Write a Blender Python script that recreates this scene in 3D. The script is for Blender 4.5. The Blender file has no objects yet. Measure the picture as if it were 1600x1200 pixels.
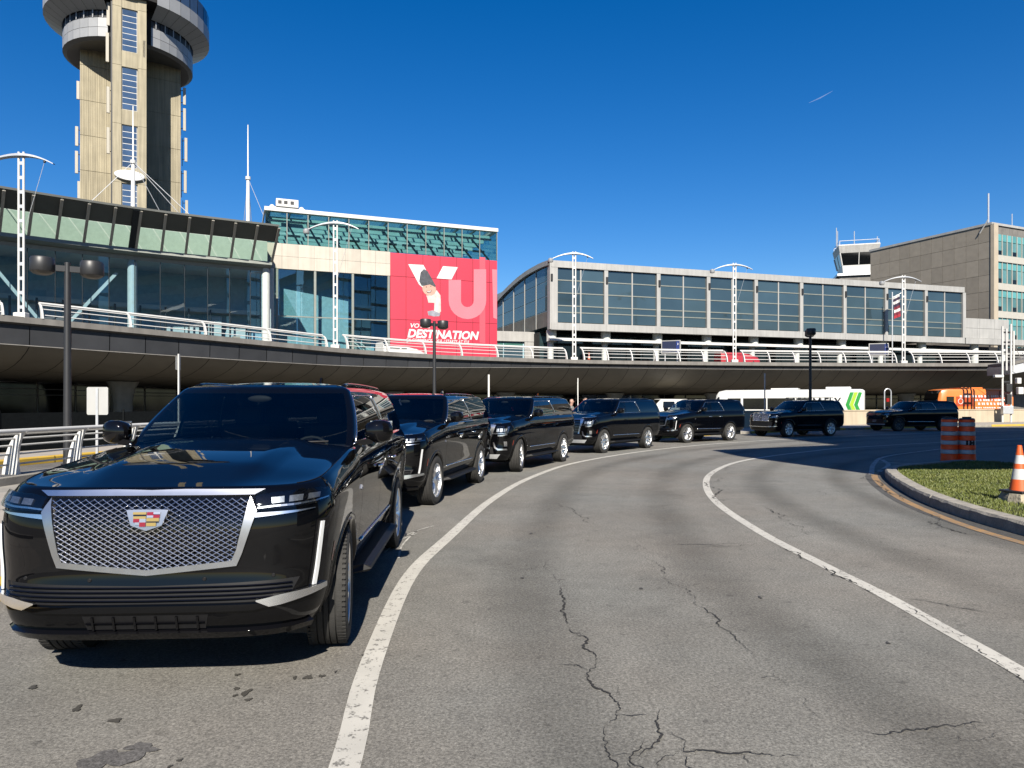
import bpy, bmesh, math, random
from mathutils import Vector, Matrix

random.seed(7)
R = math.radians
PI = math.pi
scn = bpy.context.scene
COL = scn.collection

# ------------------------------------------------------------------ camera
cam_d = bpy.data.cameras.new('camera')
cam = bpy.data.objects.new('camera', cam_d)
COL.objects.link(cam)
cam.location = (0, 0, 1.72)
cam.rotation_euler = (R(90), 0, 0)
cam_d.sensor_width = 36
cam_d.lens = 36 * 1110 / 1600
cam_d.shift_y = 31 / 1600
cam_d.clip_start = 0.05
cam_d.clip_end = 20000
scn.camera = cam

# ------------------------------------------------------------------ sky and sun
SUN_EL, SUN_AZ = 37.0, -4.0         # light travels along +Y, a touch to -X
world = bpy.data.worlds.new('World')
scn.world = world
world.use_nodes = True
wn = world.node_tree
wn.nodes.clear()
sky = wn.nodes.new('ShaderNodeTexSky')
sky.sky_type = 'NISHITA'
sky.sun_disc = False
sky.sun_elevation = R(SUN_EL)
sky.sun_rotation = R(180 + SUN_AZ)
sky.altitude = 0
sky.air_density = 1.0
sky.dust_density = 0.25
sky.ozone_density = 4.0
bg = wn.nodes.new('ShaderNodeBackground')
bg.inputs['Strength'].default_value = 0.050
hs = wn.nodes.new('ShaderNodeHueSaturation')
hs.inputs['Saturation'].default_value = 1.385
hs.inputs['Hue'].default_value = 0.509
hs.inputs['Value'].default_value = 1.05
wo = wn.nodes.new('ShaderNodeOutputWorld')
wn.links.new(sky.outputs[0], hs.inputs['Color'])
wn.links.new(hs.outputs[0], bg.inputs[0])
wn.links.new(bg.outputs[0], wo.inputs[0])
sun_d = bpy.data.lights.new('sun', 'SUN')
sun_d.energy = 5.0
sun_d.angle = R(0.53)
sun_d.color = (1.0, 0.93, 0.82)
sun = bpy.data.objects.new('sun', sun_d)
COL.objects.link(sun)
sun.rotation_euler = (R(90 - SUN_EL), 0, R(-SUN_AZ))
sun.location = (0, -40, 60)

vs = scn.view_settings
vs.view_transform = 'Standard'
vs.look = 'None'
vs.exposure = 1.24
vs.gamma = 1.0
vs.use_curve_mapping = False
scn.render.engine = 'CYCLES'
scn.cycles.max_bounces = 8
scn.cycles.transparent_max_bounces = 12
scn.cycles.caustics_reflective = False
scn.cycles.caustics_refractive = False

# ------------------------------------------------------------------ materials
MATS = {}
ALB = 0.585            # overall reflectance trim for painted and mineral surfaces
def _n(nt, t, **kw):
    n = nt.nodes.new(t)
    for k, v in kw.items():
        setattr(n, k, v)
    return n

def tilted(nt, amount):
    """each pane sits at a slightly different angle in its frame"""
    oi = _n(nt, 'ShaderNodeObjectInfo')
    wn_ = _n(nt, 'ShaderNodeTexWhiteNoise', noise_dimensions='1D')
    nt.links.new(oi.outputs['Random'], wn_.inputs['W'])
    sb = _n(nt, 'ShaderNodeVectorMath', operation='SUBTRACT'); sb.inputs[1].default_value = (0.5, 0.5, 0.5)
    nt.links.new(wn_.outputs['Color'], sb.inputs[0])
    sc = _n(nt, 'ShaderNodeVectorMath', operation='SCALE'); sc.inputs['Scale'].default_value = amount
    nt.links.new(sb.outputs[0], sc.inputs[0])
    ge = _n(nt, 'ShaderNodeNewGeometry')
    ad = _n(nt, 'ShaderNodeVectorMath', operation='ADD')
    nt.links.new(ge.outputs['Normal'], ad.inputs[0]); nt.links.new(sc.outputs[0], ad.inputs[1])
    nm = _n(nt, 'ShaderNodeVectorMath', operation='NORMALIZE')
    nt.links.new(ad.outputs[0], nm.inputs[0])
    return nm.outputs[0]

def mat(name, col, rough=0.6, metal=0.0, var=0.12, scale=3.0, bump=0.0, bscale=40.0, coat=0.0,
        spec=0.5, objvar=0.0, emit=None, streak=0.0, detail=4.0, tilt=0.0):
    """procedural: base colour broken up by noise (and per object), optional relief and vertical streaks"""
    if name in MATS:
        return MATS[name]
    if metal < 0.5:
        col = tuple(q * ALB for q in col[:3])
    m = bpy.data.materials.new(name)
    m.use_nodes = True
    nt = m.node_tree
    b = nt.nodes['Principled BSDF']
    b.inputs['Roughness'].default_value = rough
    b.inputs['Metallic'].default_value = metal
    b.inputs['Specular IOR Level'].default_value = spec
    if coat:
        b.inputs['Coat Weight'].default_value = coat
        b.inputs['Coat Roughness'].default_value = 0.02
        b.inputs['Coat IOR'].default_value = 1.40
    tc = _n(nt, 'ShaderNodeTexCoord')
    last = None
    def mul(fac_out, lo, hi, prev):
        mr = _n(nt, 'ShaderNodeMapRange')
        mr.inputs['From Min'].default_value = 0.25
        mr.inputs['From Max'].default_value = 0.75
        mr.inputs['To Min'].default_value = lo
        mr.inputs['To Max'].default_value = hi
        nt.links.new(fac_out, mr.inputs[0])
        vm = _n(nt, 'ShaderNodeVectorMath', operation='SCALE')
        if prev is None:
            vm.inputs[0].default_value = col[:3]
        else:
            nt.links.new(prev, vm.inputs[0])
        nt.links.new(mr.outputs[0], vm.inputs['Scale'])
        return vm.outputs[0]
    if var:
        nz = _n(nt, 'ShaderNodeTexNoise')
        nz.inputs['Scale'].default_value = scale
        nz.inputs['Detail'].default_value = detail
        nt.links.new(tc.outputs['Object'], nz.inputs['Vector'])
        last = mul(nz.outputs['Fac'], 1 - var, 1 + var, last)
    if streak:
        mp = _n(nt, 'ShaderNodeMapping')
        mp.inputs['Scale'].default_value = (2.2, 2.2, 0.12)
        nt.links.new(tc.outputs['Object'], mp.inputs[0])
        n2 = _n(nt, 'ShaderNodeTexNoise')
        n2.inputs['Scale'].default_value = 1.6
        n2.inputs['Detail'].default_value = 5
        nt.links.new(mp.outputs[0], n2.inputs['Vector'])
        last = mul(n2.outputs['Fac'], 1 - streak, 1 + streak * 0.4, last)
    if objvar:
        oi = _n(nt, 'ShaderNodeObjectInfo')
        mr = _n(nt, 'ShaderNodeMapRange')
        mr.inputs['To Min'].default_value = 1 - objvar
        mr.inputs['To Max'].default_value = 1 + objvar
        nt.links.new(oi.outputs['Random'], mr.inputs[0])
        vm = _n(nt, 'ShaderNodeVectorMath', operation='SCALE')
        if last is None:
            vm.inputs[0].default_value = col[:3]
        else:
            nt.links.new(last, vm.inputs[0])
        nt.links.new(mr.outputs[0], vm.inputs['Scale'])
        last = vm.outputs[0]
    if last is None:
        b.inputs['Base Color'].default_value = (*col[:3], 1)
    else:
        nt.links.new(last, b.inputs['Base Color'])
    if bump:
        n3 = _n(nt, 'ShaderNodeTexNoise')
        n3.inputs['Scale'].default_value = bscale
        n3.inputs['Detail'].default_value = 3
        nt.links.new(tc.outputs['Object'], n3.inputs['Vector'])
        bp = _n(nt, 'ShaderNodeBump')
        bp.inputs['Strength'].default_value = bump
        bp.inputs['Distance'].default_value = 0.02
        nt.links.new(n3.outputs['Fac'], bp.inputs['Height'])
        nt.links.new(bp.outputs[0], b.inputs['Normal'])
    if tilt:
        nt.links.new(tilted(nt, tilt), b.inputs['Normal'])
    if emit:
        b.inputs['Emission Color'].default_value = (*emit[:3], 1)
        b.inputs['Emission Strength'].default_value = emit[3]
    MATS[name] = m
    return m

def glass(name, tint, refl=1.0, rough=0.0, body=None, bodyfac=0.0, wobble=0.0, ior=1.5, coated=0.0, rtint=(1, 1, 1)):
    """thin pane: tinted see-through plus mirror reflection by Fresnel; body adds a coloured film"""
    if name in MATS:
        return MATS[name]
    m = bpy.data.materials.new(name)
    m.use_nodes = True
    nt = m.node_tree
    nt.nodes.clear()
    out = _n(nt, 'ShaderNodeOutputMaterial')
    tr = _n(nt, 'ShaderNodeBsdfTransparent')
    tr.inputs[0].default_value = (*tint, 1)
    src = tr.outputs[0]
    if body:
        d = _n(nt, 'ShaderNodeBsdfDiffuse')
        oi = _n(nt, 'ShaderNodeObjectInfo')
        mr = _n(nt, 'ShaderNodeMapRange')
        mr.inputs['To Min'].default_value = 0.8
        mr.inputs['To Max'].default_value = 1.2
        nt.links.new(oi.outputs['Random'], mr.inputs[0])
        vm = _n(nt, 'ShaderNodeVectorMath', operation='SCALE')
        vm.inputs[0].default_value = body
        nt.links.new(mr.outputs[0], vm.inputs['Scale'])
        nt.links.new(vm.outputs[0], d.inputs[0])
        mx0 = _n(nt, 'ShaderNodeMixShader')
        mx0.inputs[0].default_value = bodyfac
        nt.links.new(src, mx0.inputs[1])
        nt.links.new(d.outputs[0], mx0.inputs[2])
        src = mx0.outputs[0]
    gl = _n(nt, 'ShaderNodeBsdfGlossy')
    gl.inputs['Roughness'].default_value = rough
    gl.inputs['Color'].default_value = (refl * rtint[0], refl * rtint[1], refl * rtint[2], 1)
    fr = _n(nt, 'ShaderNodeFresnel')
    # a thin pane reflects alike from both sides
    ge = _n(nt, 'ShaderNodeNewGeometry')
    ex = _n(nt, 'ShaderNodeMath', operation='MULTIPLY_ADD'); ex.inputs[1].default_value = -2.0; ex.inputs[2].default_value = 1.0
    nt.links.new(ge.outputs['Backfacing'], ex.inputs[0])
    pw = _n(nt, 'ShaderNodeMath', operation='POWER'); pw.inputs[0].default_value = ior
    nt.links.new(ex.outputs[0], pw.inputs[1])
    nt.links.new(pw.outputs[0], fr.inputs['IOR'])
    if wobble:
        base_n = tilted(nt, 0.05)
        tc = _n(nt, 'ShaderNodeTexCoord')
        nz = _n(nt, 'ShaderNodeTexNoise')
        nz.inputs['Scale'].default_value = 0.5
        nt.links.new(tc.outputs['Object'], nz.inputs['Vector'])
        bp = _n(nt, 'ShaderNodeBump')
        bp.inputs['Strength'].default_value = wobble
        bp.inputs['Distance'].default_value = 0.1
        nt.links.new(nz.outputs['Fac'], bp.inputs['Height'])
        nt.links.new(base_n, bp.inputs['Normal'])
        nt.links.new(bp.outputs[0], gl.inputs['Normal'])
    mx = _n(nt, 'ShaderNodeMixShader')
    fo = fr.outputs[0]
    if coated:
        mxx = _n(nt, 'ShaderNodeMath', operation='MAXIMUM')
        mxx.inputs[1].default_value = coated
        nt.links.new(fo, mxx.inputs[0])
        fo = mxx.outputs[0]
    nt.links.new(fo, mx.inputs[0])
    nt.links.new(src, mx.inputs[1])
    nt.links.new(gl.outputs[0], mx.inputs[2])
    nt.links.new(mx.outputs[0], out.inputs[0])
    MATS[name] = m
    return m

# ------------------------------------------------------------------ mesh helpers
class MB:
    """collects geometry for ONE mesh object"""
    def __init__(self):
        self.v, self.f, self.mi = [], [], []
        self.cur = 0
    def add(self, vs, fs):
        o = len(self.v)
        self.v += [tuple(p) for p in vs]
        for f in fs:
            self.f.append(tuple(i + o for i in f))
            self.mi.append(self.cur)
        return self
    def box(self, c, s, rz=0.0, M=None):
        x, y, z = s[0] / 2, s[1] / 2, s[2] / 2
        pts = [Vector((sx * x, sy * y, sz * z)) for sz in (-1, 1) for sy in (-1, 1) for sx in (-1, 1)]
        if rz:
            rm = Matrix.Rotation(rz, 3, 'Z')
            pts = [rm @ p for p in pts]
        if M is not None:
            pts = [M @ p for p in pts]
        c = Vector(c)
        return self.add([p + c for p in pts],
                        [(0, 2, 3, 1), (4, 5, 7, 6), (0, 1, 5, 4), (2, 6, 7, 3), (0, 4, 6, 2), (1, 3, 7, 5)])
    def rng(self, x0, x1, y0, y1, z0, z1):
        return self.box(((x0 + x1) / 2, (y0 + y1) / 2, (z0 + z1) / 2), (x1 - x0, y1 - y0, z1 - z0))
    def tube(self, pts, r, n=8, caps=True, closed=False):
        pts = [Vector(p) for p in pts]
        rs = r if isinstance(r, (list, tuple)) else [r] * len(pts)
        N = len(pts)
        rings = []
        prev = None
        for i, p in enumerate(pts):
            if closed:
                d = pts[(i + 1) % N] - pts[i - 1]
            else:
                d = (pts[min(i + 1, N - 1)] - pts[max(i - 1, 0)])
            if d.length < 1e-9:
                d = Vector((0, 0, 1))
            d.normalize()
            if prev is None:
                a = Vector((0, 0, 1)) if abs(d.z) < 0.9 else Vector((1, 0, 0))
                u = d.cross(a).normalized()
            else:
                u = (prev - d * prev.dot(d))
                u = u.normalized() if u.length > 1e-6 else d.orthogonal().normalized()
            prev = u
            w = d.cross(u)
            rings.append([p + (u * math.cos(2 * PI * k / n) + w * math.sin(2 * PI * k / n)) * rs[i] for k in range(n)])
        vs_ = [q for rg in rings for q in rg]
        fs = []
        M_ = N if closed else N - 1
        for i in range(M_):
            j = (i + 1) % N
            for k in range(n):
                k2 = (k + 1) % n
                fs.append((i * n + k, i * n + k2, j * n + k2, j * n + k))
        if caps and not closed:
            fs.append(tuple(range(n - 1, -1, -1)))
            fs.append(tuple((N - 1) * n + k for k in range(n)))
        return self.add(vs_, fs)
    def bar(self, p0, p1, w, h, up=(0, 0, 1)):
        p0, p1 = Vector(p0), Vector(p1)
        d = (p1 - p0).normalized()
        up = Vector(up)
        if abs(d.dot(up)) > 0.98:
            up = Vector((1, 0, 0))
        s = d.cross(up).normalized()
        t = s.cross(d)
        vs_ = [p + s * a * w / 2 + t * b * h / 2 for p in (p0, p1) for a, b in ((-1, -1), (1, -1), (1, 1), (-1, 1))]
        return self.add(vs_, [(0, 1, 2, 3), (7, 6, 5, 4), (0, 4, 5, 1), (1, 5, 6, 2), (2, 6, 7, 3), (3, 7, 4, 0)])
    def grid(self, rows, closed=False, flip=False):
        n = len(rows[0])
        vs_ = [p for r in rows for p in r]
        fs = []
        for i in range(len(rows) - 1):
            for k in range(n if closed else n - 1):
                k2 = (k + 1) % n
                f = (i * n + k, i * n + k2, (i + 1) * n + k2, (i + 1) * n + k)
                fs.append(f[::-1] if flip else f)
        return self.add(vs_, fs)
    def lathe(self, prof, n=24, axis='z', c=(0, 0, 0), a0=0.0, a1=2 * PI):
        full = abs(a1 - a0 - 2 * PI) < 1e-6
        m = n if full else n + 1
        rows = []
        for r, h in prof:
            row = []
            for k in range(m):
                a = a0 + (a1 - a0) * k / n
                x, y = r * math.cos(a), r * math.sin(a)
                if axis == 'z':
                    p = (c[0] + x, c[1] + y, c[2] + h)
                elif axis == 'y':
                    p = (c[0] + x, c[1] + h, c[2] + y)
                else:
                    p = (c[0] + h, c[1] + x, c[2] + y)
                row.append(p)
            rows.append(row)
        return self.grid(rows, closed=full)
    def prism(self, poly, lift):
        """poly: 3D points of a planar outline, lift: extrusion vector"""
        n = len(poly)
        L = Vector(lift)
        vs_ = [Vector(p) for p in poly] + [Vector(p) + L for p in poly]
        fs = [tuple(range(n))[::-1], tuple(range(n, 2 * n))]
        fs += [(i, (i + 1) % n, n + (i + 1) % n, n + i) for i in range(n)]
        return self.add(vs_, fs)
    def ball(self, c, r, n=12, m=8, sc=(1, 1, 1)):
        rows = []
        for i in range(m + 1):
            ph = PI * i / m
            rows.append([(c[0] + sc[0] * r * math.sin(ph) * math.cos(2 * PI * k / n),
                          c[1] + sc[1] * r * math.sin(ph) * math.sin(2 * PI * k / n),
                          c[2] + sc[2] * r * math.cos(ph)) for k in range(n)])
        return self.grid(rows, closed=True)
    def mesh(self, name, smooth=False, angle=None):
        me = bpy.data.meshes.new(name)
        me.from_pydata(self.v, [], self.f)
        bm = bmesh.new()
        bm.from_mesh(me)
        bmesh.ops.recalc_face_normals(bm, faces=bm.faces)
        bm.to_mesh(me)
        bm.free()
        if any(self.mi) and len(self.mi) == len(me.polygons):
            me.polygons.foreach_set('material_index', self.mi)
        if smooth:
            me.polygons.foreach_set('use_smooth', [True] * len(me.polygons))
            if angle:
                me.set_sharp_from_angle(angle=R(angle))
        me.update()
        return me
    def build(self, name, m, parent=None, smooth=False, angle=None, loc=None, bevel=0.0, label=None, kind=None):
        me = self.mesh(name, smooth, angle)
        for q in (m if isinstance(m, (list, tuple)) else [m]):
            me.materials.append(q)
        return link(name, me, parent, loc, bevel, label, kind)

def link(name, me, parent=None, loc=None, bevel=0.0, label=None, kind=None):
    o = bpy.data.objects.new(name, me)
    COL.objects.link(o)
    if parent is not None:
        o.parent = parent
    if loc is not None:
        o.location = loc
    if bevel:
        b = o.modifiers.new('edge', 'BEVEL')
        b.width = bevel
        b.segments = 2
        b.limit_method = 'ANGLE'
    if label:
        o['label'] = label
    if kind:
        o['kind'] = kind
    return o

def tag(o, label=None, cat=None, group=None, kind=None):
    if label: o['label'] = label
    if cat: o['category'] = cat
    if group: o['group'] = group
    if kind: o['kind'] = kind
    return o

def thing(name, label, cat, loc=(0, 0, 0), rz=0.0, group=None):
    o = bpy.data.objects.new(name, None)
    COL.objects.link(o)
    o.empty_display_size = 0.3
    o.location = loc
    o.rotation_euler = (0, 0, rz)
    return tag(o, label, cat, group)

def copy_tree(o, parent=None):
    c = o.copy()
    COL.objects.link(c)
    c.parent = parent
    for ch in list(o.children):
        copy_tree(ch, c)
    return c

def ip(pts, x):
    """smooth interpolation through (x, y) pairs sorted by x"""
    n = len(pts)
    if x <= pts[0][0]:
        return pts[0][1]
    if x >= pts[-1][0]:
        return pts[-1][1]
    for i in range(n - 1):
        x0, y0 = pts[i]
        x1, y1 = pts[i + 1]
        if x <= x1:
            h = x1 - x0
            s = (y1 - y0) / h
            sp = (y0 - pts[i - 1][1]) / (x0 - pts[i - 1][0]) if i > 0 else s
            sn = (pts[i + 2][1] - y1) / (pts[i + 2][0] - x1) if i + 2 < n else s
            m0 = 0 if sp * s <= 0 else 2 * sp * s / (sp + s)
            m1 = 0 if sn * s <= 0 else 2 * sn * s / (sn + s)
            t = (x - x0) / h
            return (y0 * (2 * t**3 - 3 * t * t + 1) + h * m0 * (t**3 - 2 * t * t + t)
                    + y1 * (-2 * t**3 + 3 * t * t) + h * m1 * (t**3 - t * t))

def catmull(pts, step=0.5):
    """resample a polyline of 2D/3D points smoothly, about every step metres"""
    P = [Vector(p) for p in pts]
    P = [P[0] * 2 - P[1]] + P + [P[-1] * 2 - P[-2]]
    out = []
    for i in range(1, len(P) - 2):
        n = max(2, int((P[i + 1] - P[i]).length / step))
        for k in range(n):
            t = k / n
            a, b, c, d = P[i - 1], P[i], P[i + 1], P[i + 2]
            out.append(0.5 * ((2 * b) + (c - a) * t + (2 * a - 5 * b + 4 * c - d) * t * t + (3 * b - a - 3 * c + d) * t**3))
    out.append(P[-2].copy())
    return out

class Path:
    """arc-length parametrised plan curve; left is the side to the left of travel"""
    def __init__(self, pts, step=0.4):
        self.p = catmull([(p[0], p[1], p[2] if len(p) > 2 else 0) for p in pts], step)
        self.s = [0]
        for a, b in zip(self.p, self.p[1:]):
            self.s.append(self.s[-1] + (b - a).length)
        self.L = self.s[-1]
    def at(self, s, off=0.0, dz=0.0):
        s = min(max(s, 0), self.L)
        lo, hi = 0, len(self.s) - 2
        while lo < hi:
            m = (lo + hi + 1) // 2
            if self.s[m] <= s: lo = m
            else: hi = m - 1
        t = (s - self.s[lo]) / max(1e-9, self.s[lo + 1] - self.s[lo])
        q = self.p[lo].lerp(self.p[lo + 1], t)
        d = self.dir(s)
        return Vector((q.x - d.y * off, q.y + d.x * off, q.z + dz))
    def dir(self, s):
        def raw(u):
            u = min(max(u, 0), self.L)
            k = 0
            lo, hi = 0, len(self.s) - 2
            while lo < hi:
                m = (lo + hi + 1) // 2
                if self.s[m] <= u: lo = m
                else: hi = m - 1
            t = (u - self.s[lo]) / max(1e-9, self.s[lo + 1] - self.s[lo])
            return self.p[lo].lerp(self.p[lo + 1], t)
        d = raw(s + 0.4) - raw(s - 0.4)
        d.z = 0
        return d.normalized()
    def nearest(self, x, y):
        best = min(range(len(self.p)), key=lambda i: (self.p[i].x - x)**2 + (self.p[i].y - y)**2)
        return self.s[best]

def text_mesh(body, size, shear=0.0, bold=0.0, extrude=0.004, align='LEFT', xscale=1.0):
    cu = bpy.data.curves.new('lettering', 'FONT')
    cu.body = body
    cu.size = size
    cu.shear = shear
    cu.offset = bold
    cu.extrude = extrude
    cu.align_x = align
    cu.resolution_u = 4
    ob = bpy.data.objects.new('lettering', cu)
    COL.objects.link(ob)
    dg = bpy.context.evaluated_depsgraph_get()
    dg.update()
    me = bpy.data.meshes.new_from_object(ob.evaluated_get(dg))
    bpy.data.objects.remove(ob)
    bpy.data.curves.remove(cu)
    if xscale != 1.0:
        for v in me.vertices:
            v.co.x *= xscale
    return me

def text(body, size, m, parent, loc, rot=(R(90), 0, 0), name='lettering', **kw):
    me = text_mesh(body, size, **kw)
    me.materials.clear()
    me.materials.append(m)
    o = link(name, me, parent, loc)
    o.rotation_euler = rot
    return o

# ---- shared materials
M_PAINT = mat('black_car_paint', (0.0022, 0.0023, 0.003), rough=0.5, var=0.0, coat=1.0, spec=0.0)
M_CHROME = mat('chrome', (0.78, 0.78, 0.78), rough=0.24, metal=1.0, var=0.05, scale=20)
M_SATIN = mat('satin_metal', (0.42, 0.42, 0.43), rough=0.30, metal=1.0, var=0.06, scale=15)
M_DKCHROME = mat('dark_chrome', (0.12, 0.12, 0.125), rough=0.2, metal=1.0, var=0.05)
M_BLKPL = mat('black_plastic', (0.009, 0.009, 0.010), rough=0.5, spec=0.25, var=0.2, scale=30)
M_GLOSSBLK = mat('gloss_black', (0.004, 0.004, 0.005), rough=0.5, var=0.0, coat=1.0, spec=0.0)
M_RUBBER = mat('tyre_rubber', (0.03, 0.029, 0.027), rough=0.85, var=0.25, scale=25, bump=0.2, bscale=120)
M_ALLOY = mat('alloy_wheel', (0.74, 0.74, 0.74), rough=0.34, metal=1.0, var=0.05, scale=12)
M_DKALLOY = mat('dark_alloy', (0.10, 0.10, 0.105), rough=0.3, metal=0.9, var=0.1)
M_LENS = glass('lamp_lens', (0.75, 0.78, 0.8), refl=1.0)
M_CARGLASS = glass('car_window_glass', (0.42, 0.48, 0.49), refl=0.85, ior=1.55)
M_PRIVGLASS = glass('privacy_glass', (0.035, 0.04, 0.045), refl=1.0, ior=1.62)
M_INT = mat('car_interior', (0.022, 0.021, 0.021), rough=0.7, var=0.2, scale=8)
M_AMBER = mat('amber_reflector', (0.55, 0.06, 0.02), rough=0.25, var=0.1, coat=0.5)
M_REDLENS = mat('red_lens', (0.35, 0.012, 0.012), rough=0.15, var=0.1, coat=0.6)
M_WHITE = mat('white_paint', (0.74, 0.74, 0.72), rough=0.42, var=0.06, scale=1.5, streak=0.08)
M_GALV = mat('galvanised_steel', (0.46, 0.47, 0.48), rough=0.42, metal=0.6, var=0.12, scale=4)
M_CONC = mat('concrete', (0.36, 0.34, 0.30), rough=0.85, var=0.16, scale=1.3, bump=0.15, bscale=25, streak=0.18)
M_DKMETAL = mat('dark_metal', (0.035, 0.036, 0.039), rough=0.45, metal=0.2, var=0.15, scale=3)
# ================================================================== ground, roads, kerbs
def asphalt(name, col, patch=0.16):
    m = bpy.data.materials.new(name)
    m.use_nodes = True
    nt = m.node_tree
    b = nt.nodes['Principled BSDF']
    b.inputs['Roughness'].default_value = 0.88
    b.inputs['Specular IOR Level'].default_value = 0.35
    tc = _n(nt, 'ShaderNodeTexCoord')
    def noise(scale, detail, rough=0.6, src='Object'):
        n = _n(nt, 'ShaderNodeTexNoise')
        n.inputs['Scale'].default_value = scale
        n.inputs['Detail'].default_value = detail
        n.inputs['Roughness'].default_value = rough
        nt.links.new(tc.outputs[src], n.inputs['Vector'])
        return n.outputs['Fac']
    def rng(f, a, b_, lo, hi):
        mr = _n(nt, 'ShaderNodeMapRange')
        for k, v in zip(('From Min', 'From Max', 'To Min', 'To Max'), (a, b_, lo, hi)):
            mr.inputs[k].default_value = v
        nt.links.new(f, mr.inputs[0])
        return mr.outputs[0]
    def scale(prev, f):
        vm = _n(nt, 'ShaderNodeVectorMath', operation='SCALE')
        if isinstance(prev, tuple): vm.inputs[0].default_value = prev
        else: nt.links.new(prev, vm.inputs[0])
        nt.links.new(f, vm.inputs['Scale'])
        return vm.outputs[0]
    c0 = _n(nt, 'ShaderNodeMix', data_type='RGBA')
    c0.inputs['A'].default_value = (col[0] * 1.015, col[1] * 0.99, col[2] * 0.98, 1)
    c0.inputs['B'].default_value = (col[0] * 0.97, col[1] * 1.0, col[2] * 1.03, 1)
    nt.links.new(rng(noise(0.22, 3), 0.40, 0.60, 0, 1), c0.inputs['Factor'])
    c = scale(c0.outputs['Result'], rng(noise(0.35, 5), 0.3, 0.7, 1 - patch, 1 + patch))
    c = scale(c, rng(noise(3.0, 6, 0.65), 0.3, 0.7, 0.90, 1.10))
    c = scale(c, rng(noise(48, 5, 0.9), 0.32, 0.68, 0.36, 1.62))
    vo = _n(nt, 'ShaderNodeTexVoronoi')
    vo.inputs['Scale'].default_value = 95
    nt.links.new(tc.outputs['Object'], vo.inputs['Vector'])
    c = scale(c, rng(vo.outputs['Color'], 0.0, 1.0, 0.70, 1.30))
    # scattered dark specks and faint stains
    c = scale(c, rng(noise(9.0, 2, 0.4), 0.27, 0.33, 0.72, 1.0))
    c = scale(c, rng(noise(1.1, 4, 0.5), 0.26, 0.40, 0.80, 1.0))
    nt.links.new(c, b.inputs['Base Color'])
    bp = _n(nt, 'ShaderNodeBump')
    bp.inputs['Strength'].default_value = 0.55
    bp.inputs['Distance'].default_value = 0.006
    nt.links.new(noise(110, 4, 0.7), bp.inputs['Height'])
    nt.links.new(bp.outputs[0], b.inputs['Normal'])
    MATS[name] = m
    return m

def worn_paint(name, col, base, thr=0.42, soft=0.05, sc=14.0):
    """road paint that has chipped down to the asphalt in places"""
    m = bpy.data.materials.new(name)
    m.use_nodes = True
    nt = m.node_tree
    b = nt.nodes['Principled BSDF']
    b.inputs['Roughness'].default_value = 0.75
    tc = _n(nt, 'ShaderNodeTexCoord')
    n1 = _n(nt, 'ShaderNodeTexNoise'); n1.inputs['Scale'].default_value = sc; n1.inputs['Detail'].default_value = 6; n1.inputs['Roughness'].default_value = 0.75
    n2 = _n(nt, 'ShaderNodeTexNoise'); n2.inputs['Scale'].default_value = 60; n2.inputs['Detail'].default_value = 3
    nt.links.new(tc.outputs['Object'], n1.inputs['Vector'])
    nt.links.new(tc.outputs['Object'], n2.inputs['Vector'])
    ad = _n(nt, 'ShaderNodeMath', operation='ADD')
    ml = _n(nt, 'ShaderNodeMath', operation='MULTIPLY'); ml.inputs[1].default_value = 0.35
    nt.links.new(n2.outputs['Fac'], ml.inputs[0])
    nt.links.new(n1.outputs['Fac'], ad.inputs[0]); nt.links.new(ml.outputs[0], ad.inputs[1])
    mr = _n(nt, 'ShaderNodeMapRange')
    mr.inputs['From Min'].default_value = thr + 0.175 - soft
    mr.inputs['From Max'].default_value = thr + 0.175 + soft
    nt.links.new(ad.outputs[0], mr.inputs[0])
    mx = _n(nt, 'ShaderNodeMix', data_type='RGBA')
    mx.inputs['A'].default_value = (*base, 1)
    n3 = _n(nt, 'ShaderNodeTexNoise'); n3.inputs['Scale'].default_value = 2.0; n3.inputs['Detail'].default_value = 5
    nt.links.new(tc.outputs['Object'], n3.inputs['Vector'])
    m2 = _n(nt, 'ShaderNodeMapRange'); m2.inputs['To Min'].default_value = 0.72; m2.inputs['To Max'].default_value = 1.2
    nt.links.new(n3.outputs['Fac'], m2.inputs[0])
    vm = _n(nt, 'ShaderNodeVectorMath', operation='SCALE'); vm.inputs[0].default_value = col
    nt.links.new(m2.outputs[0], vm.inputs['Scale'])
    nt.links.new(vm.outputs[0], mx.inputs['B'])
    nt.links.new(mr.outputs[0], mx.inputs['Factor'])
    nt.links.new(mx.outputs['Result'], b.inputs['Base Color'])
    MATS[name] = m
    return m

ASPH = (0.126, 0.121, 0.108)
M_ASPH = asphalt('asphalt', ASPH)
M_ASPH2 = asphalt('old_asphalt', (0.09, 0.086, 0.08))
M_CRACK = mat('crack_fill', (0.022, 0.021, 0.020), 0.95, 0, 0.3, 20)
M_STAIN = mat('oil_stain', (0.062, 0.058, 0.05), 0.7, 0, 0.3, 6)
M_STAIN2 = asphalt('stained_asphalt', (0.066, 0.064, 0.062), 0.2)
M_LINE = worn_paint('white_road_paint', (0.36, 0.348, 0.315), (0.115, 0.11, 0.10), 0.405, 0.035)
M_YLINE = worn_paint('orange_road_paint', (0.235, 0.138, 0.052), (0.10, 0.095, 0.088), 0.44, 0.09, 9)
M_FAINT = worn_paint('faded_white_paint', (0.36, 0.35, 0.32), (0.115, 0.11, 0.10), 0.47, 0.10, 7)
M_YKERB = worn_paint('yellow_kerb_paint', (0.42, 0.27, 0.03), (0.20, 0.175, 0.14), 0.36, 0.06, 5)
M_KERB = mat('kerb_concrete', (0.35, 0.325, 0.28), 0.9, 0, 0.30, 6, bump=0.5, bscale=30, objvar=0.08)
M_WALK = mat('pavement_concrete', (0.42, 0.38, 0.33), 0.9, 0, 0.12, 1.5, bump=0.15, bscale=40, objvar=0.05)

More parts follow.
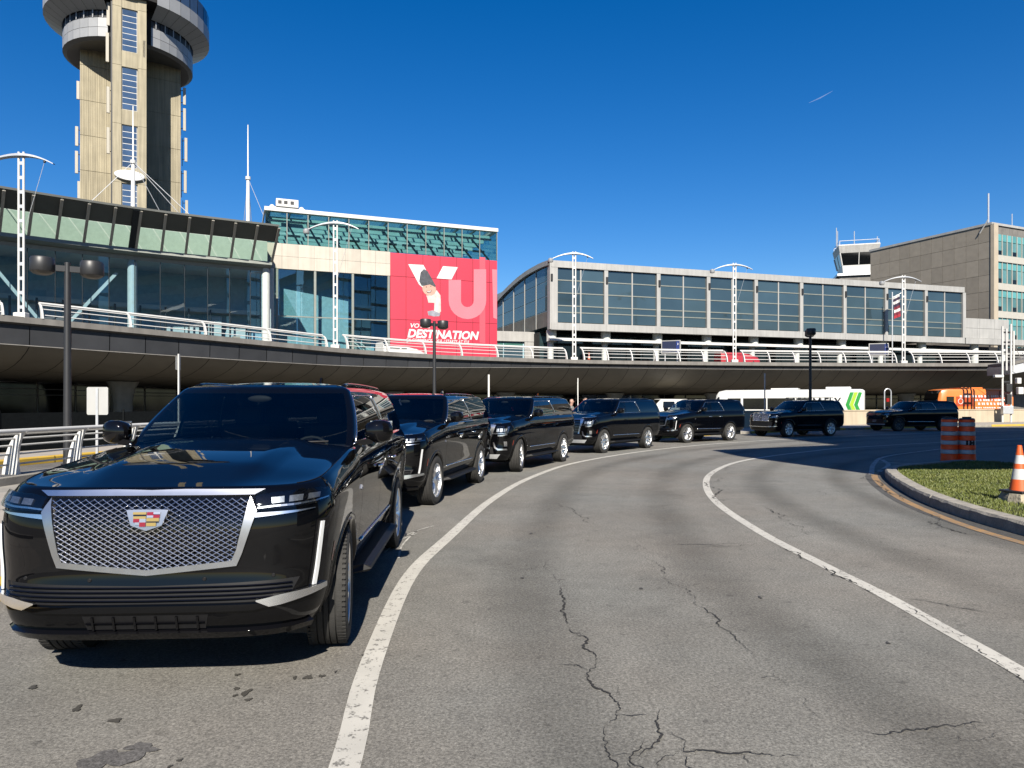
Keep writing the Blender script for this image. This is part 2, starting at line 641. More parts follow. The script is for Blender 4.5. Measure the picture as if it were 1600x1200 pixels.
mb = MB(); mb.rng(-1500, 1500, -1500, 2500, -0.30, -0.004)
tag(mb.build('ground', M_ASPH2), kind='structure')

LINE = Path([(-0.35, -1.5), (-0.62, 1.0), (-0.79, 3.36), (-0.93, 4.67), (-1.02, 7.1), (-0.82, 9.13), (-0.35, 12.81), (0.45, 16.6), (1.87, 20.75),
             (4.59, 25.46), (8.06, 29.83), (12.07, 33.49), (16.5, 36.9), (24, 41.5), (34, 46.5), (48, 52), (66, 57)], 0.3)
INNER = Path([(2.6, -1.0), (3.05, 2.2), (3.26, 4.52), (3.3, 5.39), (3.34, 6.39), (3.32, 7.67), (3.33, 9.59), (3.57, 12.4), (4.14, 15.15), (4.98, 17.68),
              (6.42, 20.6), (8.2, 23.0), (10.69, 25.6), (13.86, 28.3), (24.14, 34.5), (40, 41.5)], 0.25)
KERB = Path([(-3.6, -4), (-4.1, 0), (-4.38, 4), (-4.45, 7), (-4.25, 10.5), (-3.75, 14.5), (-2.75, 18.8), (-1.15, 23.0), (1.3, 27.5), (4.8, 32.3),
             (9.5, 37.2), (14.5, 41.5), (19.5, 45.2), (27, 49.4), (36, 53.6), (46, 57.6), (60, 61.5)], 0.4)
RAIL = Path([(-9.6, -2), (-10.0, 4), (-10.15, 9), (-10.05, 14), (-9.75, 18.5), (-8.6, 23.5), (-6.3, 29), (-2.5, 34.5), (2.5, 39.2), (8, 43.2), (11.2, 45.2)], 0.4)
WALL = Path([(11.4, 45.3), (14.3, 47.0), (21.4, 51.6), (30, 56.6), (40, 61.4), (52, 65.2), (72, 68.6)], 0.5)

def strip(path, s0, s1, o0, o1, z0, z1=None, step=0.5):
    mb = MB()
    n = max(2, int((s1 - s0) / step))
    A, B = [], []
    for k in range(n + 1):
        s = s0 + (s1 - s0) * k / n
        a, b = path.at(s, o0), path.at(s, o1)
        A.append((a.x, a.y, z0)); B.append((b.x, b.y, z0 if z1 is None else z1))
    mb.grid([A, B])
    return mb

# carriageway: from the kerb line across the whole bend
mb = MB()
A, B = [], []
n = 120
for k in range(n + 1):
    s = KERB.L * k / n
    a = KERB.at(s, 0.0)
    A.append((a.x, a.y, 0.0)); B.append((a.x + 30, a.y - 22, 0.0))
mb.grid([A, B])
road = tag(mb.build('road', M_ASPH), kind='structure')
strip(LINE, 0.5, LINE.L - 1, -0.075, 0.075, 0.004, step=0.25).build('edge_line', M_LINE, road)
strip(INNER, 0.5, INNER.L - 1, -0.07, 0.07, 0.004, step=0.25).build('lane_line', M_LINE, road)
YEL = Path([(9.6, 18.6), (8.62, 16.9), (7.81, 15.0), (7.15, 13.2), (6.71, 11.6), (6.38, 9.9), (6.3, 8.4), (6.3, 6.0)], 0.3)
strip(YEL, 0.9, YEL.L, -0.07, 0.07, 0.004, step=0.25).build('kerb_line', M_YLINE, road)
for pts in ([(8.75, 17.3), (10.4, 20.4), (12.4, 23.4), (16.5, 27.2)], [(9.3, 18.0), (10.6, 20.0), (11.4, 21.9)],
            [(10.8, 21.0), (11.5, 20.3), (12.3, 19.9)], [(9.5, 18.4), (10.6, 19.15), (12.3, 19.9)], [(17.5, 23.5), (22, 26), (30, 29.5)]):
    P_ = Path([(p[0], p[1]) for p in pts], 0.3)
    strip(P_, 0, P_.L, -0.06, 0.06, 0.0045).build('hatch_line', M_FAINT, road)

def crack(pts, w, seed):
    w *= 0.44
    rnd = random.Random(seed)
    P_ = [Vector((p[0], p[1])) for p in pts]
    for it, amp in enumerate((0.13, 0.17, 0.22, 0.28, 0.30)):
        q = [P_[0]]
        for a, b in zip(P_, P_[1:]):
            d = b - a
            if d.length > 0.022:
                nrm = Vector((-d.y, d.x))
                q.append((a + b) / 2 + nrm * rnd.uniform(-amp, amp))
            q.append(b)
        P_ = q
    A, B = [], []
    N = len(P_)
    ww0 = 0.7
    for i, p in enumerate(P_):
        ww0 = min(1.7, max(0.12, ww0 + rnd.uniform(-0.34, 0.34)))
        d = (P_[min(i + 1, N - 1)] - P_[max(i - 1, 0)])
        d = d.normalized() if d.length > 1e-6 else Vector((1, 0))
        nrm = Vector((-d.y, d.x))
        ww = w * ww0 * rnd.uniform(0.7, 1.3) * min(1, 0.15 + 3 * i / N, 0.15 + 3 * (N - 1 - i) / N)
        A.append((p.x + nrm.x * ww / 2, p.y + nrm.y * ww / 2, 0.0075)); B.append((p.x - nrm.x * ww / 2, p.y - nrm.y * ww / 2, 0.0075))
    mb = MB(); mb.grid([A, B])
    mb.build('crack', M_CRACK, road)

CR = [[(0.42, 7.96), (0.38, 7.31), (0.45, 6.61), (0.44, 6.18), (0.42, 5.77), (0.43, 5.6), (0.53, 5.25), (0.57, 4.85), (0.5, 4.58), (0.47, 4.43), (0.58, 4.16), (0.58, 3.94), (0.48, 3.68), (0.46, 3.51), (0.47, 3.1)],
      [(0.39, 7.52), (0.2, 7.37), (0.0, 7.31), (-0.37, 7.4)], [(0.58, 4.16), (0.64, 4.22), (0.67, 4.37)], [(0.67, 3.61), (0.57, 3.45), (0.63, 3.2)],
      [(0.84, 3.99), (0.78, 3.79), (0.78, 3.68), (0.7, 3.54), (0.62, 3.46), (0.56, 3.48)], [(0.83, 3.54), (0.85, 3.5), (0.98, 3.51), (1.13, 3.49), (1.32, 3.46), (1.48, 3.5)], [(0.84, 3.49), (0.86, 3.2)],
      [(1.49, 8.06), (1.56, 7.52), (1.57, 6.72), (1.59, 6.18), (1.62, 5.89), (1.61, 5.5), (1.63, 5.17), (1.64, 4.85)], [(1.72, 4.78), (1.66, 4.45), (1.69, 4.3), (1.67, 4.03), (1.69, 3.86)],
      [(1.52, 9.13), (1.56, 8.64), (1.58, 8.34)], [(1.52, 8.41), (1.16, 8.06), (0.73, 8.06)], [(1.61, 8.72), (2.03, 8.68), (2.41, 8.64), (2.97, 8.8)], [(2.29, 8.49), (2.7, 8.56), (3.13, 8.92)],
      [(3.2, 8.88), (3.25, 8.06), (3.27, 7.2), (3.31, 6.72), (3.26, 6.18)], [(4.22, 12.01), (4.12, 11.3), (4.02, 10.38), (3.89, 9.5), (3.91, 9.22)], [(3.17, 8.92), (3.54, 9.13), (3.78, 9.22)],
      [(3.3, 6.39), (3.5, 6.24), (3.7, 6.08), (3.95, 5.8)], [(3.32, 6.18), (3.30, 5.8), (3.31, 5.55), (3.27, 5.2), (3.24, 4.85), (3.2, 4.5), (3.16, 4.1)],
      [(1.71, 3.79), (1.92, 3.68), (2.19, 3.74), (2.48, 3.83), (2.77, 3.84)], [(2.03, 3.58), (2.28, 3.61), (2.54, 3.71)], [(4.95, 17.6), (4.14, 15.15), (3.75, 13.26), (3.53, 12.01)],
      [(6.14, 20.3), (5.16, 18.1), (4.74, 17.2)], [(3.51, 12.56), (3.91, 12.4), (4.11, 12.01)], [(6.66, 11.64), (6.17, 10.38), (6.03, 9.84), (5.99, 9.36), (6.15, 9.22)], [(9.0, 18.0), (8.07, 16.04), (7.3, 13.9), (6.8, 12.6)],
      [(6.3, 14.5), (6.0, 13.6), (6.3, 12.9)], [(5.2, 15.5), (6.0, 15.8), (6.6, 15.4)], [(5.0, 10.2), (5.8, 10.0), (6.2, 10.3)], [(2.4, 11.8), (2.2, 10.5), (2.5, 9.6)], [(0.9, 12.5), (1.0, 11.2), (1.4, 9.6)]]
WID = [0.022, 0.012, 0.012, 0.016, 0.018, 0.024, 0.014, 0.017, 0.013, 0.015, 0.018, 0.018, 0.016, 0.026, 0.028, 0.014, 0.018, 0.022, 0.016, 0.012, 0.035, 0.04, 0.02, 0.04, 0.05, 0.03, 0.03, 0.025, 0.012, 0.014]
for i, pts in enumerate(CR):
    crack(pts, WID[i], i + 3)
    rb = random.Random(i + 50)
    for q in range(1 + len(pts) // 4):
        a = pts[rb.randrange(1, len(pts) - 1)] if len(pts) > 2 else pts[0]
        L_ = rb.uniform(0.10, 0.22) * (0.5 + a[1] / 7)
        th = rb.uniform(0, 6.28)
        crack([a, (a[0] + L_ * 0.5 * math.cos(th), a[1] + L_ * 0.5 * math.sin(th)), (a[0] + L_ * math.cos(th + 0.4), a[1] + L_ * math.sin(th + 0.4))], WID[i] * 0.5, i * 7 + q)

def blob(x, y, rx, ry, m, z, seed, name='oil_stain'):
    rnd = random.Random(seed)
    n = 22
    ph = [rnd.uniform(0, 6.28) for _ in range(4)]
    pts = []
    for k in range(n):
        a = 2 * PI * k / n
        r = 1 + 0.28 * math.sin(2 * a + ph[0]) + 0.22 * math.sin(3 * a + ph[1]) + 0.15 * math.sin(5 * a + ph[2]) + 0.1 * math.sin(8 * a + ph[3])
        pts.append((x + rx * r * math.cos(a), y + ry * r * math.sin(a), z))
    mb = MB(); mb.add(pts + [(x, y, z)], [(k, (k + 1) % n, n) for k in range(n)])
    mb.build(name, m, road)
for i, (x, y, rx, ry) in enumerate([(-1.58, 4.22, .035, .05), (-1.53, 4.12, .022, .03), (-1.63, 4.18, .018, .02), (-1.28, 4.46, .03, .05), (-1.20, 4.48, .025, .03), (-1.36, 4.45, .018, .03),
                                    (-1.13, 4.55, .012, .02), (-1.66, 4.28, .02, .03), (-1.74, 4.5, .02, .03), (-2.9, 4.3, .03, .04), (-2.45, 4.0, .03, .05), (-2.9, 3.85, .06, .05), (-3.1, 3.95, .05, .06), (-2.15, 3.85, .035, .04),
                                    (-1.6, 3.42, .014, .02), (-1.62, 3.36, .012, .02), (-2.6, 4.75, .02, .03), (-1.02, 4.85, .012, .02), (1.2, 6.6, .02, .05), (0.1, 7.0, .03, .03), (2.2, 6.3, .02, .05), (2.7, 5.1, .015, .04), (0.25, 9.4, .03, .05)]):
    blob(x, y, rx * 0.72, ry * 0.8, M_STAIN, 0.0060, i)
blob(-1.95, 3.42, 0.12, 0.12, M_STAIN2, 0.0055, 91)
blob(-1.85, 3.55, 0.07, 0.05, M_STAIN2, 0.0052, 92)
# tyre-darkened wheel tracks: thin films whose edges fade out
def track_mat():
    m = bpy.data.materials.new('tyre_polish')
    m.use_nodes = True
    nt = m.node_tree; nt.nodes.clear()
    out = _n(nt, 'ShaderNodeOutputMaterial'); mx = _n(nt, 'ShaderNodeMixShader')
    tr = _n(nt, 'ShaderNodeBsdfTransparent'); df = _n(nt, 'ShaderNodeBsdfDiffuse'); df.inputs[0].default_value = (0.035, 0.035, 0.036, 1)
    at = _n(nt, 'ShaderNodeAttribute'); at.attribute_name = 'fade'
    tc = _n(nt, 'ShaderNodeTexCoord'); nz = _n(nt, 'ShaderNodeTexNoise'); nz.inputs['Scale'].default_value = 0.25; nz.inputs['Detail'].default_value = 8
    nt.links.new(tc.outputs['Object'], nz.inputs['Vector'])
    mr = _n(nt, 'ShaderNodeMapRange'); mr.inputs['From Min'].default_value = 0.3; mr.inputs['From Max'].default_value = 0.7; mr.inputs['To Min'].default_value = 0.10; mr.inputs['To Max'].default_value = 0.22
    nt.links.new(nz.outputs['Fac'], mr.inputs[0])
    ml = _n(nt, 'ShaderNodeMath', operation='MULTIPLY')
    nt.links.new(at.outputs['Fac'], ml.inputs[0]); nt.links.new(mr.outputs[0], ml.inputs[1])
    nt.links.new(ml.outputs[0], mx.inputs[0]); nt.links.new(tr.outputs[0], mx.inputs[1]); nt.links.new(df.outputs[0], mx.inputs[2]); nt.links.new(mx.outputs[0], out.inputs[0])
    return m
TRK = track_mat()
for path_, o_, w_ in ((LINE, -1.15, 0.9), (LINE, -3.0, 0.9), (INNER, -1.1, 0.85), (INNER, -2.8, 0.8)):
    nn_ = int(path_.L / 0.6)
    fr_ = [0, 0.2, 0.38, 0.5, 0.62, 0.8, 1.0]; fv_ = [0, 0.45, 0.9, 1.0, 0.9, 0.45, 0]
    rows_ = []
    for f_ in fr_:
        row = []
        for k in range(nn_ + 1):
            p = path_.at(path_.L * k / nn_, o_ - w_ / 2 + w_ * f_)
            row.append((p.x, p.y, 0.0022))
        rows_.append(row)
    mb = MB(); mb.grid(rows_)
    ob = mb.build('wheel_track', TRK, road)
    fa = ob.data.attributes.new('fade', 'FLOAT', 'POINT')
    fa.data.foreach_set('value', [v_ for v_ in fv_ for k in range(nn_ + 1)])

# pale chalk-like scratches beside the lead car
for i, pts in enumerate([[(-1.30, 9.6), (-1.33, 8.6), (-1.26, 7.9)], [(-1.26, 9.4), (-1.42, 8.9), (-1.47, 8.2)], [(-1.1, 10.0), (-1.25, 9.7), (-1.38, 9.3)]]):
    P_ = Path([(a, b) for a, b in pts], 0.1)
    strip(P_, 0, P_.L, -0.012, 0.012, 0.0053, step=0.1).build('scuff_mark', M_FAINT, road)

# pavement slabs behind the kerb, and the kerb stones with yellow stretches
walk = MB()
nS = 90
A, B = [], []
for k in range(nS + 1):
    s = KERB.L * k / nS
    a = KERB.at(s, 0.15); q = KERB.at(s, 6.0)
    A.append((a.x, a.y, 0.13)); B.append((q.x, q.y, 0.13))
walk.grid([A, B])
pav = tag(walk.build('pavement', M_CONC), kind='structure')
i = 0
s = 3.0
while s < KERB.L - 6:
    pts = []
    for k in range(7):
        u = s + 0.01 + (2.0 - 0.02) * k / 6
        pts.append((KERB.at(u, 0.0), KERB.at(u, 0.02), KERB.at(u, 0.22)))
    mb = MB()
    rows_ = [[(p[0].x, p[0].y, -0.01) for p in pts], [(p[0].x, p[0].y, 0.115) for p in pts], [(p[1].x, p[1].y, 0.142) for p in pts], [(p[2].x, p[2].y, 0.142) for p in pts], [(p[2].x, p[2].y, 0.0) for p in pts]]
    mb.grid(rows_)
    for e in (0, -1):
        mb.add([r_[e] for r_ in rows_], [(0, 1, 2, 3, 4)])
    c0 = KERB.at(s + 1)
    yellow = (c0.y < 11) or (33 < c0.y < 38) or (41.5 < c0.y < 46.5) or (47.8 < c0.y < 52) or c0.y > 53.5
    mb.build('kerb_stone', M_YKERB if yellow else M_KERB, pav)
    s += 2.0
    i += 1
# paving slabs near the lead car, with joints
s = 5.0
while s < 44:
    for o0, o1 in ((0.24, 1.78), (1.80, 3.38), (3.40, 5.0)):
        a, b, c_, d = KERB.at(s + 0.01, o0), KERB.at(s + 1.59, o0), KERB.at(s + 1.59, o1), KERB.at(s + 0.01, o1)
        mb = MB(); mb.prism([(p.x, p.y, 0.131) for p in (a, b, c_, d)], (0, 0, 0.008))
        mb.build('paving_slab', M_WALK, pav)
    s += 1.6

# traffic island: kerb stones, soil and grass
ISL = Path([(6.7, 3.0), (6.62, 6.5), (6.65, 9.2), (6.8, 10.8), (7.15, 12.4), (7.69, 14.04), (8.33, 15.7), (8.95, 17.05), (9.5, 17.75), (10.3, 18.35), (11.3, 19.0), (12.3, 19.6), (12.75, 19.4), (13.3, 18.3), (14.3, 15.0), (15, 8), (15.2, 2)], 0.3)
M_SOIL = mat('turf_soil', (0.07, 0.075, 0.03), 0.95, 0, 0.35, 3, bump=0.6, bscale=30)
core = []
k = 0
s = 0
while s < ISL.L:
    q = ISL.at(s, -0.26); core.append((q.x, q.y)); s += 0.4
mb = MB()
def isl_h(x, y): return 0.17 + 0.03 * math.sin(x * 1.3) * math.sin(y * 0.9 + 1)
cx, cy = 10.6, 12.0
rings_ = []
for f in (1.0, 0.97, 0.85, 0.65, 0.4, 0.15):
    rings_.append([(cx + (x - cx) * f, cy + (y - cy) * f, (0.13 if f == 1.0 else isl_h(cx + (x - cx) * f, cy + (y - cy) * f) - 0.015)) for x, y in core])
mb.grid(rings_, closed=True)
mb.add(rings_[-1], [tuple(range(len(core)))])
isl = tag(mb.build('traffic_island', M_SOIL, smooth=True), kind='structure')
s = 0.0
while s < ISL.L - 1.6:
    pts = []
    rnd = random.Random(int(s * 100))
    for q in range(9):
        u = s + 0.008 + (1.5 - 0.016) * q / 8
        ch = rnd.uniform(-0.012, 0.012)
        pts.append((ISL.at(u, 0.0), ISL.at(u, -0.03 + ch), ISL.at(u, -0.24), ch))
    rows_ = [[(p[0].x, p[0].y, -0.01) for p in pts], [(p[0].x, p[0].y, 0.145 + p[3]) for p in pts], [(p[1].x, p[1].y, 0.182) for p in pts], [(p[2].x, p[2].y, 0.186) for p in pts], [(p[2].x, p[2].y, 0.02) for p in pts]]
    mb = MB(); mb.grid(rows_)
    for e in (0, -1):
        mb.add([r_[e] for r_ in rows_], [(0, 1, 2, 3, 4)])
    mb.build('kerb_stone', M_KERB, isl)
    s += 1.5
# dark gutter strip along the island
strip(ISL, 2, 18, 0.0, 0.42, 0.0028).build('gutter', asphalt('gutter_asphalt', (0.052, 0.050, 0.047)), road)

def grass_blades(name, n, inside, hfun, hmin, hmax, m, parent=None):
    rnd = random.Random(5)
    V, F = [], []
    for _ in range(n):
        x, y = inside(rnd)
        z = hfun(x, y)
        a = rnd.uniform(0, 6.28)
        h = rnd.uniform(hmin, hmax)
        w = 0.0055 * rnd.uniform(0.7, 1.5) * (1 + y * 0.03)
        dx, dy = math.cos(a) * w, math.sin(a) * w
        lx, ly = rnd.uniform(-0.5, 0.5) * h, rnd.uniform(-0.5, 0.5) * h
        o = len(V)
        V += [(x - dx, y - dy, z - 0.01), (x + dx, y + dy, z - 0.01), (x + dx * 0.7 + lx * 0.4, y + dy * 0.7 + ly * 0.4, z + h * 0.6), (x - dx * 0.7 + lx * 0.4, y - dy * 0.7 + ly * 0.4, z + h * 0.6), (x + lx, y + ly, z + h)]
        F += [(o, o + 1, o + 2, o + 3), (o + 3, o + 2, o + 4)]
    me = bpy.data.meshes.new(name)
    me.from_pydata(V, [], F)
    me.materials.append(m)
    return link(name, me, parent)
def grass_mat():
    m = bpy.data.materials.new('grass_blade')
    m.use_nodes = True
    nt = m.node_tree
    b = nt.nodes['Principled BSDF']
    b.inputs['Roughness'].default_value = 0.6
    tc = _n(nt, 'ShaderNodeTexCoord')
    n1 = _n(nt, 'ShaderNodeTexNoise'); n1.inputs['Scale'].default_value = 2.2; n1.inputs['Detail'].default_value = 7; n1.inputs['Roughness'].default_value = 0.75
    nt.links.new(tc.outputs['Object'], n1.inputs['Vector'])
    cr = _n(nt, 'ShaderNodeValToRGB')
    e = cr.color_ramp.elements
    e[0].position = 0.30; e[0].color = (0.038, 0.055, 0.008, 1)
    e[1].position = 0.74; e[1].color = (0.16, 0.125, 0.055, 1)
    x = cr.color_ramp.elements.new(0.5); x.color = (0.082, 0.098, 0.017, 1)
    x = cr.color_ramp.elements.new(0.66); x.color = (0.115, 0.12, 0.028, 1)
    nt.links.new(n1.outputs['Fac'], cr.inputs[0])
    nt.links.new(cr.outputs[0], b.inputs['Base Color'])
    b.inputs['Subsurface Weight'].default_value = 0.0
    return m
def island_pt(rnd):
    while True:
        x, y = rnd.uniform(6.8, 14.5), rnd.uniform(7.5, 19.6)
        if in_core(x, y): return x, y
def in_core(x, y):
    ins = False
    n = len(core)
    for i in range(n):
        x0, y0 = core[i]; x1, y1 = core[(i + 1) % n]
        if (y0 > y) != (y1 > y) and x < (x1 - x0) * (y - y0) / (y1 - y0) + x0: ins = not ins
    return ins
gr = grass_blades('grass', 90000, island_pt, lambda x, y: isl_h(x, y) - 0.02, 0.022, 0.058, grass_mat())
tag(gr, 'short patchy green grass on the kerbed traffic island', 'grass', kind='stuff')
# some blades hang over the kerb edge
# ================================================================== elevated road, terminals, towers
M_FASC = mat('fascia_metal', (0.055, 0.057, 0.062), 0.5, 0.3, 0.15, 1.0, objvar=0.12)
M_CAP = mat('parapet_concrete', (0.20, 0.19, 0.175), 0.8, 0, 0.2, 1.2, streak=0.2)
M_SOFF = mat('soffit_panel', (0.30, 0.265, 0.205), 0.55, 0.0, 0.12, 0.7, objvar=0.08)
M_SEAM = mat('panel_gap', (0.012, 0.012, 0.012), 0.9, 0, 0)
M_DECK = mat('deck_asphalt', (0.12, 0.115, 0.11), 0.9, 0, 0.15, 2)
M_DARKGL = mat('dark_storefront_glass', (0.006, 0.007, 0.008), 0.08, 0, 0.1, 1)
M_MULL = mat('grey_mullion', (0.22, 0.22, 0.22), 0.5, 0.3, 0.1)
EDGE = Path([(-43, 12, 6.6), (-39, 21, 6.55), (-33.6, 29, 6.45), (-26.7, 37, 6.32), (-20.5, 44.3, 6.12), (-16, 49.5, 5.95), (-12.2, 53.7, 5.82),
             (-7, 58.2, 5.75), (-1.7, 61.8, 5.75), (5.9, 65.6, 5.75), (13.5, 67.8, 5.75), (21.9, 69.4, 5.75), (30, 70.4, 5.75), (38, 71, 5.75),
             (48, 71.2, 5.75), (60, 70.6, 5.75), (75, 68.5, 5.75)], 0.5)
ov = thing('elevated_roadway', 'curved elevated roadway with brown panelled underside in front of the terminal', 'overpass', (0, 68, 0))
def ovl(p): return (p.x, p.y - 68, p.z)
def under(s, dz):
    # the fascia is deeper at the left end of the deck and slims down along the bend
    if dz > -0.6: return dz
    x = EDGE.at(s).x
    t = min(1, max(0, (x + 24) / 34.0)); t = t * t * (3 - 2 * t)
    zf = -1.42 + 0.80 * t
    if dz > -1.46: return zf - (dz + 1.42) * -1
    return zf - 0.08 + (dz + 1.5) * (2.95 + zf - 0.08) / 1.45
def deckstrip(prof, s0, s1, n, gap=0.0):
    rows_ = []
    for (o, dz) in prof:
        row = []
        for k in range(n + 1):
            s = s0 + gap + (s1 - s0 - 2 * gap) * k / n
            row.append(ovl(EDGE.at(s, o, under(s, dz))))
        rows_.append(row)
    return rows_
nD = 140
mb = MB(); mb.grid(deckstrip([(0.42, -0.5), (0.42, -0.06), (15.5, -0.06), (15.5, -0.5)], 0, EDGE.L, nD)); mb.build('deck_slab', M_DECK, ov)
SOF = [(0.34, -1.50), (0.9, -1.78), (1.8, -2.10), (3.0, -2.40), (4.4, -2.62), (6.2, -2.80), (9.0, -2.95)]
mb = MB(); mb.grid(deckstrip([(0.45, -0.35), (0.36, -1.44)] + [(o + 0.03, dz + 0.05) for o, dz in SOF] + [(16, -2.90)], 0, EDGE.L, nD)); mb.build('soffit_backing', M_SEAM, ov)
mb = MB(); mb.grid(deckstrip([(9.02, -2.96), (15.8, -2.97)], 0, EDGE.L, nD)); mb.build('inner_ceiling', M_SOFF, ov)
mb = MB(); mb.grid(deckstrip([(0.42, -0.05), (0.42, 0.08), (0.0, 0.05), (-0.02, -0.28), (0.24, -0.36), (0.30, -0.36)], 0, EDGE.L, nD)); mb.build('parapet', M_CAP, ov)
s0, s1 = EDGE.nearest(-31, 32), EDGE.nearest(60, 70.6)
n = int((s1 - s0) / 2.0)
for k in range(n):
    a, b = s0 + 2.0 * k, s0 + 2.0 * (k + 1)
    mb = MB(); mb.grid(deckstrip([(0.27, -0.37), (0.31, -1.42)], a, b, 2, 0.022)); mb.build('fascia_panel', M_FASC, ov)
    mb = MB(); mb.grid(deckstrip([(0.24, -1.425), (0.22, -1.47), (0.33, -1.50)], a, b, 2, 0.0)); mb.build('drip_trim', M_CAP, ov)
    mb = MB(); mb.grid(deckstrip(SOF[:5], a, b, 2, 0.022)); mb.build('soffit_panel', M_SOFF, ov, smooth=True)
    mb = MB(); mb.grid(deckstrip([(4.45, -2.625)] + SOF[5:], a, b, 2, 0.022)); mb.build('soffit_panel', M_SOFF, ov, smooth=True)
# columns under the deck
s = s0 + 5
while s < s1 - 6:
    p = EDGE.at(s, 7.6)
    d = EDGE.dir(s)
    h = p.z - 2.9
    mb = MB()
    rows_ = []
    for z, w, t in ((0, 0.55, 0.45), (h * 0.6, 0.58, 0.45), (h * 0.85, 0.75, 0.5), (h, 1.0, 0.6)):
        ring = []
        for q in range(16):
            a = 2 * PI * q / 16
            cx_, cy_ = w * math.copysign(abs(math.cos(a))**0.6, math.cos(a)), t * math.copysign(abs(math.sin(a))**0.6, math.sin(a))
            ring.append((p.x + d.x * cx_ - d.y * cy_, p.y - 68 + d.y * cx_ + d.x * cy_, z))
        rows_.append(ring)
    mb.grid(rows_, closed=True)
    mb.build('column', M_CONC, ov, smooth=True, angle=60)
    s += 10.5

# glazed lower storefront under the deck
lw = thing('arrivals_storefront', 'dark glazed storefront with pale mullions under the elevated roadway', 'storefront', (0, 76, 0))
s = s0 - 2
while s < s1 - 3:
    a, b = EDGE.at(s, 14.2), EDGE.at(s + 2.4, 14.2)
    h = a.z - 3.0
    loc = lambda p, z, o=0.0: (p.x, p.y - 76 + o, z)
    mb = MB(); mb.add([loc(a, 0.0), loc(b, 0.0), loc(b, h), loc(a, h)], [(0, 1, 2, 3)]); mb.build('pane', M_DARKGL, lw)
    mb = MB()
    mb.bar(loc(a, 0, -0.06), loc(a, h, -0.06), 0.09, 0.09)
    mb.bar(loc(a, h - 0.45, -0.06), loc(b, h - 0.45, -0.06), 0.06, 0.07)
    mb.bar(loc(a, 2.35, -0.06), loc(b, 2.35, -0.06), 0.05, 0.05)
    mb.build('mullion', M_MULL, lw)
    s += 2.4

# ---------------- railing on the deck edge
def railing(name, label, path, s0, s1, spacing, H, lean, base_off, zbase, bars, group, thick=1.0, m=M_WHITE, loop=1.0, plate=0.14):
    c0 = path.at((s0 + s1) / 2)
    r = thing(name, label, 'railing', (c0.x, c0.y, 0), 0, group)
    L = lambda p: (p.x - c0.x, p.y - c0.y, p.z)
    n = max(1, round((s1 - s0) / spacing))
    def arc(u):      # post centre line: offset, height
        return base_off + lean * (u**1.8), H * math.sin(u * PI / 2 * 0.96) / math.sin(PI / 2 * 0.96)
    for k in range(n + 1):
        s = s0 + (s1 - s0) * k / n
        mb = MB()
        A, B, A2, B2 = [], [], [], []
        d = path.dir(s)
        for q in range(9):
            u = q / 8
            o, z = arc(u)
            w = plate * (1 - 0.74 * u**0.8) * thick
            t = 0.035 * thick
            for lst, oo, tt in ((A, -w, -t), (B, w * 0.4, -t), (A2, -w, t), (B2, w * 0.4, t)):
                p = path.at(s, o + oo, zbase + z)
                lst.append(L(p + d * tt))
        mb.grid([A, B, B2, A2], closed=False)
        mb.grid([A2, A])
        mb.add([A[-1], B[-1], B2[-1], A2[-1]], [(0, 1, 2, 3)])
        mb.build('post', m, r)
    for i in range(bars):
        u = 0.16 + 0.84 * i / (bars - 1)
        o, z = arc(u)
        top = i == bars - 1
        pts = []
        nn = max(2, int((s1 - s0) / 1.2))
        for k in range(nn + 1):
            pts.append(L(path.at(s0 + (s1 - s0) * k / nn, o, zbase + z + (0.02 if top else 0))))
        MB().tube(pts, (0.055 if top else 0.024) * thick, 8).build('top_rail' if top else 'rail', m, r, smooth=True, angle=50)
    return r
deck_lamps = [(-25.9, 37.9, 8.9, 1.0), (-12.85, 53.1, 9.6, 1.0), (5.7, 65.5, 10.1, 1.0), (21.9, 69.4, 9.8, 1.0), (39.2, 71.05, 8.9, 1.0)]
ls = [EDGE.nearest(x, y) for x, y, _, _ in deck_lamps]
rail_defs = [('white deck railing at the left edge, before the first twin pole lamp', s0 - 2, ls[0] - 0.9, 5.0, 0.72, 0.35, 3, 0.05),
             ('white deck railing in front of the blue glazed hall', ls[0] + 0.9, ls[1] - 0.9, 4.6, 0.88, 0.5, 4, 0.05),
             ('white deck railing in front of the red banner', ls[1] + 0.9, ls[2] - 0.9, 3.6, 1.08, 0.7, 5, 0.05),
             ('white bowed deck railing below the left half of the long terminal', ls[2] + 0.9, ls[3] - 0.9, 2.65, 1.18, 0.85, 5, 0.05),
             ('white bowed deck railing below the hanging flag', ls[3] + 0.9, ls[4] - 0.9, 2.65, 1.18, 0.85, 5, 0.05),
             ('white bowed deck railing at the right end by the gate post', ls[4] + 0.9, s1, 2.65, 1.18, 0.85, 5, 0.05)]
for lab, a, b, sp, H, lean, bars, zb in rail_defs:
    railing('deck_railing', lab, EDGE, a, b, sp, H, lean, 0.16, zb, bars, 'railings along the elevated roadway', thick=1.25, plate=0.16)

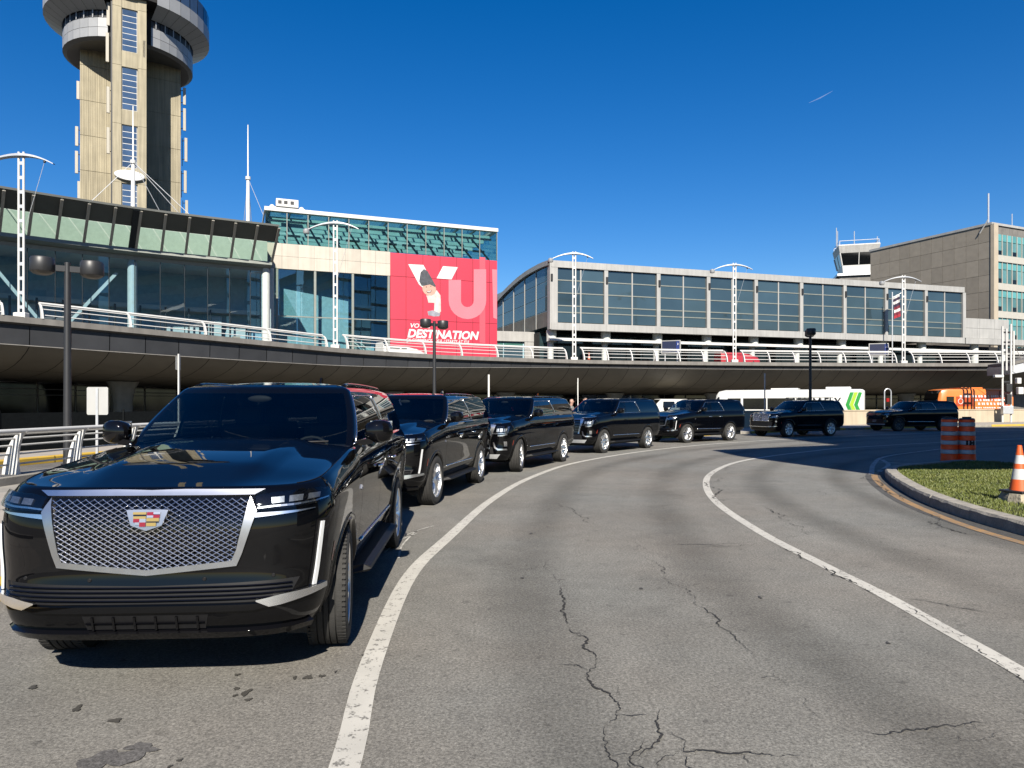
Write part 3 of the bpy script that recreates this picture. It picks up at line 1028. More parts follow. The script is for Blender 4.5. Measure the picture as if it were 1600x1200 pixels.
# ---------------- left hall: glass wall under a leaning glazed canopy
M_CANOPY = mat('canopy_panel', (0.15, 0.155, 0.14), 0.45, 0.3, 0.1, 1.0, objvar=0.06)
M_RIB = mat('canopy_rib', (0.62, 0.58, 0.50), 0.5, 0.3, 0.1)
M_LEDGE = mat('canopy_ledge', (0.27, 0.29, 0.26), 0.5, 0.2, 0.1)
G_BLUE = glass('blue_hall_glass', (0.72, 0.88, 0.95), 1.0, wobble=0.02, ior=1.5, coated=0.14, rtint=(0.80, 0.94, 1.0))
G_GREEN = glass('green_canopy_glass', (0.66, 0.77, 0.71), 0.8, ior=1.45)
G_TEAL = glass('teal_hall_glass', (0.82, 0.92, 0.93), 1.0, wobble=0.02, ior=1.4, coated=0.09, rtint=(0.75, 0.95, 1.0))
M_HALLW = mat('hall_white', (0.62, 0.65, 0.62), 0.6, 0, 0.08)
M_HALLF = mat('hall_floor', (0.20, 0.21, 0.22), 0.5, 0, 0.1)
M_HALLD = mat('hall_dark', (0.34, 0.52, 0.60), 0.6, 0, 0.15)
M_FRAMEDK = mat('dark_frame', (0.02, 0.028, 0.035), 0.4, 0.3, 0.05)
TP = Path([(-54, 31), (-43, 43.4), (-36, 50), (-28.5, 55.9), (-19.95, 60.9)], 0.4)
hall = thing('glass_hall', 'long blue glass hall with leaning green glazed canopy at the left', 'building', (-30, 58, 0))
HL = lambda p: (p.x + 30, p.y - 58, p.z)
def tp(s, o, z): 
    p = TP.at(s, o); return HL(Vector((p.x, p.y, z)))
nb = 20
bw = 1.75
sE = TP.L
for k in range(nb):
    b_ = sE - bw * k
    a_ = b_ - bw
    if a_ < 0: break
    gapbay = (k == 6)
    mb = MB(); mb.grid([[tp(a_ + 0.05, 0.0, 16.93), tp(b_ - 0.05, 0.0, 16.93)], [tp(a_ + 0.05, 1.5, 15.86), tp(b_ - 0.05, 1.5, 15.86)]]); mb.build('canopy_panel', M_CANOPY, hall)
    mb = MB(); mb.grid([[tp(a_ + 0.10, 1.54, 15.83), tp(b_ - 0.10, 1.54, 15.83)], [tp(a_ + 0.10, 3.15, 14.45), tp(b_ - 0.10, 3.15, 14.45)]]); mb.build('canopy_pane', M_FRAMEDK if False else G_GREEN, hall)
    mb = MB(); mb.bar(tp(b_, 0.05, 16.80), tp(b_, 3.1, 14.38), 0.20, 0.12); mb.build('canopy_rib', M_RIB, hall)
    mb = MB(); mb.grid([[tp(a_, 3.0, 14.42), tp(b_, 3.0, 14.42)], [tp(a_, 2.95, 14.12), tp(b_, 2.95, 14.12)], [tp(a_, 3.75, 13.9), tp(b_, 3.75, 13.9)], [tp(a_, 3.8, 13.6), tp(b_, 3.8, 13.6)]]); mb.build('canopy_ledge', M_LEDGE, hall)
    if k == 6:
        mb = MB(); mb.bar(tp(b_ - 0.3, 0.0, 16.86), tp(b_ - 0.3, 3.1, 14.4), 0.5, 0.12); mb.build('expansion_joint', M_FRAMEDK, hall)
    for z0_, z1_ in ((5.6, 8.1), (8.14, 13.6)):
        mb = MB(); mb.add([tp(a_ + 0.02, 3.8, z0_), tp(b_ - 0.02, 3.8, z0_), tp(b_ - 0.02, 3.8, z1_), tp(a_ + 0.02, 3.8, z1_)], [(0, 1, 2, 3)]); mb.build('wall_pane', G_BLUE, hall)
    mb = MB(); mb.bar(tp(a_, 3.78, 5.6), tp(a_, 3.78, 13.6), 0.05, 0.06); mb.build('mullion', M_FRAMEDK, hall)
nn = 24
mb = MB(); mb.grid([[tp(sE * k / nn, o, z) for k in range(nn + 1)] for o, z in ((-0.06, 16.9), (-0.06, 17.06), (1.5, 17.10), (1.5, 17.0), (0.0, 16.98))]); mb.build('roof_edge', M_CANOPY, hall)
mb = MB(); mb.grid([[tp(sE * k / nn, o, z) for k in range(nn + 1)] for o, z in ((5.1, 17.3), (18, 17.3), (18, 16.9), (5.1, 16.9), (5.1, 17.3))]); mb.build('roof', M_CANOPY, hall)
for k in range(nn):
    mb = MB(); mb.grid([[tp(sE * (k + q) / nn, o, z) for q in (0.02, 0.98)] for o, z in ((1.55, 17.16), (5.1, 17.32))]); mb.build('skylight_pane', G_GREEN, hall)
mb = MB(); mb.grid([[tp(sE * k / nn, o, z) for k in range(nn + 1)] for o, z in ((5.0, 17.1), (5.0, 15.6), (5.0, 14.0), (4.0, 13.95))]); mb.build('inner_ceiling', M_HALLW, hall)
mb = MB(); mb.grid([[tp(sE * k / nn, o, 5.65) for k in range(nn + 1)] for o in (3.7, 18)]); mb.build('hall_floor', M_HALLF, hall)
mb = MB(); mb.grid([[tp(sE * k / nn, 9.6, z) for k in range(nn + 1)] for z in (5.6, 16.6)]); mb.build('back_wall', M_HALLD, hall)
e0, e1 = Vector(tp(sE, 9.6, 5.6)), Vector(tp(sE - 0.5, 9.6, 5.6)); ed_ = (e0 - e1).normalized() * 9
mb = MB(); mb.prism([e0, e0 + ed_, e0 + ed_ + Vector((0, 0, 11)), e0 + Vector((0, 0, 11))], (0, 0.2, 0)); mb.build('side_wall', M_HALLD, hall)
mb = MB(); mb.grid([[tp(sE * k / nn, o, 13.75) for k in range(nn + 1)] for o in (4.0, 9.6)]); mb.build('hall_ceiling', M_HALLW, hall)
mb = MB(); mb.grid([[tp(sE * k / nn, o, z) for k in range(nn + 1)] for o, z in ((8.4, 10.2), (8.4, 10.6), (9.55, 10.6), (9.55, 10.2))]); mb.build('gallery', M_HALLW, hall)
for s_, m_ in ((sE - 0.35, M_HALLW), (sE - 10.6, M_HALLW), (sE - 21, M_HALLW)):
    mb = MB(); mb.tube([tp(s_, 4.35 if s_ < sE - 1 else 4.0, 5.6), tp(s_, 4.35 if s_ < sE - 1 else 4.0, 14.2)], 0.38, 14); mb.build('column', m_, hall, smooth=True, angle=50)
for sa, sb in ((sE - 19.8, sE - 15.9), (sE - 11.6, sE - 15.5), (sE - 22, sE - 26)):
    mb = MB(); mb.bar(tp(sa, 5.0, 12.6), tp(sb, 5.0, 7.2), 0.24, 0.24); mb.build('brace', M_HALLW, hall)
for sa, sb, z0_, z1_, o in ((sE - 17.2, sE - 13.4, 8.2, 10.0, 9.2), (sE - 8.6, sE - 5.4, 7.4, 9.7, 9.2), (sE - 4.7, sE - 3.6, 7.0, 9.9, 8.6), (sE - 3.1, sE - 1.3, 7.3, 9.4, 9.2), (sE - 13, sE - 10.8, 5.7, 7.2, 8), (sE - 7.9, sE - 6.4, 5.7, 7.5, 8)):
    mb = MB(); mb.prism([tp(sa, o, z0_), tp(sb, o, z0_), tp(sb, o, z1_), tp(sa, o, z1_)], (0, 0.1, 0)); mb.build('bright_panel', M_HALLW, hall)
for k in range(12):
    s_ = sE - 1.2 - 1.7 * k
    mb = MB(); mb.tube([tp(s_, 8, 5.6), tp(s_, 8, 10.4)], 0.09, 8); mb.build('inner_post', M_FRAMEDK, hall)
mb = MB(); mb.tube([tp(sE * k / nn, 3.55, 7.35) for k in range(nn + 1)], 0.06, 6); mb.build('handrail', M_HALLW, hall)
for s_ in (sE - 3.0, sE - 8.4, sE - 14.2, sE - 20.0):
    mb = MB(); p = tp(s_, 3.4, 7.5); mb.box(p, (0.6, 0.3, 0.28), rz=0.6); mb.build('wall_light', M_LEDGE, hall)

# ---------------- middle building with glass top storey and the red banner
rzm = math.atan2(8.6, 21.94)
mid = thing('glass_topped_building', 'pale terminal building with glass top storey beside the red banner', 'building', (-23.6, 68, 0), rzm)
M_PRECAST = mat('precast_panel', (0.60, 0.55, 0.47), 0.8, 0, 0.08, 1.0, streak=0.12, objvar=0.05)
G_TOP = glass('top_storey_glass', (0.71, 0.83, 0.805), 0.9, wobble=0.02, ior=1.3)
LM = 23.6
for k in range(12):
    x0, x1 = LM * k / 12, LM * (k + 1) / 12
    mb = MB(); mb.rng(x0 + 0.05, x1 - 0.05, 0, 0.03, 17.2, 20.25); mb.build('top_pane', G_TOP, mid)
    mb = MB(); mb.rng(x1 - 0.04, x1 + 0.04, -0.05, 0.12, 17.2, 20.25); mb.build('mullion', M_LEDGE, mid)
    mb = MB(); mb.bar((x0 + 1.2, 0.5, 17.3), (x0 + 0.2, 3.6, 20.2), 0.12, 0.16); mb.build('roof_truss', M_FRAMEDK, mid)
    mb = MB(); mb.rng(x0 + 0.2, x1 - 0.2, 1.2, 1.35, 19.55, 19.75); mb.build('ceiling_light', M_HALLW, mid)
    mb = MB(); mb.rng(x0 + 0.1, x1 - 0.5, 2.6, 2.8, 18.5, 18.7); mb.build('ceiling_light', M_LEDGE, mid)
for a_, b_, c_, d_ in ((-0.1, LM + 0.1, -0.15, 0.5), (-0.1, LM + 0.1, 13.4, 14.0), (-0.1, 0.4, 0.5, 13.4), (LM - 0.4, LM + 0.1, 0.5, 13.4)):
    mb = MB(); mb.rng(a_, b_, c_, d_, 20.25, 20.62); mb.build('roof_edge', M_WHITE, mid)
for k in range(12):
    for j in range(4):
        mb = MB(); mb.rng(0.4 + (LM - 0.8) * k / 12 + 0.05, 0.4 + (LM - 0.8) * (k + 1) / 12 - 0.05, 0.5 + 3.2 * j, 0.5 + 3.2 * j + 3.1, 20.40, 20.43); mb.build('roof_pane', G_TOP, mid)
    mb = MB(); mb.rng(0.4 + (LM - 0.8) * k / 12 - 0.06, 0.4 + (LM - 0.8) * k / 12 + 0.06, 0.5, 13.4, 20.2, 20.39); mb.build('roof_rafter', M_LEDGE, mid)
mb = MB(); mb.rng(0, LM, 13.8, 14, 5.6, 17.1); mb.build('back_wall', M_HALLD, mid)
for k in range(6):
    mb = MB(); mb.rng(LM * k / 6 + 0.06, LM * (k + 1) / 6 - 0.06, 13.8, 13.84, 17.2, 20.2); mb.build('top_pane', G_TOP, mid)
    mb = MB(); mb.rng(LM * k / 6 - 0.08, LM * k / 6 + 0.08, 13.7, 13.9, 17.15, 20.24); mb.build('mullion', M_LEDGE, mid)
    mb = MB(); mb.rng(0.3, LM - 0.3, 1.5 + 2.0 * k, 1.7 + 2.0 * k, 19.7, 20.1); mb.build('roof_beam', M_HALLD, mid)
mb = MB(); mb.rng(0.05, LM - 0.05, 0.4, 13.8, 16.7, 17.1); mb.build('upper_floor', M_HALLW, mid)
mb = MB(); mb.rng(0.3, LM - 0.3, 9.0, 9.2, 17.1, 18.3); mb.build('inner_wall', mat('hall_teal', (0.16, 0.24, 0.23), 0.6, 0, 0.15), mid)
for y0 in (0.05, 4.8, 9.5):
    mb = MB(); mb.rng(-0.02, 0.01, y0, y0 + 4.6, 17.2, 20.2); mb.build('top_pane', G_TOP, mid)
    mb = MB(); mb.rng(LM - 0.01, LM + 0.02, y0, y0 + 4.6, 17.2, 20.2); mb.build('top_pane', G_TOP, mid)
mb = MB(); mb.rng(LM - 0.3, LM + 0.02, 0.3, 13.9, 5.6, 17.15); mb.build('end_wall', mat('banner_red_side', (0.50, 0.035, 0.065), 0.5, 0, 0.05), mid)
for k in range(8):
    x0, x1 = 12.0 * k / 8, 12.0 * (k + 1) / 8
    for z0_, z1_ in ((14.75, 15.95), (15.97, 17.18)):
        mb = MB(); mb.rng(x0 + 0.008, x1 - 0.008, -0.12, 0.3, z0_, z1_); mb.build('precast_panel', M_PRECAST, mid)
cols_ = [0.0, 1.05, 4.6, 8.25, 11.85]
for a, b in zip(cols_, cols_[1:]):
    n_ = max(1, round((b - a) / 1.8))
    for q in range(n_):
        for z0_, z1_ in ((5.6, 10.15), (10.25, 14.7)):
            x0, x1 = a + (b - a) * q / n_, a + (b - a) * (q + 1) / n_
            mb = MB(); mb.rng(x0 + 0.03, x1 - 0.03, 0.0, 0.03, z0_, z1_); mb.build('pane', G_TEAL, mid)
    mb = MB(); mb.rng(b - 0.11, b + 0.11, -0.08, 0.25, 5.6, 14.72); mb.build('mullion', M_LEDGE, mid)
    mb = MB(); mb.rng(a, b - 0.12, -0.05, 0.1, 10.15, 10.25); mb.build('transom', M_LEDGE, mid)
mb = MB(); mb.tube([(0.35, -0.5, 5.6), (0.35, -0.5, 14.6)], 0.42, 14); mb.build('column', M_HALLW, mid, smooth=True, angle=50)
mb = MB(); mb.rng(0.1, 12, 0.4, 13.7, 5.5, 5.65); mb.build('hall_floor', M_HALLF, mid)
mb = MB(); mb.rng(0.1, 11.9, 8.2, 8.4, 5.6, 14.7); mb.build('inner_wall', M_HALLD, mid)
for k, (y0, xa, xb, za, zb) in enumerate(((4.5, 11.2, 4.2, 6.2, 11.2), (6.5, 10.6, 3.0, 6.6, 12.2))):
    mb = MB(); mb.bar((xa, y0, za), (xb, y0, zb), 1.4, 0.35); mb.build('escalator', M_HALLW if k else M_LEDGE, mid)
    mb = MB(); mb.bar((xa, y0 - 0.7, za + 0.8), (xb, y0 - 0.7, zb + 0.8), 0.06, 0.10); mb.build('handrail', M_HALLW, mid)
for x0 in (2.2, 5.3, 6.9, 9.2, 10.3):
    mb = MB(); mb.rng(x0, x0 + 0.25, 7.5, 7.8, 5.6, 14.7); mb.build('inner_post', M_HALLD, mid)
for x0, x1, z0_, z1_ in ((1.2, 4.0, 12.4, 12.9), (4.8, 8.0, 10.9, 11.3), (8.5, 11.5, 12.0, 12.4)):
    mb = MB(); mb.rng(x0, x1, 5.8, 6.4, z0_, z1_); mb.build('gallery', M_HALLW, mid)
# window-cleaning carriage on the roof
bmu = thing('roof_carriage', 'white maintenance carriage on the roof edge of the glass top storey', 'machine', (-22.2, 69.6, 20.62), rzm)
mb = MB(); mb.rng(-0.9, 1.2, -0.5, 0.5, 0.28, 1.05); mb.build('cabin', M_WHITE, bmu, bevel=0.05)
for x in (-0.55, 0.0, 0.6):
    mb = MB(); mb.rng(x - 0.16, x + 0.16, -0.54, -0.49, 0.55, 0.85); mb.build('hatch', M_DKMETAL, bmu)
for x in (-1.25, 1.5):
    mb = MB(); mb.lathe([(0.0, -0.15), (0.24, -0.15), (0.24, 0.15), (0.0, 0.15)], 14, 'y', c=(x, 0, 0.25)); mb.build('drum', M_WHITE, bmu)
mb = MB(); mb.rng(-1.5, 1.8, -0.3, 0.3, 0.0, 0.26); mb.build('chassis', M_GALV, bmu)

# ---------------- red banner
M_RED = mat('banner_red', (0.62, 0.027, 0.068), 0.55, 0, 0.06, 0.5, objvar=0.03)
M_PINK = mat('banner_pink', (0.80, 0.20, 0.25), 0.55, 0, 0.05, 0.5)
M_PINK2 = mat('banner_light_red', (0.70, 0.085, 0.125), 0.55, 0, 0.05, 0.5)
M_PRWH = mat('banner_white', (0.80, 0.78, 0.77), 0.55, 0, 0.05, 0.7)
bx0, by0 = -23.6 + 12.0 * math.cos(rzm), 68 + 12.0 * math.sin(rzm)
ban = thing('advertising_banner', 'huge red wall banner with white lettering and a smiling person in a knit cap', 'banner', (bx0 + 0.06 * math.sin(rzm), by0 - 0.06 * math.cos(rzm), 0), rzm)
BW = 11.62
vx = [0, 1.64, 3.42, 5.25, 7.06, 8.85, 10.72, BW]
vz = [5.9, 10.35, 14.75, 17.15]
for i in range(7):
    for j in range(3):
        mb = MB(); mb.rng(vx[i] + 0.02, vx[i + 1] - 0.02, 0, 0.05, vz[j] + 0.02, vz[j + 1] - 0.02); mb.build('banner_panel', M_RED, ban)
mb = MB(); mb.rng(0.01, BW - 0.01, 0.03, 0.045, 5.92, 17.13); mb.build('banner_backing', M_SEAM, ban)
def bshape(pts, m, lay, name='print'):
    mb = MB(); y = -0.004 * lay - 0.002
    mb.prism([(x, y, z) for x, z in pts], (0, 0.0015, 0)); return mb.build(name, m, ban)
def BX(px): return (px - 612) / (776 - 612) * BW
def zat(px, py):       # banner height read along the wall's own perspective
    d = 72.4 + (76.6 - 72.4) * (px - 612) / 164
    return 1.72 + (631 - py) * d / 1110
def Q(zx, zy):         # banner drawing grid, 6 units to a picture unit
    px, py = 590 + zx / 6, 380 + zy / 6
    return (BX(px), zat(px, py))
def pol(pts, m, lay, name='print'): return bshape([Q(*p) for p in pts], m, lay, name)
# big U and the start of the next letter
U = [(655, 345), (655, 530)]
for k in range(13):
    a = PI + PI * k / 12
    U.append((832 + 177 * math.cos(a), 535 - 177 * math.sin(a)))
U += [(1008, 245), (890, 245), (890, 535)]
for k in range(9):
    a = 2 * PI - PI * k / 8
    U.append((830 + 60 * math.cos(a), 540 - 60 * math.sin(a)))
U += [(770, 345)]
pol(U, M_PINK, 1, 'letter')
pol([(1066, 245), (1112, 248), (1112, 712), (1078, 700)], M_PINK, 1, 'letter')
pol([(945, 130), (1000, 135), (1000, 940), (945, 930)], M_PINK2, 0.4)
# the Y: two arms and stem
pol([(290, 198), (425, 205), (540, 430), (470, 470), (385, 385)], M_PRWH, 1, 'letter')
pol([(603, 216), (740, 226), (682, 340), (545, 330)], M_PRWH, 1, 'letter')
# person: cap, face, scarf, coat, shoe
cap = mat('print_cap', (0.07, 0.075, 0.09), 0.8, 0, 0.5, 3)
skin = mat('print_skin', (0.62, 0.36, 0.28), 0.7, 0, 0.1, 2)
coat = mat('print_coat', (0.62, 0.57, 0.53), 0.7, 0, 0.25, 2)
dark = mat('print_dark', (0.10, 0.04, 0.04), 0.7, 0, 0.1)
shoe = mat('print_shoe', (0.30, 0.31, 0.36), 0.7, 0, 0.4, 3)
pol([(400, 275), (430, 243), (462, 262), (500, 330), (537, 400), (490, 372), (440, 378), (412, 405), (388, 360)], cap, 2)
face = [(478 + 62 * math.cos(a) + 6 * math.sin(a), 430 + 62 * math.sin(a)) for a in [2 * PI * k / 18 for k in range(18)]]
pol(face, skin, 2.4)
pol([(440, 372), (490, 366), (540, 400), (530, 412), (485, 388), (425, 402), (413, 398)], cap, 3)
pol([(452, 446), (478, 452), (500, 436), (496, 458), (478, 470), (458, 464)], dark, 3.2)
pol([(457, 449), (478, 455), (496, 441), (493, 450), (478, 462), (461, 456)], M_PRWH, 3.6)
for ex, ey in ((452, 412), (492, 404)):
    pol([(ex - 8, ey), (ex, ey - 6), (ex + 8, ey), (ex, ey + 5)], dark, 3.2)
pol([(450, 490), (500, 492), (545, 440), (580, 490), (585, 640), (560, 670), (520, 655), (525, 560), (470, 558), (462, 520)], coat, 2)
pol([(548, 500), (566, 520), (548, 640), (534, 640)], M_PRWH, 2.5)
pol([(462, 640), (510, 630), (580, 660), (570, 685), (520, 688), (470, 676)], shoe, 2.2)
tx = dict(shear=0.22, extrude=0.001)
def btext(body, size, zx, zy, bold, xs=1.0):
    x, z = Q(zx, zy)
    return text(body, size, M_PRWH, ban, (x, -0.012, z), bold=bold, xscale=xs, **tx)
btext('VOTRE', 0.62, 303, 790, 0.012, 1.1)
btext('DESTINATION', 1.16, 280, 880, 0.045, 1.02)
btext('ÇA COMMENCE À YUL / STARTS AT YUL', 0.52, 268, 925, 0.006, 0.73)
# ---------------- long terminal on the right
rzr = math.atan2(17.4, 54.65)
LR = 57.3
ter = thing('long_terminal', 'long low terminal with grey glass bays above white columns', 'building', (4.05, 75, 0), rzr)
M_ALU = mat('aluminium_cladding', (0.49, 0.485, 0.465), 0.5, 0.15, 0.10, 0.8, streak=0.16, objvar=0.04)
M_GREYGL = mat('grey_blind_glass', (0.045, 0.078, 0.10), 0.05, 0, 0.15, 0.35, objvar=0.24, spec=0.8, tilt=0.05)
mb = MB(); mb.rng(0.0, LR, 0.25, 24, 10.2, 16.2); mb.build('core', M_HALLD, ter)
zr_ = [10.35, 11.45, 12.15, 13.5, 14.85, 16.1]
for k in range(9):
    x0, x1 = LR * k / 9, LR * (k + 1) / 9
    mb = MB(); mb.rng(x0 + 0.005, x1 - 0.005, -0.25, 0.3, 16.15, 16.85); mb.build('top_band', M_ALU, ter)
    for q in range(2):
        a, b = x0 + (x1 - x0) * q / 2, x0 + (x1 - x0) * (q + 1) / 2
        mb = MB(); mb.rng(a + 0.005, b - 0.005, -0.28, 0.4, 9.55, 10.3); mb.build('bottom_band', M_ALU, ter)
    mb = MB(); mb.rng(x0 - 0.22 if k else 0.0, x0 + 0.22 if k else 0.75, -0.22, 0.2, 10.3, 16.15); mb.build('pier', M_ALU, ter)
    mb = MB(); mb.bar((x0 + 0.05, -0.3, 14.7), (x0 + 0.05, -0.3, 15.4), 0.16, 0.2); mb.build('bracket', M_DKMETAL, ter)
    xa0 = x0 + (0.22 if k else 0.75); xb0 = x1 - 0.22
    for q in range(2):
        a, b = xa0 + (xb0 - xa0) * q / 2, xa0 + (xb0 - xa0) * (q + 1) / 2
        for j in range(5):
            mb = MB(); mb.rng(a + 0.05, b - 0.05, 0.0, 0.03, zr_[j] + 0.05, zr_[j + 1] - 0.05); mb.build('pane', M_GREYGL, ter)
    xm_ = (xa0 + xb0) / 2
    mb = MB(); mb.rng(xm_ - 0.07, xm_ + 0.07, -0.08, 0.1, 10.3, 16.15); mb.build('mullion', M_ALU, ter)
    for j in range(1, 5):
        mb = MB(); mb.rng(xa0, xb0, -0.05, 0.1, zr_[j] - 0.055, zr_[j] + 0.055); mb.build('transom', M_LEDGE, ter)
    # lower storey
    mb = MB(); mb.tube([(x0 + 0.5, 1.3, 5.6), (x0 + 0.5, 1.3, 8.4)], 0.34, 12); mb.tube([(x0 + 0.5, 1.0, 8.4), (x0 + 0.5, 1.0, 9.6)], 0.55, 14); mb.build('column', M_HALLW, ter, smooth=True, angle=50)
    for q in range(3):
        a, b = x0 + (x1 - x0) * q / 3, x0 + (x1 - x0) * (q + 1) / 3
        mb = MB(); mb.rng(a + 0.05, b - 0.05, 3.5, 3.55, 5.6, 9.5); mb.build('lower_pane', mat('dark_lower_glass', (0.02, 0.035, 0.038), 0.06, 0, 0.2, 0.4, objvar=0.3), ter)
    mb = MB(); mb.rng(x0, x1 - 0.02, 0.2, 0.6, 8.45, 8.75); mb.build('canopy_beam', M_WHITE, ter)
mb = MB(); mb.rng(LR - 0.25, LR + 0.25, -0.22, 0.2, 10.3, 16.15); mb.build('pier', M_ALU, ter)
mb = MB(); mb.rng(0, LR + 30, 3.6, 24, 5.5, 9.6); mb.build('lower_core', M_SEAM, ter)
for k in range(6):
    x0 = LR + 5.0 * k
    mb = MB(); mb.rng(x0 + 0.26 if k == 0 else x0, x0 + 4.98, -0.2, 1.0, 9.55, 10.3); mb.build('bottom_band', M_ALU, ter)
    mb = MB(); mb.tube([(x0 + 3, 0.9, 5.6), (x0 + 3, 0.9, 9.6)], 0.5, 12); mb.build('column', M_HALLW, ter, smooth=True, angle=50)
    mb = MB(); mb.rng(x0, x0 + 4.98, 0.2, 0.6, 8.45, 8.75); mb.build('canopy_beam', M_WHITE, ter)
for k in range(3):
    for j in range(2):
        mb = MB(); mb.rng(LR + 0.4 + 2.6 * k, LR + 2.97 + 2.6 * k, 0.1, 0.5, 10.35 + 1.3 * j, 11.62 + 1.3 * j); mb.build('cladding_panel', M_ALU, ter)
# barrel roof and its glazed left end
arc_ = [(0, 16.8), (3, 16.95), (6, 16.95), (10, 16.75), (14, 16.3), (19, 15.5), (24, 14.3)]
rr_ = [(y, ip(arc_, y)) for y in [24 * k / 16 for k in range(17)]]
mb = MB(); mb.grid([[(-0.25, y, z + 0.05) for y, z in rr_], [(LR + 0.2, y, z + 0.05) for y, z in rr_]]); mb.build('roof', M_ALU, ter, smooth=True)
mb = MB(); mb.grid([[(-0.3, y, z + 0.08) for y, z in rr_], [(-0.3, y, z - 0.45) for y, z in rr_], [(0.1, y, z - 0.45) for y, z in rr_]]); mb.build('verge_trim', M_ALU, ter)
G_END = glass('end_wall_glass', (0.30, 0.42, 0.44), 1.0, body=(0.07, 0.11, 0.12), bodyfac=0.7)
ys_ = [0.6, 4.4, 8.4, 12.6, 17.0, 21.5]
for a, b in zip(ys_, ys_[1:]):
    top_ = min(ip(arc_, a), ip(arc_, b)) - 0.5
    for z0_, z1_ in ((10.0, 11.6), (11.7, 13.2), (13.3, 14.8), (14.9, 16.45)):
        if z0_ > top_: continue
        t0, t1 = min(z1_, ip(arc_, a) - 0.5), min(z1_, ip(arc_, b) - 0.5)
        if z1_ < 14.85: t0 = t1 = min(z1_, top_)
        mb = MB(); mb.prism([(-0.02, a + 0.08, z0_), (-0.02, b - 0.08, z0_), (-0.02, b - 0.08, max(z0_ + 0.1, t1)), (-0.02, a + 0.08, max(z0_ + 0.1, t0))], (0.03, 0, 0)); mb.build('end_pane' if z0_ > 11 else 'end_panel', G_END if z0_ > 11 else M_CAP, ter)
    mb = MB(); mb.rng(-0.08, 0.02, b - 0.08, b + 0.08, 10, ip(arc_, b) - 0.45); mb.build('mullion', M_ALU, ter)
mb = MB(); mb.rng(-0.12, 0.1, -0.2, 0.6, 9.6, 16.6); mb.build('pier', M_ALU, ter)
# link block between banner and long terminal
lk = thing('link_block', 'small pale link building between the red banner and the long terminal', 'building', (-2.5, 78.5, 0), rzr)
mb = MB(); mb.rng(-1, 7.4, 0.2, 8, 5.6, 9.4); mb.build('core', M_HALLD, lk)
mb = MB(); mb.rng(-1, 7.4, -0.1, 0.5, 8.7, 9.8); mb.build('top_band', M_ALU, lk)
for a, b in ((0.1, 1.6), (1.7, 3.9)):
    mb = MB(); mb.rng(a, b, 0.05, 0.1, 5.6, 8.1); mb.build('pane', M_GREYGL, lk)
    mb = MB(); mb.rng(a, b, 0.0, 0.1, 8.15, 8.65); mb.build('pane', G_GREEN, lk)
for z in (5.6, 6.7, 7.8):
    mb = MB(); mb.rng(4.1, 7.4, -0.05, 0.2, z, z + 1.07); mb.build('cladding_panel', M_ALU, lk)

# ---------------- stone office block at the far right
ofd = Vector((70.8 - 62.4, 105 - 123.7)).normalized()
ang = math.atan2(ofd.y, ofd.x)
off_ = thing('stone_office_block', 'brown stone office block with turquoise window wall at the far right', 'building', (62.4, 123.7, 0), ang)
M_STONE = mat('stone_panel', (0.31, 0.275, 0.225), 0.85, 0, 0.10, 1.2, bump=0.1, objvar=0.08)
LO = 20.5
mb = MB(); mb.rng(0, LO, 0.12, 20, 0, 28.2); mb.build('core', M_CAP, off_)
for i in range(11):
    for j in range(8):
        x0, x1 = LO * i / 11, LO * (i + 1) / 11
        z0_, z1_ = 8.6 + 2.45 * j, 8.6 + 2.45 * (j + 1)
        mb = MB(); mb.rng(x0 + 0.02, x1 - 0.02, 0, 0.11, z0_ + 0.02, z1_ - 0.02); mb.build('stone_panel', M_STONE, off_)
mb = MB(); mb.rng(-0.2, LO + 0.2, -0.12, 20, 28.2, 28.55); mb.build('coping', M_ALU, off_)
mb = MB(); mb.rng(LO, LO + 0.5, -0.1, 0.9, 8, 28.3); mb.build('corner_pier', mat('buff_stone', (0.50, 0.43, 0.33), 0.85, 0, 0.08, 1, streak=0.1), off_)
mb = MB(); mb.bar((LO - 1.5, -0.25, 27.2), (LO - 0.2, -0.4, 28.9), 0.12, 0.12); mb.build('camera_arm', M_WHITE, off_)
mb = MB(); mb.tube([(LO - 1.0, 1.0, 28.3), (LO - 1.0, 1.0, 33.2)], 0.12, 8); mb.build('antenna', M_GALV, off_)
mb = MB(); mb.tube([(LO - 0.6, 6.0, 28.3), (LO - 0.6, 6.0, 30.6)], 0.06, 6); mb.build('antenna', M_GALV, off_)
G_TURQ = mat('turquoise_spandrel', (0.12, 0.36, 0.37), 0.12, 0, 0.10, 0.8, objvar=0.16)
G_TURW = mat('turquoise_window', (0.10, 0.23, 0.24), 0.05, 0, 0.2, 0.5, objvar=0.5)
M_OFRAME = mat('office_frame', (0.55, 0.53, 0.47), 0.6, 0.1, 0.06)
for f in range(5):
    zb_ = 26.9 - 4.15 * f
    for i in range(9):
        y0 = 1.0 + 1.18 * i
        mb = MB(); mb.rng(LO + 0.1, LO + 0.2, y0 + 0.06, y0 + 1.12, zb_ - 1.0, zb_); mb.build('spandrel', G_TURQ, off_)
        mb = MB(); mb.rng(LO + 0.1, LO + 0.2, y0 + 0.06, y0 + 1.12, zb_ - 3.05, zb_ - 1.08); mb.build('window', G_TURW, off_)
        mb = MB(); mb.rng(LO + 0.05, LO + 0.32, y0 - 0.05, y0 + 0.05, zb_ - 3.1, zb_); mb.build('mullion', M_OFRAME, off_)
        if (i * 7 + f * 3) % 3 == 0:
            mb = MB(); mb.rng(LO + 0.2, LO + 0.24, y0 + 0.1, y0 + 1.08, zb_ - 3.0, zb_ - 2.4); mb.build('window_vent', M_DARKGL, off_)
    mb = MB(); mb.rng(LO + 0.05, LO + 0.4, 1.0, 19, zb_ - 4.1, zb_ - 3.12); mb.build('floor_band', M_OFRAME, off_)
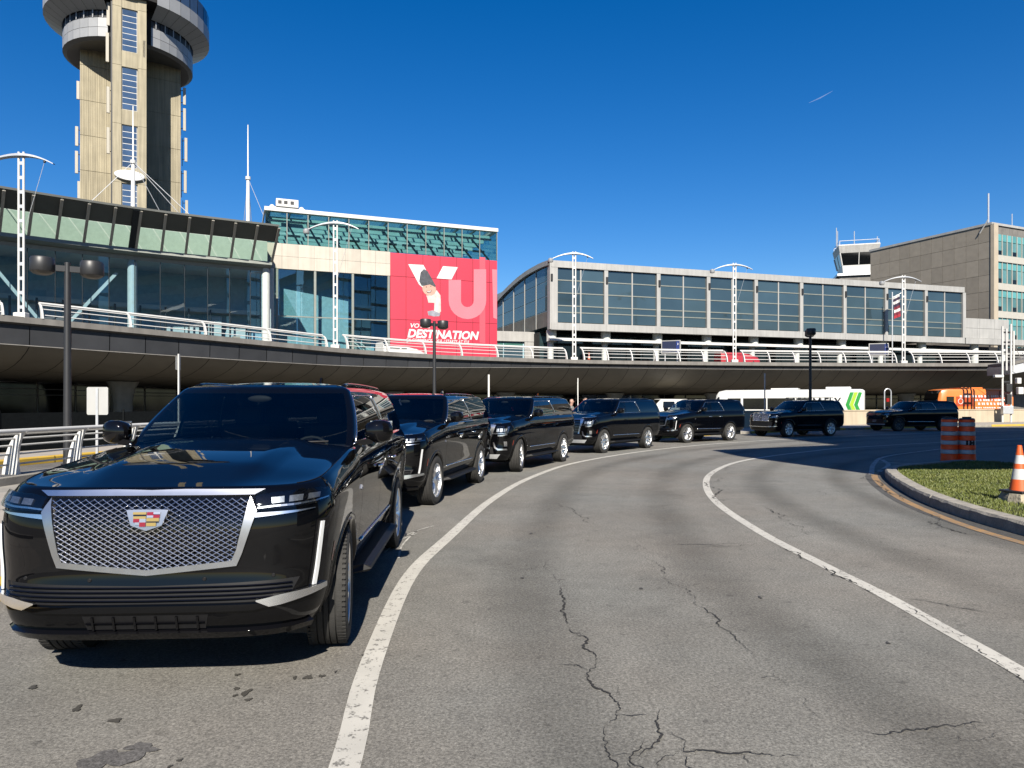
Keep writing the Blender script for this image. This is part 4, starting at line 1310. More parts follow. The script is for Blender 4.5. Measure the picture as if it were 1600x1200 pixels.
# ---------------- old control cab behind it
oc = thing('old_control_cab', 'small flared old control cab behind the stone office block', 'tower', (72.6, 150, 0), R(-16))
def octo(r, z, sq=1.0): return [(r * math.cos(2 * PI * k / 8 + PI / 8), r * math.sin(2 * PI * k / 8 + PI / 8), z) for k in range(8)]
def quad4(r, z): return [(sx * r * 0.86, sy * r * 0.86, z) for sx, sy in ((1, 1), (-1, 1), (-1, -1), (1, -1))]
mb = MB(); mb.grid([quad4(4.3, 0), quad4(4.3, 28.6)], closed=True); mb.build('drum', M_CAP, oc)
mb = MB(); mb.grid([quad4(4.9, 28.2), quad4(4.9, 28.7), quad4(0.1, 28.7)], closed=True); mb.build('balcony', M_GALV, oc)
mb = MB(); mb.grid([quad4(3.35, 28.7), quad4(3.65, 30.5)], closed=True); mb.build('lower_wall', M_WHITE, oc)
for k in range(4):
    a, b = quad4(3.66, 30.5), quad4(4.25, 33.0)
    c0_, c1_ = Vector(a[k]), Vector(a[(k + 1) % 4]); d0_, d1_ = Vector(b[k]), Vector(b[(k + 1) % 4])
    mb = MB(); mb.add([c0_, c1_, d1_, d0_], [(0, 1, 2, 3)]); mb.build('cab_window', M_DARKGL, oc)
    mb = MB(); mb.bar(c0_, d0_, 0.22, 0.22); m0, m1 = (c0_ + c1_) / 2, (d0_ + d1_) / 2; mb.bar(m0, m1, 0.12, 0.12); mb.build('mullion', M_WHITE, oc)
mb = MB(); mb.grid([quad4(4.25, 33.0), quad4(4.6, 34.5), quad4(4.5, 34.7), quad4(0.1, 34.8)], closed=True); mb.build('roof', M_ALU, oc)
mb = MB()
o8 = quad4(4.3, 35.5)
mb.tube(o8, 0.06, 6, closed=True)
for p in o8: mb.bar((p[0], p[1], 34.6), p, 0.08, 0.08)
mb.build('roof_railing', M_WHITE, oc)
for x, y, h in ((-4.0, -1.5, 4.2), (-3.7, -1.0, 3.6), (-0.3, 0, 3.6), (4.1, 0, 2.2)):
    mb = MB(); mb.tube([(x, y, 34.6), (x, y, 34.6 + h)], 0.09, 6); mb.build('antenna', M_GALV, oc)

# ---------------- main control tower
phi = R(28)
tw = thing('control_tower', 'tall beige concrete control tower with round grey pods at the top', 'tower', (-57.0, 106, 0), phi)
M_TCONC = mat('tower_concrete', (0.44, 0.39, 0.275), 0.88, 0, 0.10, 0.6, bump=0.25, bscale=6, streak=0.30, objvar=0.04)
def ribbed(x0, x1, y0, y1, z0_, z1_, name):
    """board-marked concrete lift: fine vertical ribs on the front"""
    mb = MB()
    n_ = max(2, int((x1 - x0) / 0.22))
    pts = []
    for k in range(n_):
        a = x0 + (x1 - x0) * k / n_; b = x0 + (x1 - x0) * (k + 1) / n_
        w = b - a
        pts += [(a, y0), (a + w * 0.7, y0), (a + w * 0.75, y0 + 0.05), (a + w * 0.95, y0 + 0.05)]
    pts += [(x1, y0), (x1, y1), (x0, y1)]
    mb.prism([(x, y, z0_) for x, y in pts], (0, 0, z1_ - z0_))
    return mb.build(name, M_TCONC, tw)
z = 0.0
while z < 64:
    ribbed(-6.25, -2.05, -2.4, 4.5, z + 0.03, z + 4.97, 'concrete_lift')
    ribbed(2.05, 6.75, -2.4, 4.5, z + 0.03, z + 4.97, 'concrete_lift')
    z += 5.0
mb = MB(); mb.rng(-6.15, 6.65, -2.3, 4.4, 0, 64); mb.build('shaft_core', M_TCONC, tw)
zw = [(58, 63.6), (50.0, 55.7), (42.0, 47.7), (34.1, 39.8), (26.1, 31.8), (18, 23.7)]
mb = MB(); mb.rng(-2.05, 2.05, -9.6, -2.3, 0, 64); mb.build('stair_shaft', M_TCONC, tw)
M_TWIN = mat('tower_window_blue', (0.055, 0.10, 0.19), 0.1, 0, 0.2, 0.6, objvar=0.25)
for z0_, z1_ in zw:
    mb = MB(); mb.rng(-0.92, 0.92, -9.66, -9.58, z0_ - 0.06, z1_ + 0.06); mb.build('window_frame', M_WHITE, tw)
    for j in range(7):
        a = z0_ + (z1_ - z0_) * j / 7; b = z0_ + (z1_ - z0_) * (j + 1) / 7
        mb = MB(); mb.rng(-0.85, 0.85, -9.70, -9.65, a + 0.06, b - 0.06); mb.build('window', M_TWIN, tw)
    mb = MB(); mb.rng(-2.09, 2.09, -9.64, -9.5, z1_ + 0.95, z1_ + 1.1); mb.build('joint_band', M_CAP, tw)
for x0_, x1_ in ((-2.05, -0.98), (0.98, 2.05)):
    z = 0.0
    while z < 64:
        mb = MB(); mb.rng(x0_, x1_, -9.92, -9.6, z + 0.02, z + 7.96); mb.build('front_fin', M_TCONC, tw)
        z += 7.98
prev_ = 0.0
for z0_, z1_ in sorted(zw):
    mb = MB(); mb.rng(-0.97, 0.97, -9.86, -9.6, prev_ + 0.08, z0_ - 0.08); mb.build('front_infill', M_TCONC, tw)
    prev_ = z1_
mb = MB(); mb.rng(-2.26, -2.06, -9.3, -8.7, 0, 62); mb.build('cable_tray', M_DKMETAL, tw)
# pods
M_POD = mat('pod_panel', (0.40, 0.41, 0.42), 0.45, 0.2, 0.06, 0.8, objvar=0.05)
M_PODU = mat('pod_underside', (0.15, 0.145, 0.14), 0.6, 0.1, 0.1, 0.6)
NP = 40
def ringseg(prof, k, n_=NP, cy=0.0, gap=0.0):
    a, b = 2 * PI * (k + gap) / n_, 2 * PI * (k + 1 - gap) / n_
    return [[(r * math.cos(t), cy + r * math.sin(t), z_) for t in (a, b)] for r, z_ in prof]
for k in range(NP):
    am = 2 * PI * (k + 0.5) / NP
    x_, y_ = math.cos(am), math.sin(am)
    if y_ < 0 and abs(8.55 * x_) < 2.9: continue
    mb = MB(); mb.grid(ringseg([(8.55, 52.2), (8.55, 53.45)], k, gap=0.01)); mb.build('pod_panel', M_POD, tw)
    mb = MB(); mb.grid(ringseg([(8.55, 53.5), (8.55, 54.75)], k, gap=0.01)); mb.build('pod_panel', M_POD, tw)
    mb = MB(); mb.grid(ringseg([(8.40, 54.8), (8.40, 55.75)], k, gap=0.05)); mb.build('pod_louvre', M_DKMETAL, tw)
    mb = MB(); mb.grid(ringseg([(8.58, 54.76), (8.58, 56.0)], k, gap=0.44)); mb.build('pod_mullion', M_POD, tw)
    mb = MB(); mb.grid(ringseg([(8.62, 55.8), (10.9, 57.0)], k, gap=0.012)); mb.build('pod_soffit', M_POD, tw)
    mb = MB(); mb.grid(ringseg([(10.9, 57.02), (10.9, 58.9)], k, gap=0.01)); mb.build('pod_panel', M_POD, tw)
    mb = MB(); mb.grid(ringseg([(10.85, 58.95), (10.85, 61.2)], k, gap=0.04)); mb.build('pod_window', M_TWIN, tw)
mb = MB(); mb.lathe([(8.25, 52.25), (8.25, 57.2), (10.6, 57.4), (10.6, 61.5), (0.1, 62)], 40); mb.build('pod_core', M_SEAM, tw)
mb = MB(); mb.lathe([(8.53, 52.2), (8.0, 51.9), (5.0, 52.3), (0.1, 52.3)], 40); mb.build('pod_underside', M_PODU, tw)
M_ANT = mat('antenna_cream', (0.46, 0.43, 0.36), 0.5, 0, 0.05)
# panel antennas bracketed to the corners
for x, y, z0_, h in ((-7.1, -2.2, 45.0, 2.6), (-7.3, -2.0, 34.5, 3.2), (-7.0, -2.1, 30.0, 3.4), (-7.3, -1.7, 38.5, 2.8), (8.4, -2.2, 43.0, 3.4), (8.6, -2.1, 38.4, 3.6), (8.5, -2.2, 33.6, 3.4), (8.7, -2.0, 29.4, 3.2), (8.4, -2.0, 47.0, 2.6),
                     (-3.0, -8.6, 41.5, 3.6), (-3.0, -8.4, 36.0, 3.6), (-3.1, -8.5, 48.5, 4.0), (-3.0, -8.5, 53.5, 3.2), (2.2, -9.8, 49.5, 2.4), (2.2, -9.75, 40.2, 3.4)):
    mb = MB(); x = math.copysign(abs(x) - (0.62 if x < 0 else 1.12), x) if abs(x) > 5 else math.copysign(abs(x) - 0.42, x)
    mb = MB(); mb.rng(x - 0.20, x + 0.20, y - 0.12, y + 0.12, z0_, z0_ + h); mb.build('panel_antenna', M_ANT, tw, bevel=0.05)
    mb = MB(); xi = x - math.copysign(0.5, x)
    mb.bar((x, y, z0_ + 0.4), (xi, y + 0.4, z0_ + 0.4), 0.08, 0.08); mb.bar((x, y, z0_ + h - 0.4), (xi, y + 0.4, z0_ + h - 0.4), 0.08, 0.08); mb.bar((xi, y + 0.4, z0_ - 0.6), (xi, y + 0.4, z0_ + h), 0.09, 0.09)
    mb.build('antenna_bracket', M_DKMETAL, tw)
sg_ = MB(); sg_.grid([[(1.85 * f * math.cos(t), -10.25 + dy, 32.9 + 0.72 * f * math.sin(t)) for t in [2 * PI * k / 28 for k in range(28)]] for f, dy in ((0.01, -0.06), (0.93, -0.06), (1.0, 0.0), (1.0, 0.3))], closed=True)
ov_s = sg_.build('oval_sign', M_WHITE, tw)

# ---------------- masts with stays on the hall roof
def mast(px_x, d, z0_, z1_, lab, stays):
    t = thing('roof_mast', lab, 'mast', (px_x, d, z0_), 0, 'white masts on the glass hall roof')
    H_ = z1_ - z0_
    mb = MB(); mb.tube([(0, 0, 0), (0, 0, H_ * 0.58), (0, 0, H_ * 0.585), (0, 0, H_)], [0.24, 0.15, 0.08, 0.05], 12); mb.build('pole', M_WHITE, t, smooth=True, angle=50)
    mb = MB(); mb.lathe([(0.12, -0.2), (0.25, -0.15), (0.25, 0.15), (0.12, 0.2)], 12, 'z', c=(0, 0, H_ * 0.58)); mb.build('collar', M_WHITE, t)
    for (x, y, z_) in stays:
        mb = MB(); mb.tube([(0, 0, H_ * 0.58), (x, y, z_)], 0.028, 5); mb.build('stay_cable', M_GALV, t)
mast(-35.2, 66, 17.0, 29.4, 'white roof mast with stays in front of the control tower', [(-5.5, -3, -0.5), (3.2, 2, 0), (6.2, 1, 0), (8.0, -3, 0.2)])
mast(-26.2, 70.5, 16.8, 29.4, 'white roof mast standing clear against the sky left of the glass top storey', [(-1.5, 2, 0), (2.4, -2.5, 3.0), (-0.8, 4, 0)])
# cable crossing the sky at the far left
cb = MB(); cb.tube([(-47.5, 55, 27.0), (-36.5, 50.5, 17.2)], 0.03, 5)
tag(cb.build('stay_cable', M_GALV), 'thin stay cable running down to the canopy edge at the far left', 'cable')

# ---------------- unseen hotel block, inferred from the bend's shade and shaped to cast it
ht = thing('hotel_block', 'tall unseen hotel block with a raised wing shaped to shade the bend', 'building', (16.5, -12, 0))
mb = MB(); mb.rng(0, 46, 0, 20, 0, 33); mb.build('main_block', M_PRECAST, ht)
M_MIRR = mat('hotel_mirror_glass', (0.55, 0.64, 0.70), 0.03, 1.0, 0.05, 0.4, tilt=0.02)  # mirror finish chosen to send blue sky into the hall glass
mb = MB(); mb.prism([(-6.8, 17, 9.0), (0, 17, 9.2), (0, 17, 17.0), (-7.8, 17, 13.9)], (0, 3, 0)); mb.build('raised_wing', M_PRECAST, ht)
for f in range(9):
    for q in range(11):
        mb = MB(); mb.rng(0.5 + 4.1 * q, 4.45 + 4.1 * q, 19.9, 20.05, 1.4 + 3.4 * f, 4.2 + 3.4 * f); mb.build('window_band', M_MIRR, ht)
    mb = MB(); mb.rng(-0.05, 0.1, 1, 16, 3 + 3.3 * f, 4.7 + 3.3 * f); mb.build('window_band', M_GREYGL, ht)
# ================================================================== sport utility vehicles
# local frame: x forward, y to the car's left, z up; origin on the ground under the front axle
NSE = 4.3      # roundness of the nose in plan
XS = 0.17      # where the nose rounding begins
ARCH = 0.475
WZ = 0.415     # wheel centre height

class SUV:
    def __init__(self, wb=3.41, rear=1.40, W=1.03, nose=0.93, hood=1.20, roofz=1.84, cowl=1.345, style='a'):
        self.wb, self.rear, self.W, self.nose, self.style = wb, rear, W, nose, style
        self.hood, self.roofz, self.cowl = hood, roofz, cowl
        self.zt_ = sorted([(1.1, hood - 0.015), (0.72, hood), (0.35, hood + 0.045), (-0.1, cowl - 0.05), (-0.62, cowl),
                           (-1.4, cowl + 0.012), (-wb - 1.6, cowl + 0.03)])
        self.zb_ = sorted([(1.1, 0.33), (0.62, 0.34), (0.45, 0.40), (-wb + 0.4, 0.41), (-wb - 0.5, 0.46), (-wb - 1.6, 0.52)])
        self.prof = [(0, 0.925), (0.10, 0.972), (0.22, 0.992), (0.34, 1.0), (0.48, 1.014), (0.62, 1.026),
                     (0.76, 1.03), (0.86, 1.024), (0.93, 1.006), (1.0, 0.968)]
        self.fx_ = [(0, -0.05), (0.08, -0.005), (0.2, 0.018), (0.3, 0.012), (0.45, -0.012), (0.75, -0.025), (0.9, -0.05), (1.0, -0.10)]
        self.rx_ = [(0, 0.12), (0.1, 0.03), (0.28, 0.0), (0.5, 0.03), (0.8, 0.045), (1.0, 0.09)]
    def zt(self, x): return ip(self.zt_, x)
    def zb(self, x): return ip(self.zb_, x)
    def Wt(self, t): return ip(self.prof, t) * self.W / 1.03
    def xF(self, t): return self.nose + ip(self.fx_, t)
    def xR(self, t): return -(self.wb + self.rear) + ip(self.rx_, t)
    def zz(self, x, t): return self.zb(x) + (self.zt(x) - self.zb(x)) * t
    def tt(self, x, z): return min(1, max(0, (z - self.zb(x)) / (self.zt(x) - self.zb(x))))
    def side_y(self, x, t, inset=0.0):
        W = self.Wt(t) - inset
        if x > XS:
            q = min(0.9999, (x - XS) / (self.xF(t) - inset - XS))
            return W * (1 - q**NSE)**(1 / NSE)
        xr0 = self.xR(t) + inset
        xs2 = -(self.wb + self.rear) + 0.75
        if x < xs2:
            q = min(0.9999, (x - xs2) / (xr0 - xs2))
            return W * (1 - q**5)**(1 / 5)
        return W
    def front_x(self, y, t, inset=0.0):
        W = self.Wt(t) - inset
        q = min(1, abs(y) / W)
        return XS + (self.xF(t) - inset - XS) * (1 - q**NSE)**(1 / NSE)
    # surface points with offsets along the normal
    def F(self, y, z, off=0.0):
        def p(y, z):
            x = 0.85
            for _ in range(4):
                x = self.front_x(y, self.tt(x, z))
            return Vector((x, y, z))
        a = p(y, z)
        e = 0.004
        sy = -1 if y > 0 else 1
        n = (p(y + sy * e, z) - a).cross(p(y, z - e if z > 0.7 else z + e) - a)
        n.normalize()
        if n.x < 0: n = -n
        return a + n * off
    def S(self, sgn, x, z, off=0.0):
        y = self.side_y(x, self.tt(x, z))
        return Vector((x, sgn * (y + off), z))
    # greenhouse
    def g_stations(self):
        wb = self.wb
        b = wb - 3.41
        c = self.cowl
        return [('A', -0.80, -1.50), ('w1', -0.93, -1.585), ('B1', -1.73 - 0 * b, -1.80), ('B2', -1.80, -1.87),
                ('C1', -2.86 - b * 0.6, -2.60 - b * 0.6), ('C2', -2.98 - b * 0.6, -2.72 - b * 0.6),
                ('D1', -(wb + self.rear) + 0.34, -(wb + self.rear) + 0.56), ('D', -(wb + self.rear) + 0.10, -(wb + self.rear) + 0.31)]
    def g_pt(self, xb, xt, s):
        x = xb + (xt - xb) * s
        zb = self.zt(x) + 0.018
        zr = self.roofz + 0.022 * math.sin(PI * min(1, max(0, (-x - 1.2) / (self.wb + 0.2))))
        return x, zb + (zr - zb) * s
    def g_y(self, s):
        return (0.915 - 0.055 * s - 0.105 * s * s) * self.W / 1.03
    def G(self, sgn, xb, xt, s, off=0.0):
        x, z = self.g_pt(xb, xt, s)
        return Vector((x, sgn * (self.g_y(s) + off), z))

def subdiv(a, b, n):
    return [a + (b - a) * k / n for k in range(n)]

def suv_body(c, root, tag_paint=M_PAINT):
    wb = c.wb
    D1, D2, D3 = -0.60, -1.765, -(wb - 0.56)          # door cuts
    g = 0.0045
    cuts = [D1, D2, D3]
    fr = [k * 0.075 for k in range(12)] + [0.87, 0.91, 0.94, 0.962, 0.978, 0.988]
    xs = [0.535 - 0.035 * k for k in range(32)]          # front arch
    mid = []
    pts = [-0.595 + g] + [q for cc in cuts for q in (cc + g, cc - g)]
    base = [-0.56 - 0.1 * k for k in range(1, int((wb - 1.12) / 0.1))]
    allx = sorted(set([round(q, 4) for q in base if all(abs(q - cc) > 0.03 for cc in cuts)] +
                      [round(q, 4) for cc in cuts for q in (cc + g, cc - g)]), reverse=True)
    xs += [q for q in allx if -wb + 0.55 < q < -0.565]
    xs += [-wb + 0.555 - 0.035 * k for k in range(32)]
    xe = -(wb + c.rear)
    x = xs[-1] - 0.06
    while x > xe + 0.16:
        xs.append(x); x -= 0.06
    rr = [0.93, 0.86, 0.75, 0.6, 0.4, 0.2, 0.0]
    T = [0, 0.04, 0.08, 0.112, 0.122, 0.16, 0.2, 0.25, 0.3, 0.35, 0.4, 0.45, 0.5, 0.55, 0.6, 0.65, 0.7, 0.75, 0.8, 0.85,
         0.89, 0.92, 0.945, 0.965, 0.985, 1.0]
    rows = [(t, 0.0, 0.0) for t in T] + [(1.0, 0.009, 0.009), (1.0, 0.02, 0.016), (1.0, 0.034, 0.02)]
    nF, nS, nR = len(fr), len(xs), len(rr)
    def half(t, inset, dz, sg):
        out = []
        W = c.Wt(t) - inset
        for q in fr:
            y = q * W
            xx = c.front_x(y, t, inset)
            out.append(Vector((xx, sg * y, c.zz(xx, t) + dz)))
        for xx in xs:
            out.append(Vector((xx, sg * c.side_y(xx, t, inset), c.zz(xx, t) + dz)))
        xs2 = xe + 0.75
        for q in rr:
            xx = xs2 + (c.xR(t) + inset - xs2) * (1 - q**5)**(1 / 5)
            out.append(Vector((xx, sg * W * q, c.zz(xx, t) + dz)))
        return out
    grid = []
    for t, i, dz in rows:
        L = half(t, i, dz, 1)
        Rr = half(t, i, dz, -1)
        grid.append(L + Rr[1:-1][::-1])
    N = len(grid[0])
    nH = nF + nS + nR
    def colinfo(k):                      # which half and index inside the half
        if k < nH: return 1, k
        return -1, nH - 2 - (k - nH)
    body, doors, seam = [], {}, []
    cen = [(0.0, WZ), (-wb, WZ)]
    kill = set()
    keepf = []
    for j in range(len(grid) - 1):
        for k in range(N):
            k2 = (k + 1) % N
            q = [grid[j][k], grid[j][k2], grid[j + 1][k2], grid[j + 1][k]]
            ctr = sum(q, Vector()) / 4
            ids = [(j, k), (j, k2), (j + 1, k2), (j + 1, k)]
            if abs(ctr.y) > 0.6 and any((ctr.x - a)**2 + (ctr.z - b)**2 < ARCH**2 for a, b in cen):
                kill.update(ids)
                continue
            keepf.append((ids, ctr, j))
    used = set(i for ids, _, _ in keepf for i in ids)
    for (j, k) in kill & used:
        p = grid[j][k]
        a, b = min(cen, key=lambda q: (p.x - q[0])**2 + (p.z - q[1])**2)
        v = Vector((p.x - a, p.z - b))
        if v.length > 1e-4:
            v = v.normalized() * ARCH
            grid[j][k] = Vector((a + v.x, p.y, max(b + v.y, c.zb(p.x))))
    groups = {'body': []}
    for ids, ctr, j in keepf:
        key = 'body'
        if abs(ctr.y) > 0.7:
            for cc in cuts:
                if abs(ctr.x - cc) < g * 0.95 and rows[j][0] >= 0.112 and j < len(T) - 1:
                    key = 'seam%d' % (1 if ctr.y > 0 else 0)
            if key == 'body' and D3 < ctr.x < D1 and j < len(T) - 1:
                t0, t1 = rows[j][0], rows[j + 1][0]
                if t0 >= 0.111 and t1 <= 0.123: key = 'seam%d' % (1 if ctr.y > 0 else 0)
                elif t0 >= 0.121:
                    key = ('door', 1 if ctr.y > 0 else -1, 0 if ctr.x > D2 else 1)
        groups.setdefault(key, []).append(ids)
    def emit(faces, name, m, parent, push=0.0):
        idx, vv, ff = {}, [], []
        for ids in faces:
            f = []
            for i in ids:
                if i not in idx:
                    idx[i] = len(vv)
                    p = grid[i[0]][i[1]].copy()
                    if push: p.y -= math.copysign(push, p.y)
                    vv.append(p)
                f.append(idx[i])
            ff.append(f)
        mb = MB(); mb.add(vv, ff)
        return mb.build(name, m, parent, smooth=True)
    emit(groups['body'], 'body_shell', tag_paint, root)
    for q in ('seam0', 'seam1'):
        emit(groups.get(q, []), 'door_seam', M_BLKPL, root, push=0.006)
    ddict = {}
    for key, faces in groups.items():
        if isinstance(key, tuple):
            ddict[key[1:]] = emit(faces, 'door', tag_paint, root)
    # handles
    for (sg, d), dob in ddict.items():
        xh = (D2 + 0.20) if d == 0 else (D3 + 0.20)
        mb = MB()
        z0 = 1.145
        pts = []
        for k in range(9):
            u = k / 8
            xx = xh - 0.11 + 0.22 * u
            pts.append(c.S(sg, xx, z0, 0.008 + 0.028 * math.sin(PI * u)**0.5))
        mb.tube(pts, [0.010] + [0.0125] * 7 + [0.010], 6)
        mb.build('handle', M_CHROME if c.style in 'ac' else tag_paint, dob, smooth=True)
    # arch lips and liners
    for i, (a, b) in enumerate(cen):
        for sg in (1, -1):
            mb, ml = MB(), MB()
            A = []
            for k in range(49):
                th = -0.12 + (PI + 0.24) * k / 48
                A.append(th)
            r0, r1, r2, r3, r4 = [], [], [], [], []
            for th in A:
                x1, z1 = a + (ARCH + 0.045) * math.cos(th), b + (ARCH + 0.045) * math.sin(th)
                x0, z0 = a + (ARCH - 0.004) * math.cos(th), b + (ARCH - 0.004) * math.sin(th)
                y1 = c.side_y(x1, c.tt(x1, z1)); y0 = c.side_y(x0, c.tt(x0, z0))
                r0.append((x1, sg * (y1 - 0.004), z1))
                r1.append((a + (ARCH + 0.03) * math.cos(th), sg * (y1 + 0.008), b + (ARCH + 0.03) * math.sin(th)))
                r2.append((x0, sg * (max(y0, y1 - 0.01) + 0.008), z0))
                r3.append((a + (ARCH - 0.02) * math.cos(th), sg * (y0 - 0.03), b + (ARCH - 0.02) * math.sin(th)))
                r4.append((a + (ARCH + 0.0) * math.cos(th), sg * (y0 - 0.06), b + (ARCH + 0.0) * math.sin(th)))
            mb.grid([r0, r1, r2, r3])
            mb.build('wheel_arch', tag_paint, root, smooth=True)
            rin = [(p[0], sg * 0.42, p[2]) for p in r4]
            ml.grid([r4, rin])
            ml.build('arch_liner', M_BLKPL, root, smooth=True)
    # hood
    inset = 0.034
    Ye = c.Wt(1.0) - inset
    vs_ = [q for q in fr] + [c.side_y(xx, 1.0, inset) / Ye for xx in xs if xx > XS] + [1.0]
    vs_ = sorted(set([round(v, 5) for v in vs_ if v <= 1]))
    vs_ = [-v for v in vs_[:0:-1]] + vs_
    rowsH = []
    nu = 26
    xend = -0.64
    for v in vs_:
        xst = c.front_x(v * Ye, 1.0, inset)
        col = []
        for k in range(nu + 1):
            u = k / nu
            x = xst + (xend - xst) * u**1.1
            ud = min(1, (xst - x) / 0.9)
            lat = 1 - abs(v)**3
            z = c.zt(x) + 0.02 + 0.05 * lat * (1 - (1 - ud)**2)
            a = abs(v)
            dome = 0.5 - 0.5 * math.tanh((a - (0.50 + 0.10 * ud)) / 0.022)
            z += 0.028 * dome * min(1, ud * 2.2) + 0.006 * math.cos(v * 2)
            fall = min(1, (1 - a) / 0.06)
            z -= 0.006 * math.cos(v * 2) * (1 - min(1, ud * 6) * fall)
            col.append((x, v * Ye, z))
        rowsH.append(col)
    mb = MB(); mb.grid(rowsH)
    mb.build('hood', tag_paint, root, smooth=True)
    # shut line round the hood, as a thin dark gap strip
    edge = [(c.front_x(v * Ye, 1.0, inset), v * Ye) for v in vs_]
    line = [Vector((x, y, c.zt(x) + 0.0215)) for x, y in edge]
    for sg in (1, -1):
        ln = [p for p in line if p.y * sg > 0 and abs(p.y) > 0.80]
        ln.sort(key=lambda p: -p.x)
        ln.append(Vector((xend, sg * Ye, c.zt(xend) + 0.0215)))
        MB().tube(ln, 0.0032, 4).build('hood_seam', M_BLKPL, root)
    # cowl panel and wipers
    mb = MB()
    top, bot = [], []
    for k in range(21):
        v = -1 + k / 10
        y = v * 0.90
        top.append((xend + 0.02, y, c.zt(xend) + 0.02 + 0.055 * (1 - abs(v)**3) + 0.0))
        bot.append((-0.60 - 0.22 * abs(v)**2.2 - 0.05, y, c.zt(-0.7) + 0.02 + 0.03 * (1 - v * v)))
    mb.grid([top, bot])
    mb.build('cowl_panel', M_BLKPL, root, smooth=True)
    # greenhouse ------------------------------------------------
    st = c.g_stations()
    cols = []          # (kind, param...)
    yfr = [0, 0.1, 0.2, 0.3, 0.4, 0.5, 0.6, 0.7, 0.8, 0.88, 0.935, 0.97]
    names = [n for n, _, _ in st]
    sub = {'A': 1, 'w1': 8, 'B1': 1, 'B2': 10, 'C1': 1, 'C2': 8, 'D1': 3}
    side = []
    for i in range(len(st) - 1):
        n0, b0, t0 = st[i]
        n1, b1, t1 = st[i + 1]
        k = sub[n0]
        for q in range(k):
            side.append((n0, b0 + (b1 - b0) * q / k, t0 + (t1 - t0) * q / k))
    side.append(('D', st[-1][1], st[-1][2]))
    Sl = [0, 0.06, 0.2, 0.35, 0.5, 0.65, 0.8, 0.87, 0.94, 1.0]
    grows = [(s, 0.0, 0.0) for s in Sl] + [(1.0, 0.03, 0.022), (1.0, 0.075, 0.04), (1.0, 0.13, 0.05)]
    def ghalf(s, inset, dz, sg):
        out, info = [], []
        Y = c.g_y(s) - inset
        xA0, xA1 = st[0][1], st[0][2]
        for q in yfr:
            cu = 0.20 * (1 - q**2.3)
            x, z = c.g_pt(xA0 + cu, xA1 + cu * 0.75, s)
            out.append(Vector((x - inset, sg * Y * q, z + dz + (0.012 * (1 - q * q) if s < 0.5 else 0))))
            info.append('ws' if q < 0.93 else 'A')
        for n_, xb, xt in side:
            x, z = c.g_pt(xb, xt, s)
            sh = 0
            if n_ == 'A' : sh = -inset
            if n_ == 'D': sh = inset
            out.append(Vector((x + sh, sg * Y, z + dz)))
            info.append(n_)
        for q in [0.97, 0.93, 0.8, 0.6, 0.4, 0.2, 0.0]:
            cu = -0.09 * (1 - q**3)
            x, z = c.g_pt(st[-1][1] + cu, st[-1][2] + cu, s)
            out.append(Vector((x + inset, sg * Y * q, z + dz)))
            info.append('rg' if q <= 0.8 else 'D')
        return out, info
    gg, inf = [], None
    for s, i, dz in grows:
        L, info = ghalf(s, i, dz, 1)
        Rr, _ = ghalf(s, i, dz, -1)
        gg.append(L + Rr[1:-1][::-1])
        inf = info
    N = len(gg[0]); nH = len(inf)
    parts = {}
    nrow = len(Sl) - 1
    for j in range(len(gg) - 1):
        for k in range(N):
            k2 = (k + 1) % N
            sg = 1 if k < nH - 1 else -1
            kk = min(k, k2) if sg == 1 else None
            if sg == 1:
                a = inf[k]
            else:
                i1 = nH - 2 - (k - nH) if k >= nH else nH - 1
                i2 = i1 - 1
                a = inf[max(0, i2)]
            key = 'frame'
            s0, s1 = grows[j][0], grows[j + 1][0]
            if j < nrow:
                if a == 'ws' and s1 <= 0.95: key = 'windshield'
                elif a in ('w1', 'B2', 'C2') and s0 >= 0.05 and s1 <= 0.88: key = ('win', sg, a)
                elif a == 'rg' and s0 >= 0.05 and s1 <= 0.88: key = 'rear_window'
            parts.setdefault(key, []).append(((j, k), (j, k2), (j + 1, k2), (j + 1, k)))
    grid = gg
    def emit2(faces, name, m, parent):
        idx, vv, ff = {}, [], []
        for ids in faces:
            f = []
            for i in ids:
                if i not in idx:
                    idx[i] = len(vv)
                    vv.append(gg[i[0]][i[1]])
                f.append(idx[i])
            ff.append(f)
        mb = MB(); mb.add(vv, ff)
        return mb.build(name, m, parent, smooth=True)
    emit2(parts['frame'], 'cabin_frame', tag_paint, root)
    wsh = emit2(parts['windshield'], 'windshield', M_CARGLASS, root)
    emit2(parts['rear_window'], 'rear_window', M_PRIVGLASS, root)
    for key, faces in parts.items():
        if isinstance(key, tuple):
            _, sg, a = key
            glassm = M_CARGLASS if a == 'w1' else M_PRIVGLASS
            par = ddict.get((sg, 0)) if a == 'w1' else (ddict.get((sg, 1)) if a == 'B2' else root)
            emit2(faces, 'side_window' if a != 'C2' else 'quarter_window', glassm, par or root)
    # roof
    last = grows[-1]
    Yr = c.g_y(1.0) - last[1]
    vs2 = [-1, -0.9, -0.75, -0.6, -0.45, -0.3, -0.15, 0, 0.15, 0.3, 0.45, 0.6, 0.75, 0.9, 1]
    vs2 = [-q for q in yfr[:0:-1]] + yfr
    vs2 = [-1] + vs2 + [1]
    rowsR = []
    for v in vs2:
        q = abs(v)
        cu = 0.20 * (1 - q**2.3) * 0.75
        xf = st[0][2] + cu - last[1]
        xb = st[-1][2] - 0.09 * (1 - q**3) + last[1]
        col = []
        for k in range(25):
            u = k / 24
            x = xf + (xb - xf) * u
            _, z = c.g_pt(x, x, 1.0)
            col.append((x, v * Yr, z + last[2] + 0.03 * (1 - q**2.5) * min(1, min(u, 1 - u) * 7)))
        rowsR.append(col)
    mb = MB(); mb.grid(rowsR)
    roof = mb.build('roof', tag_paint, root, smooth=True)
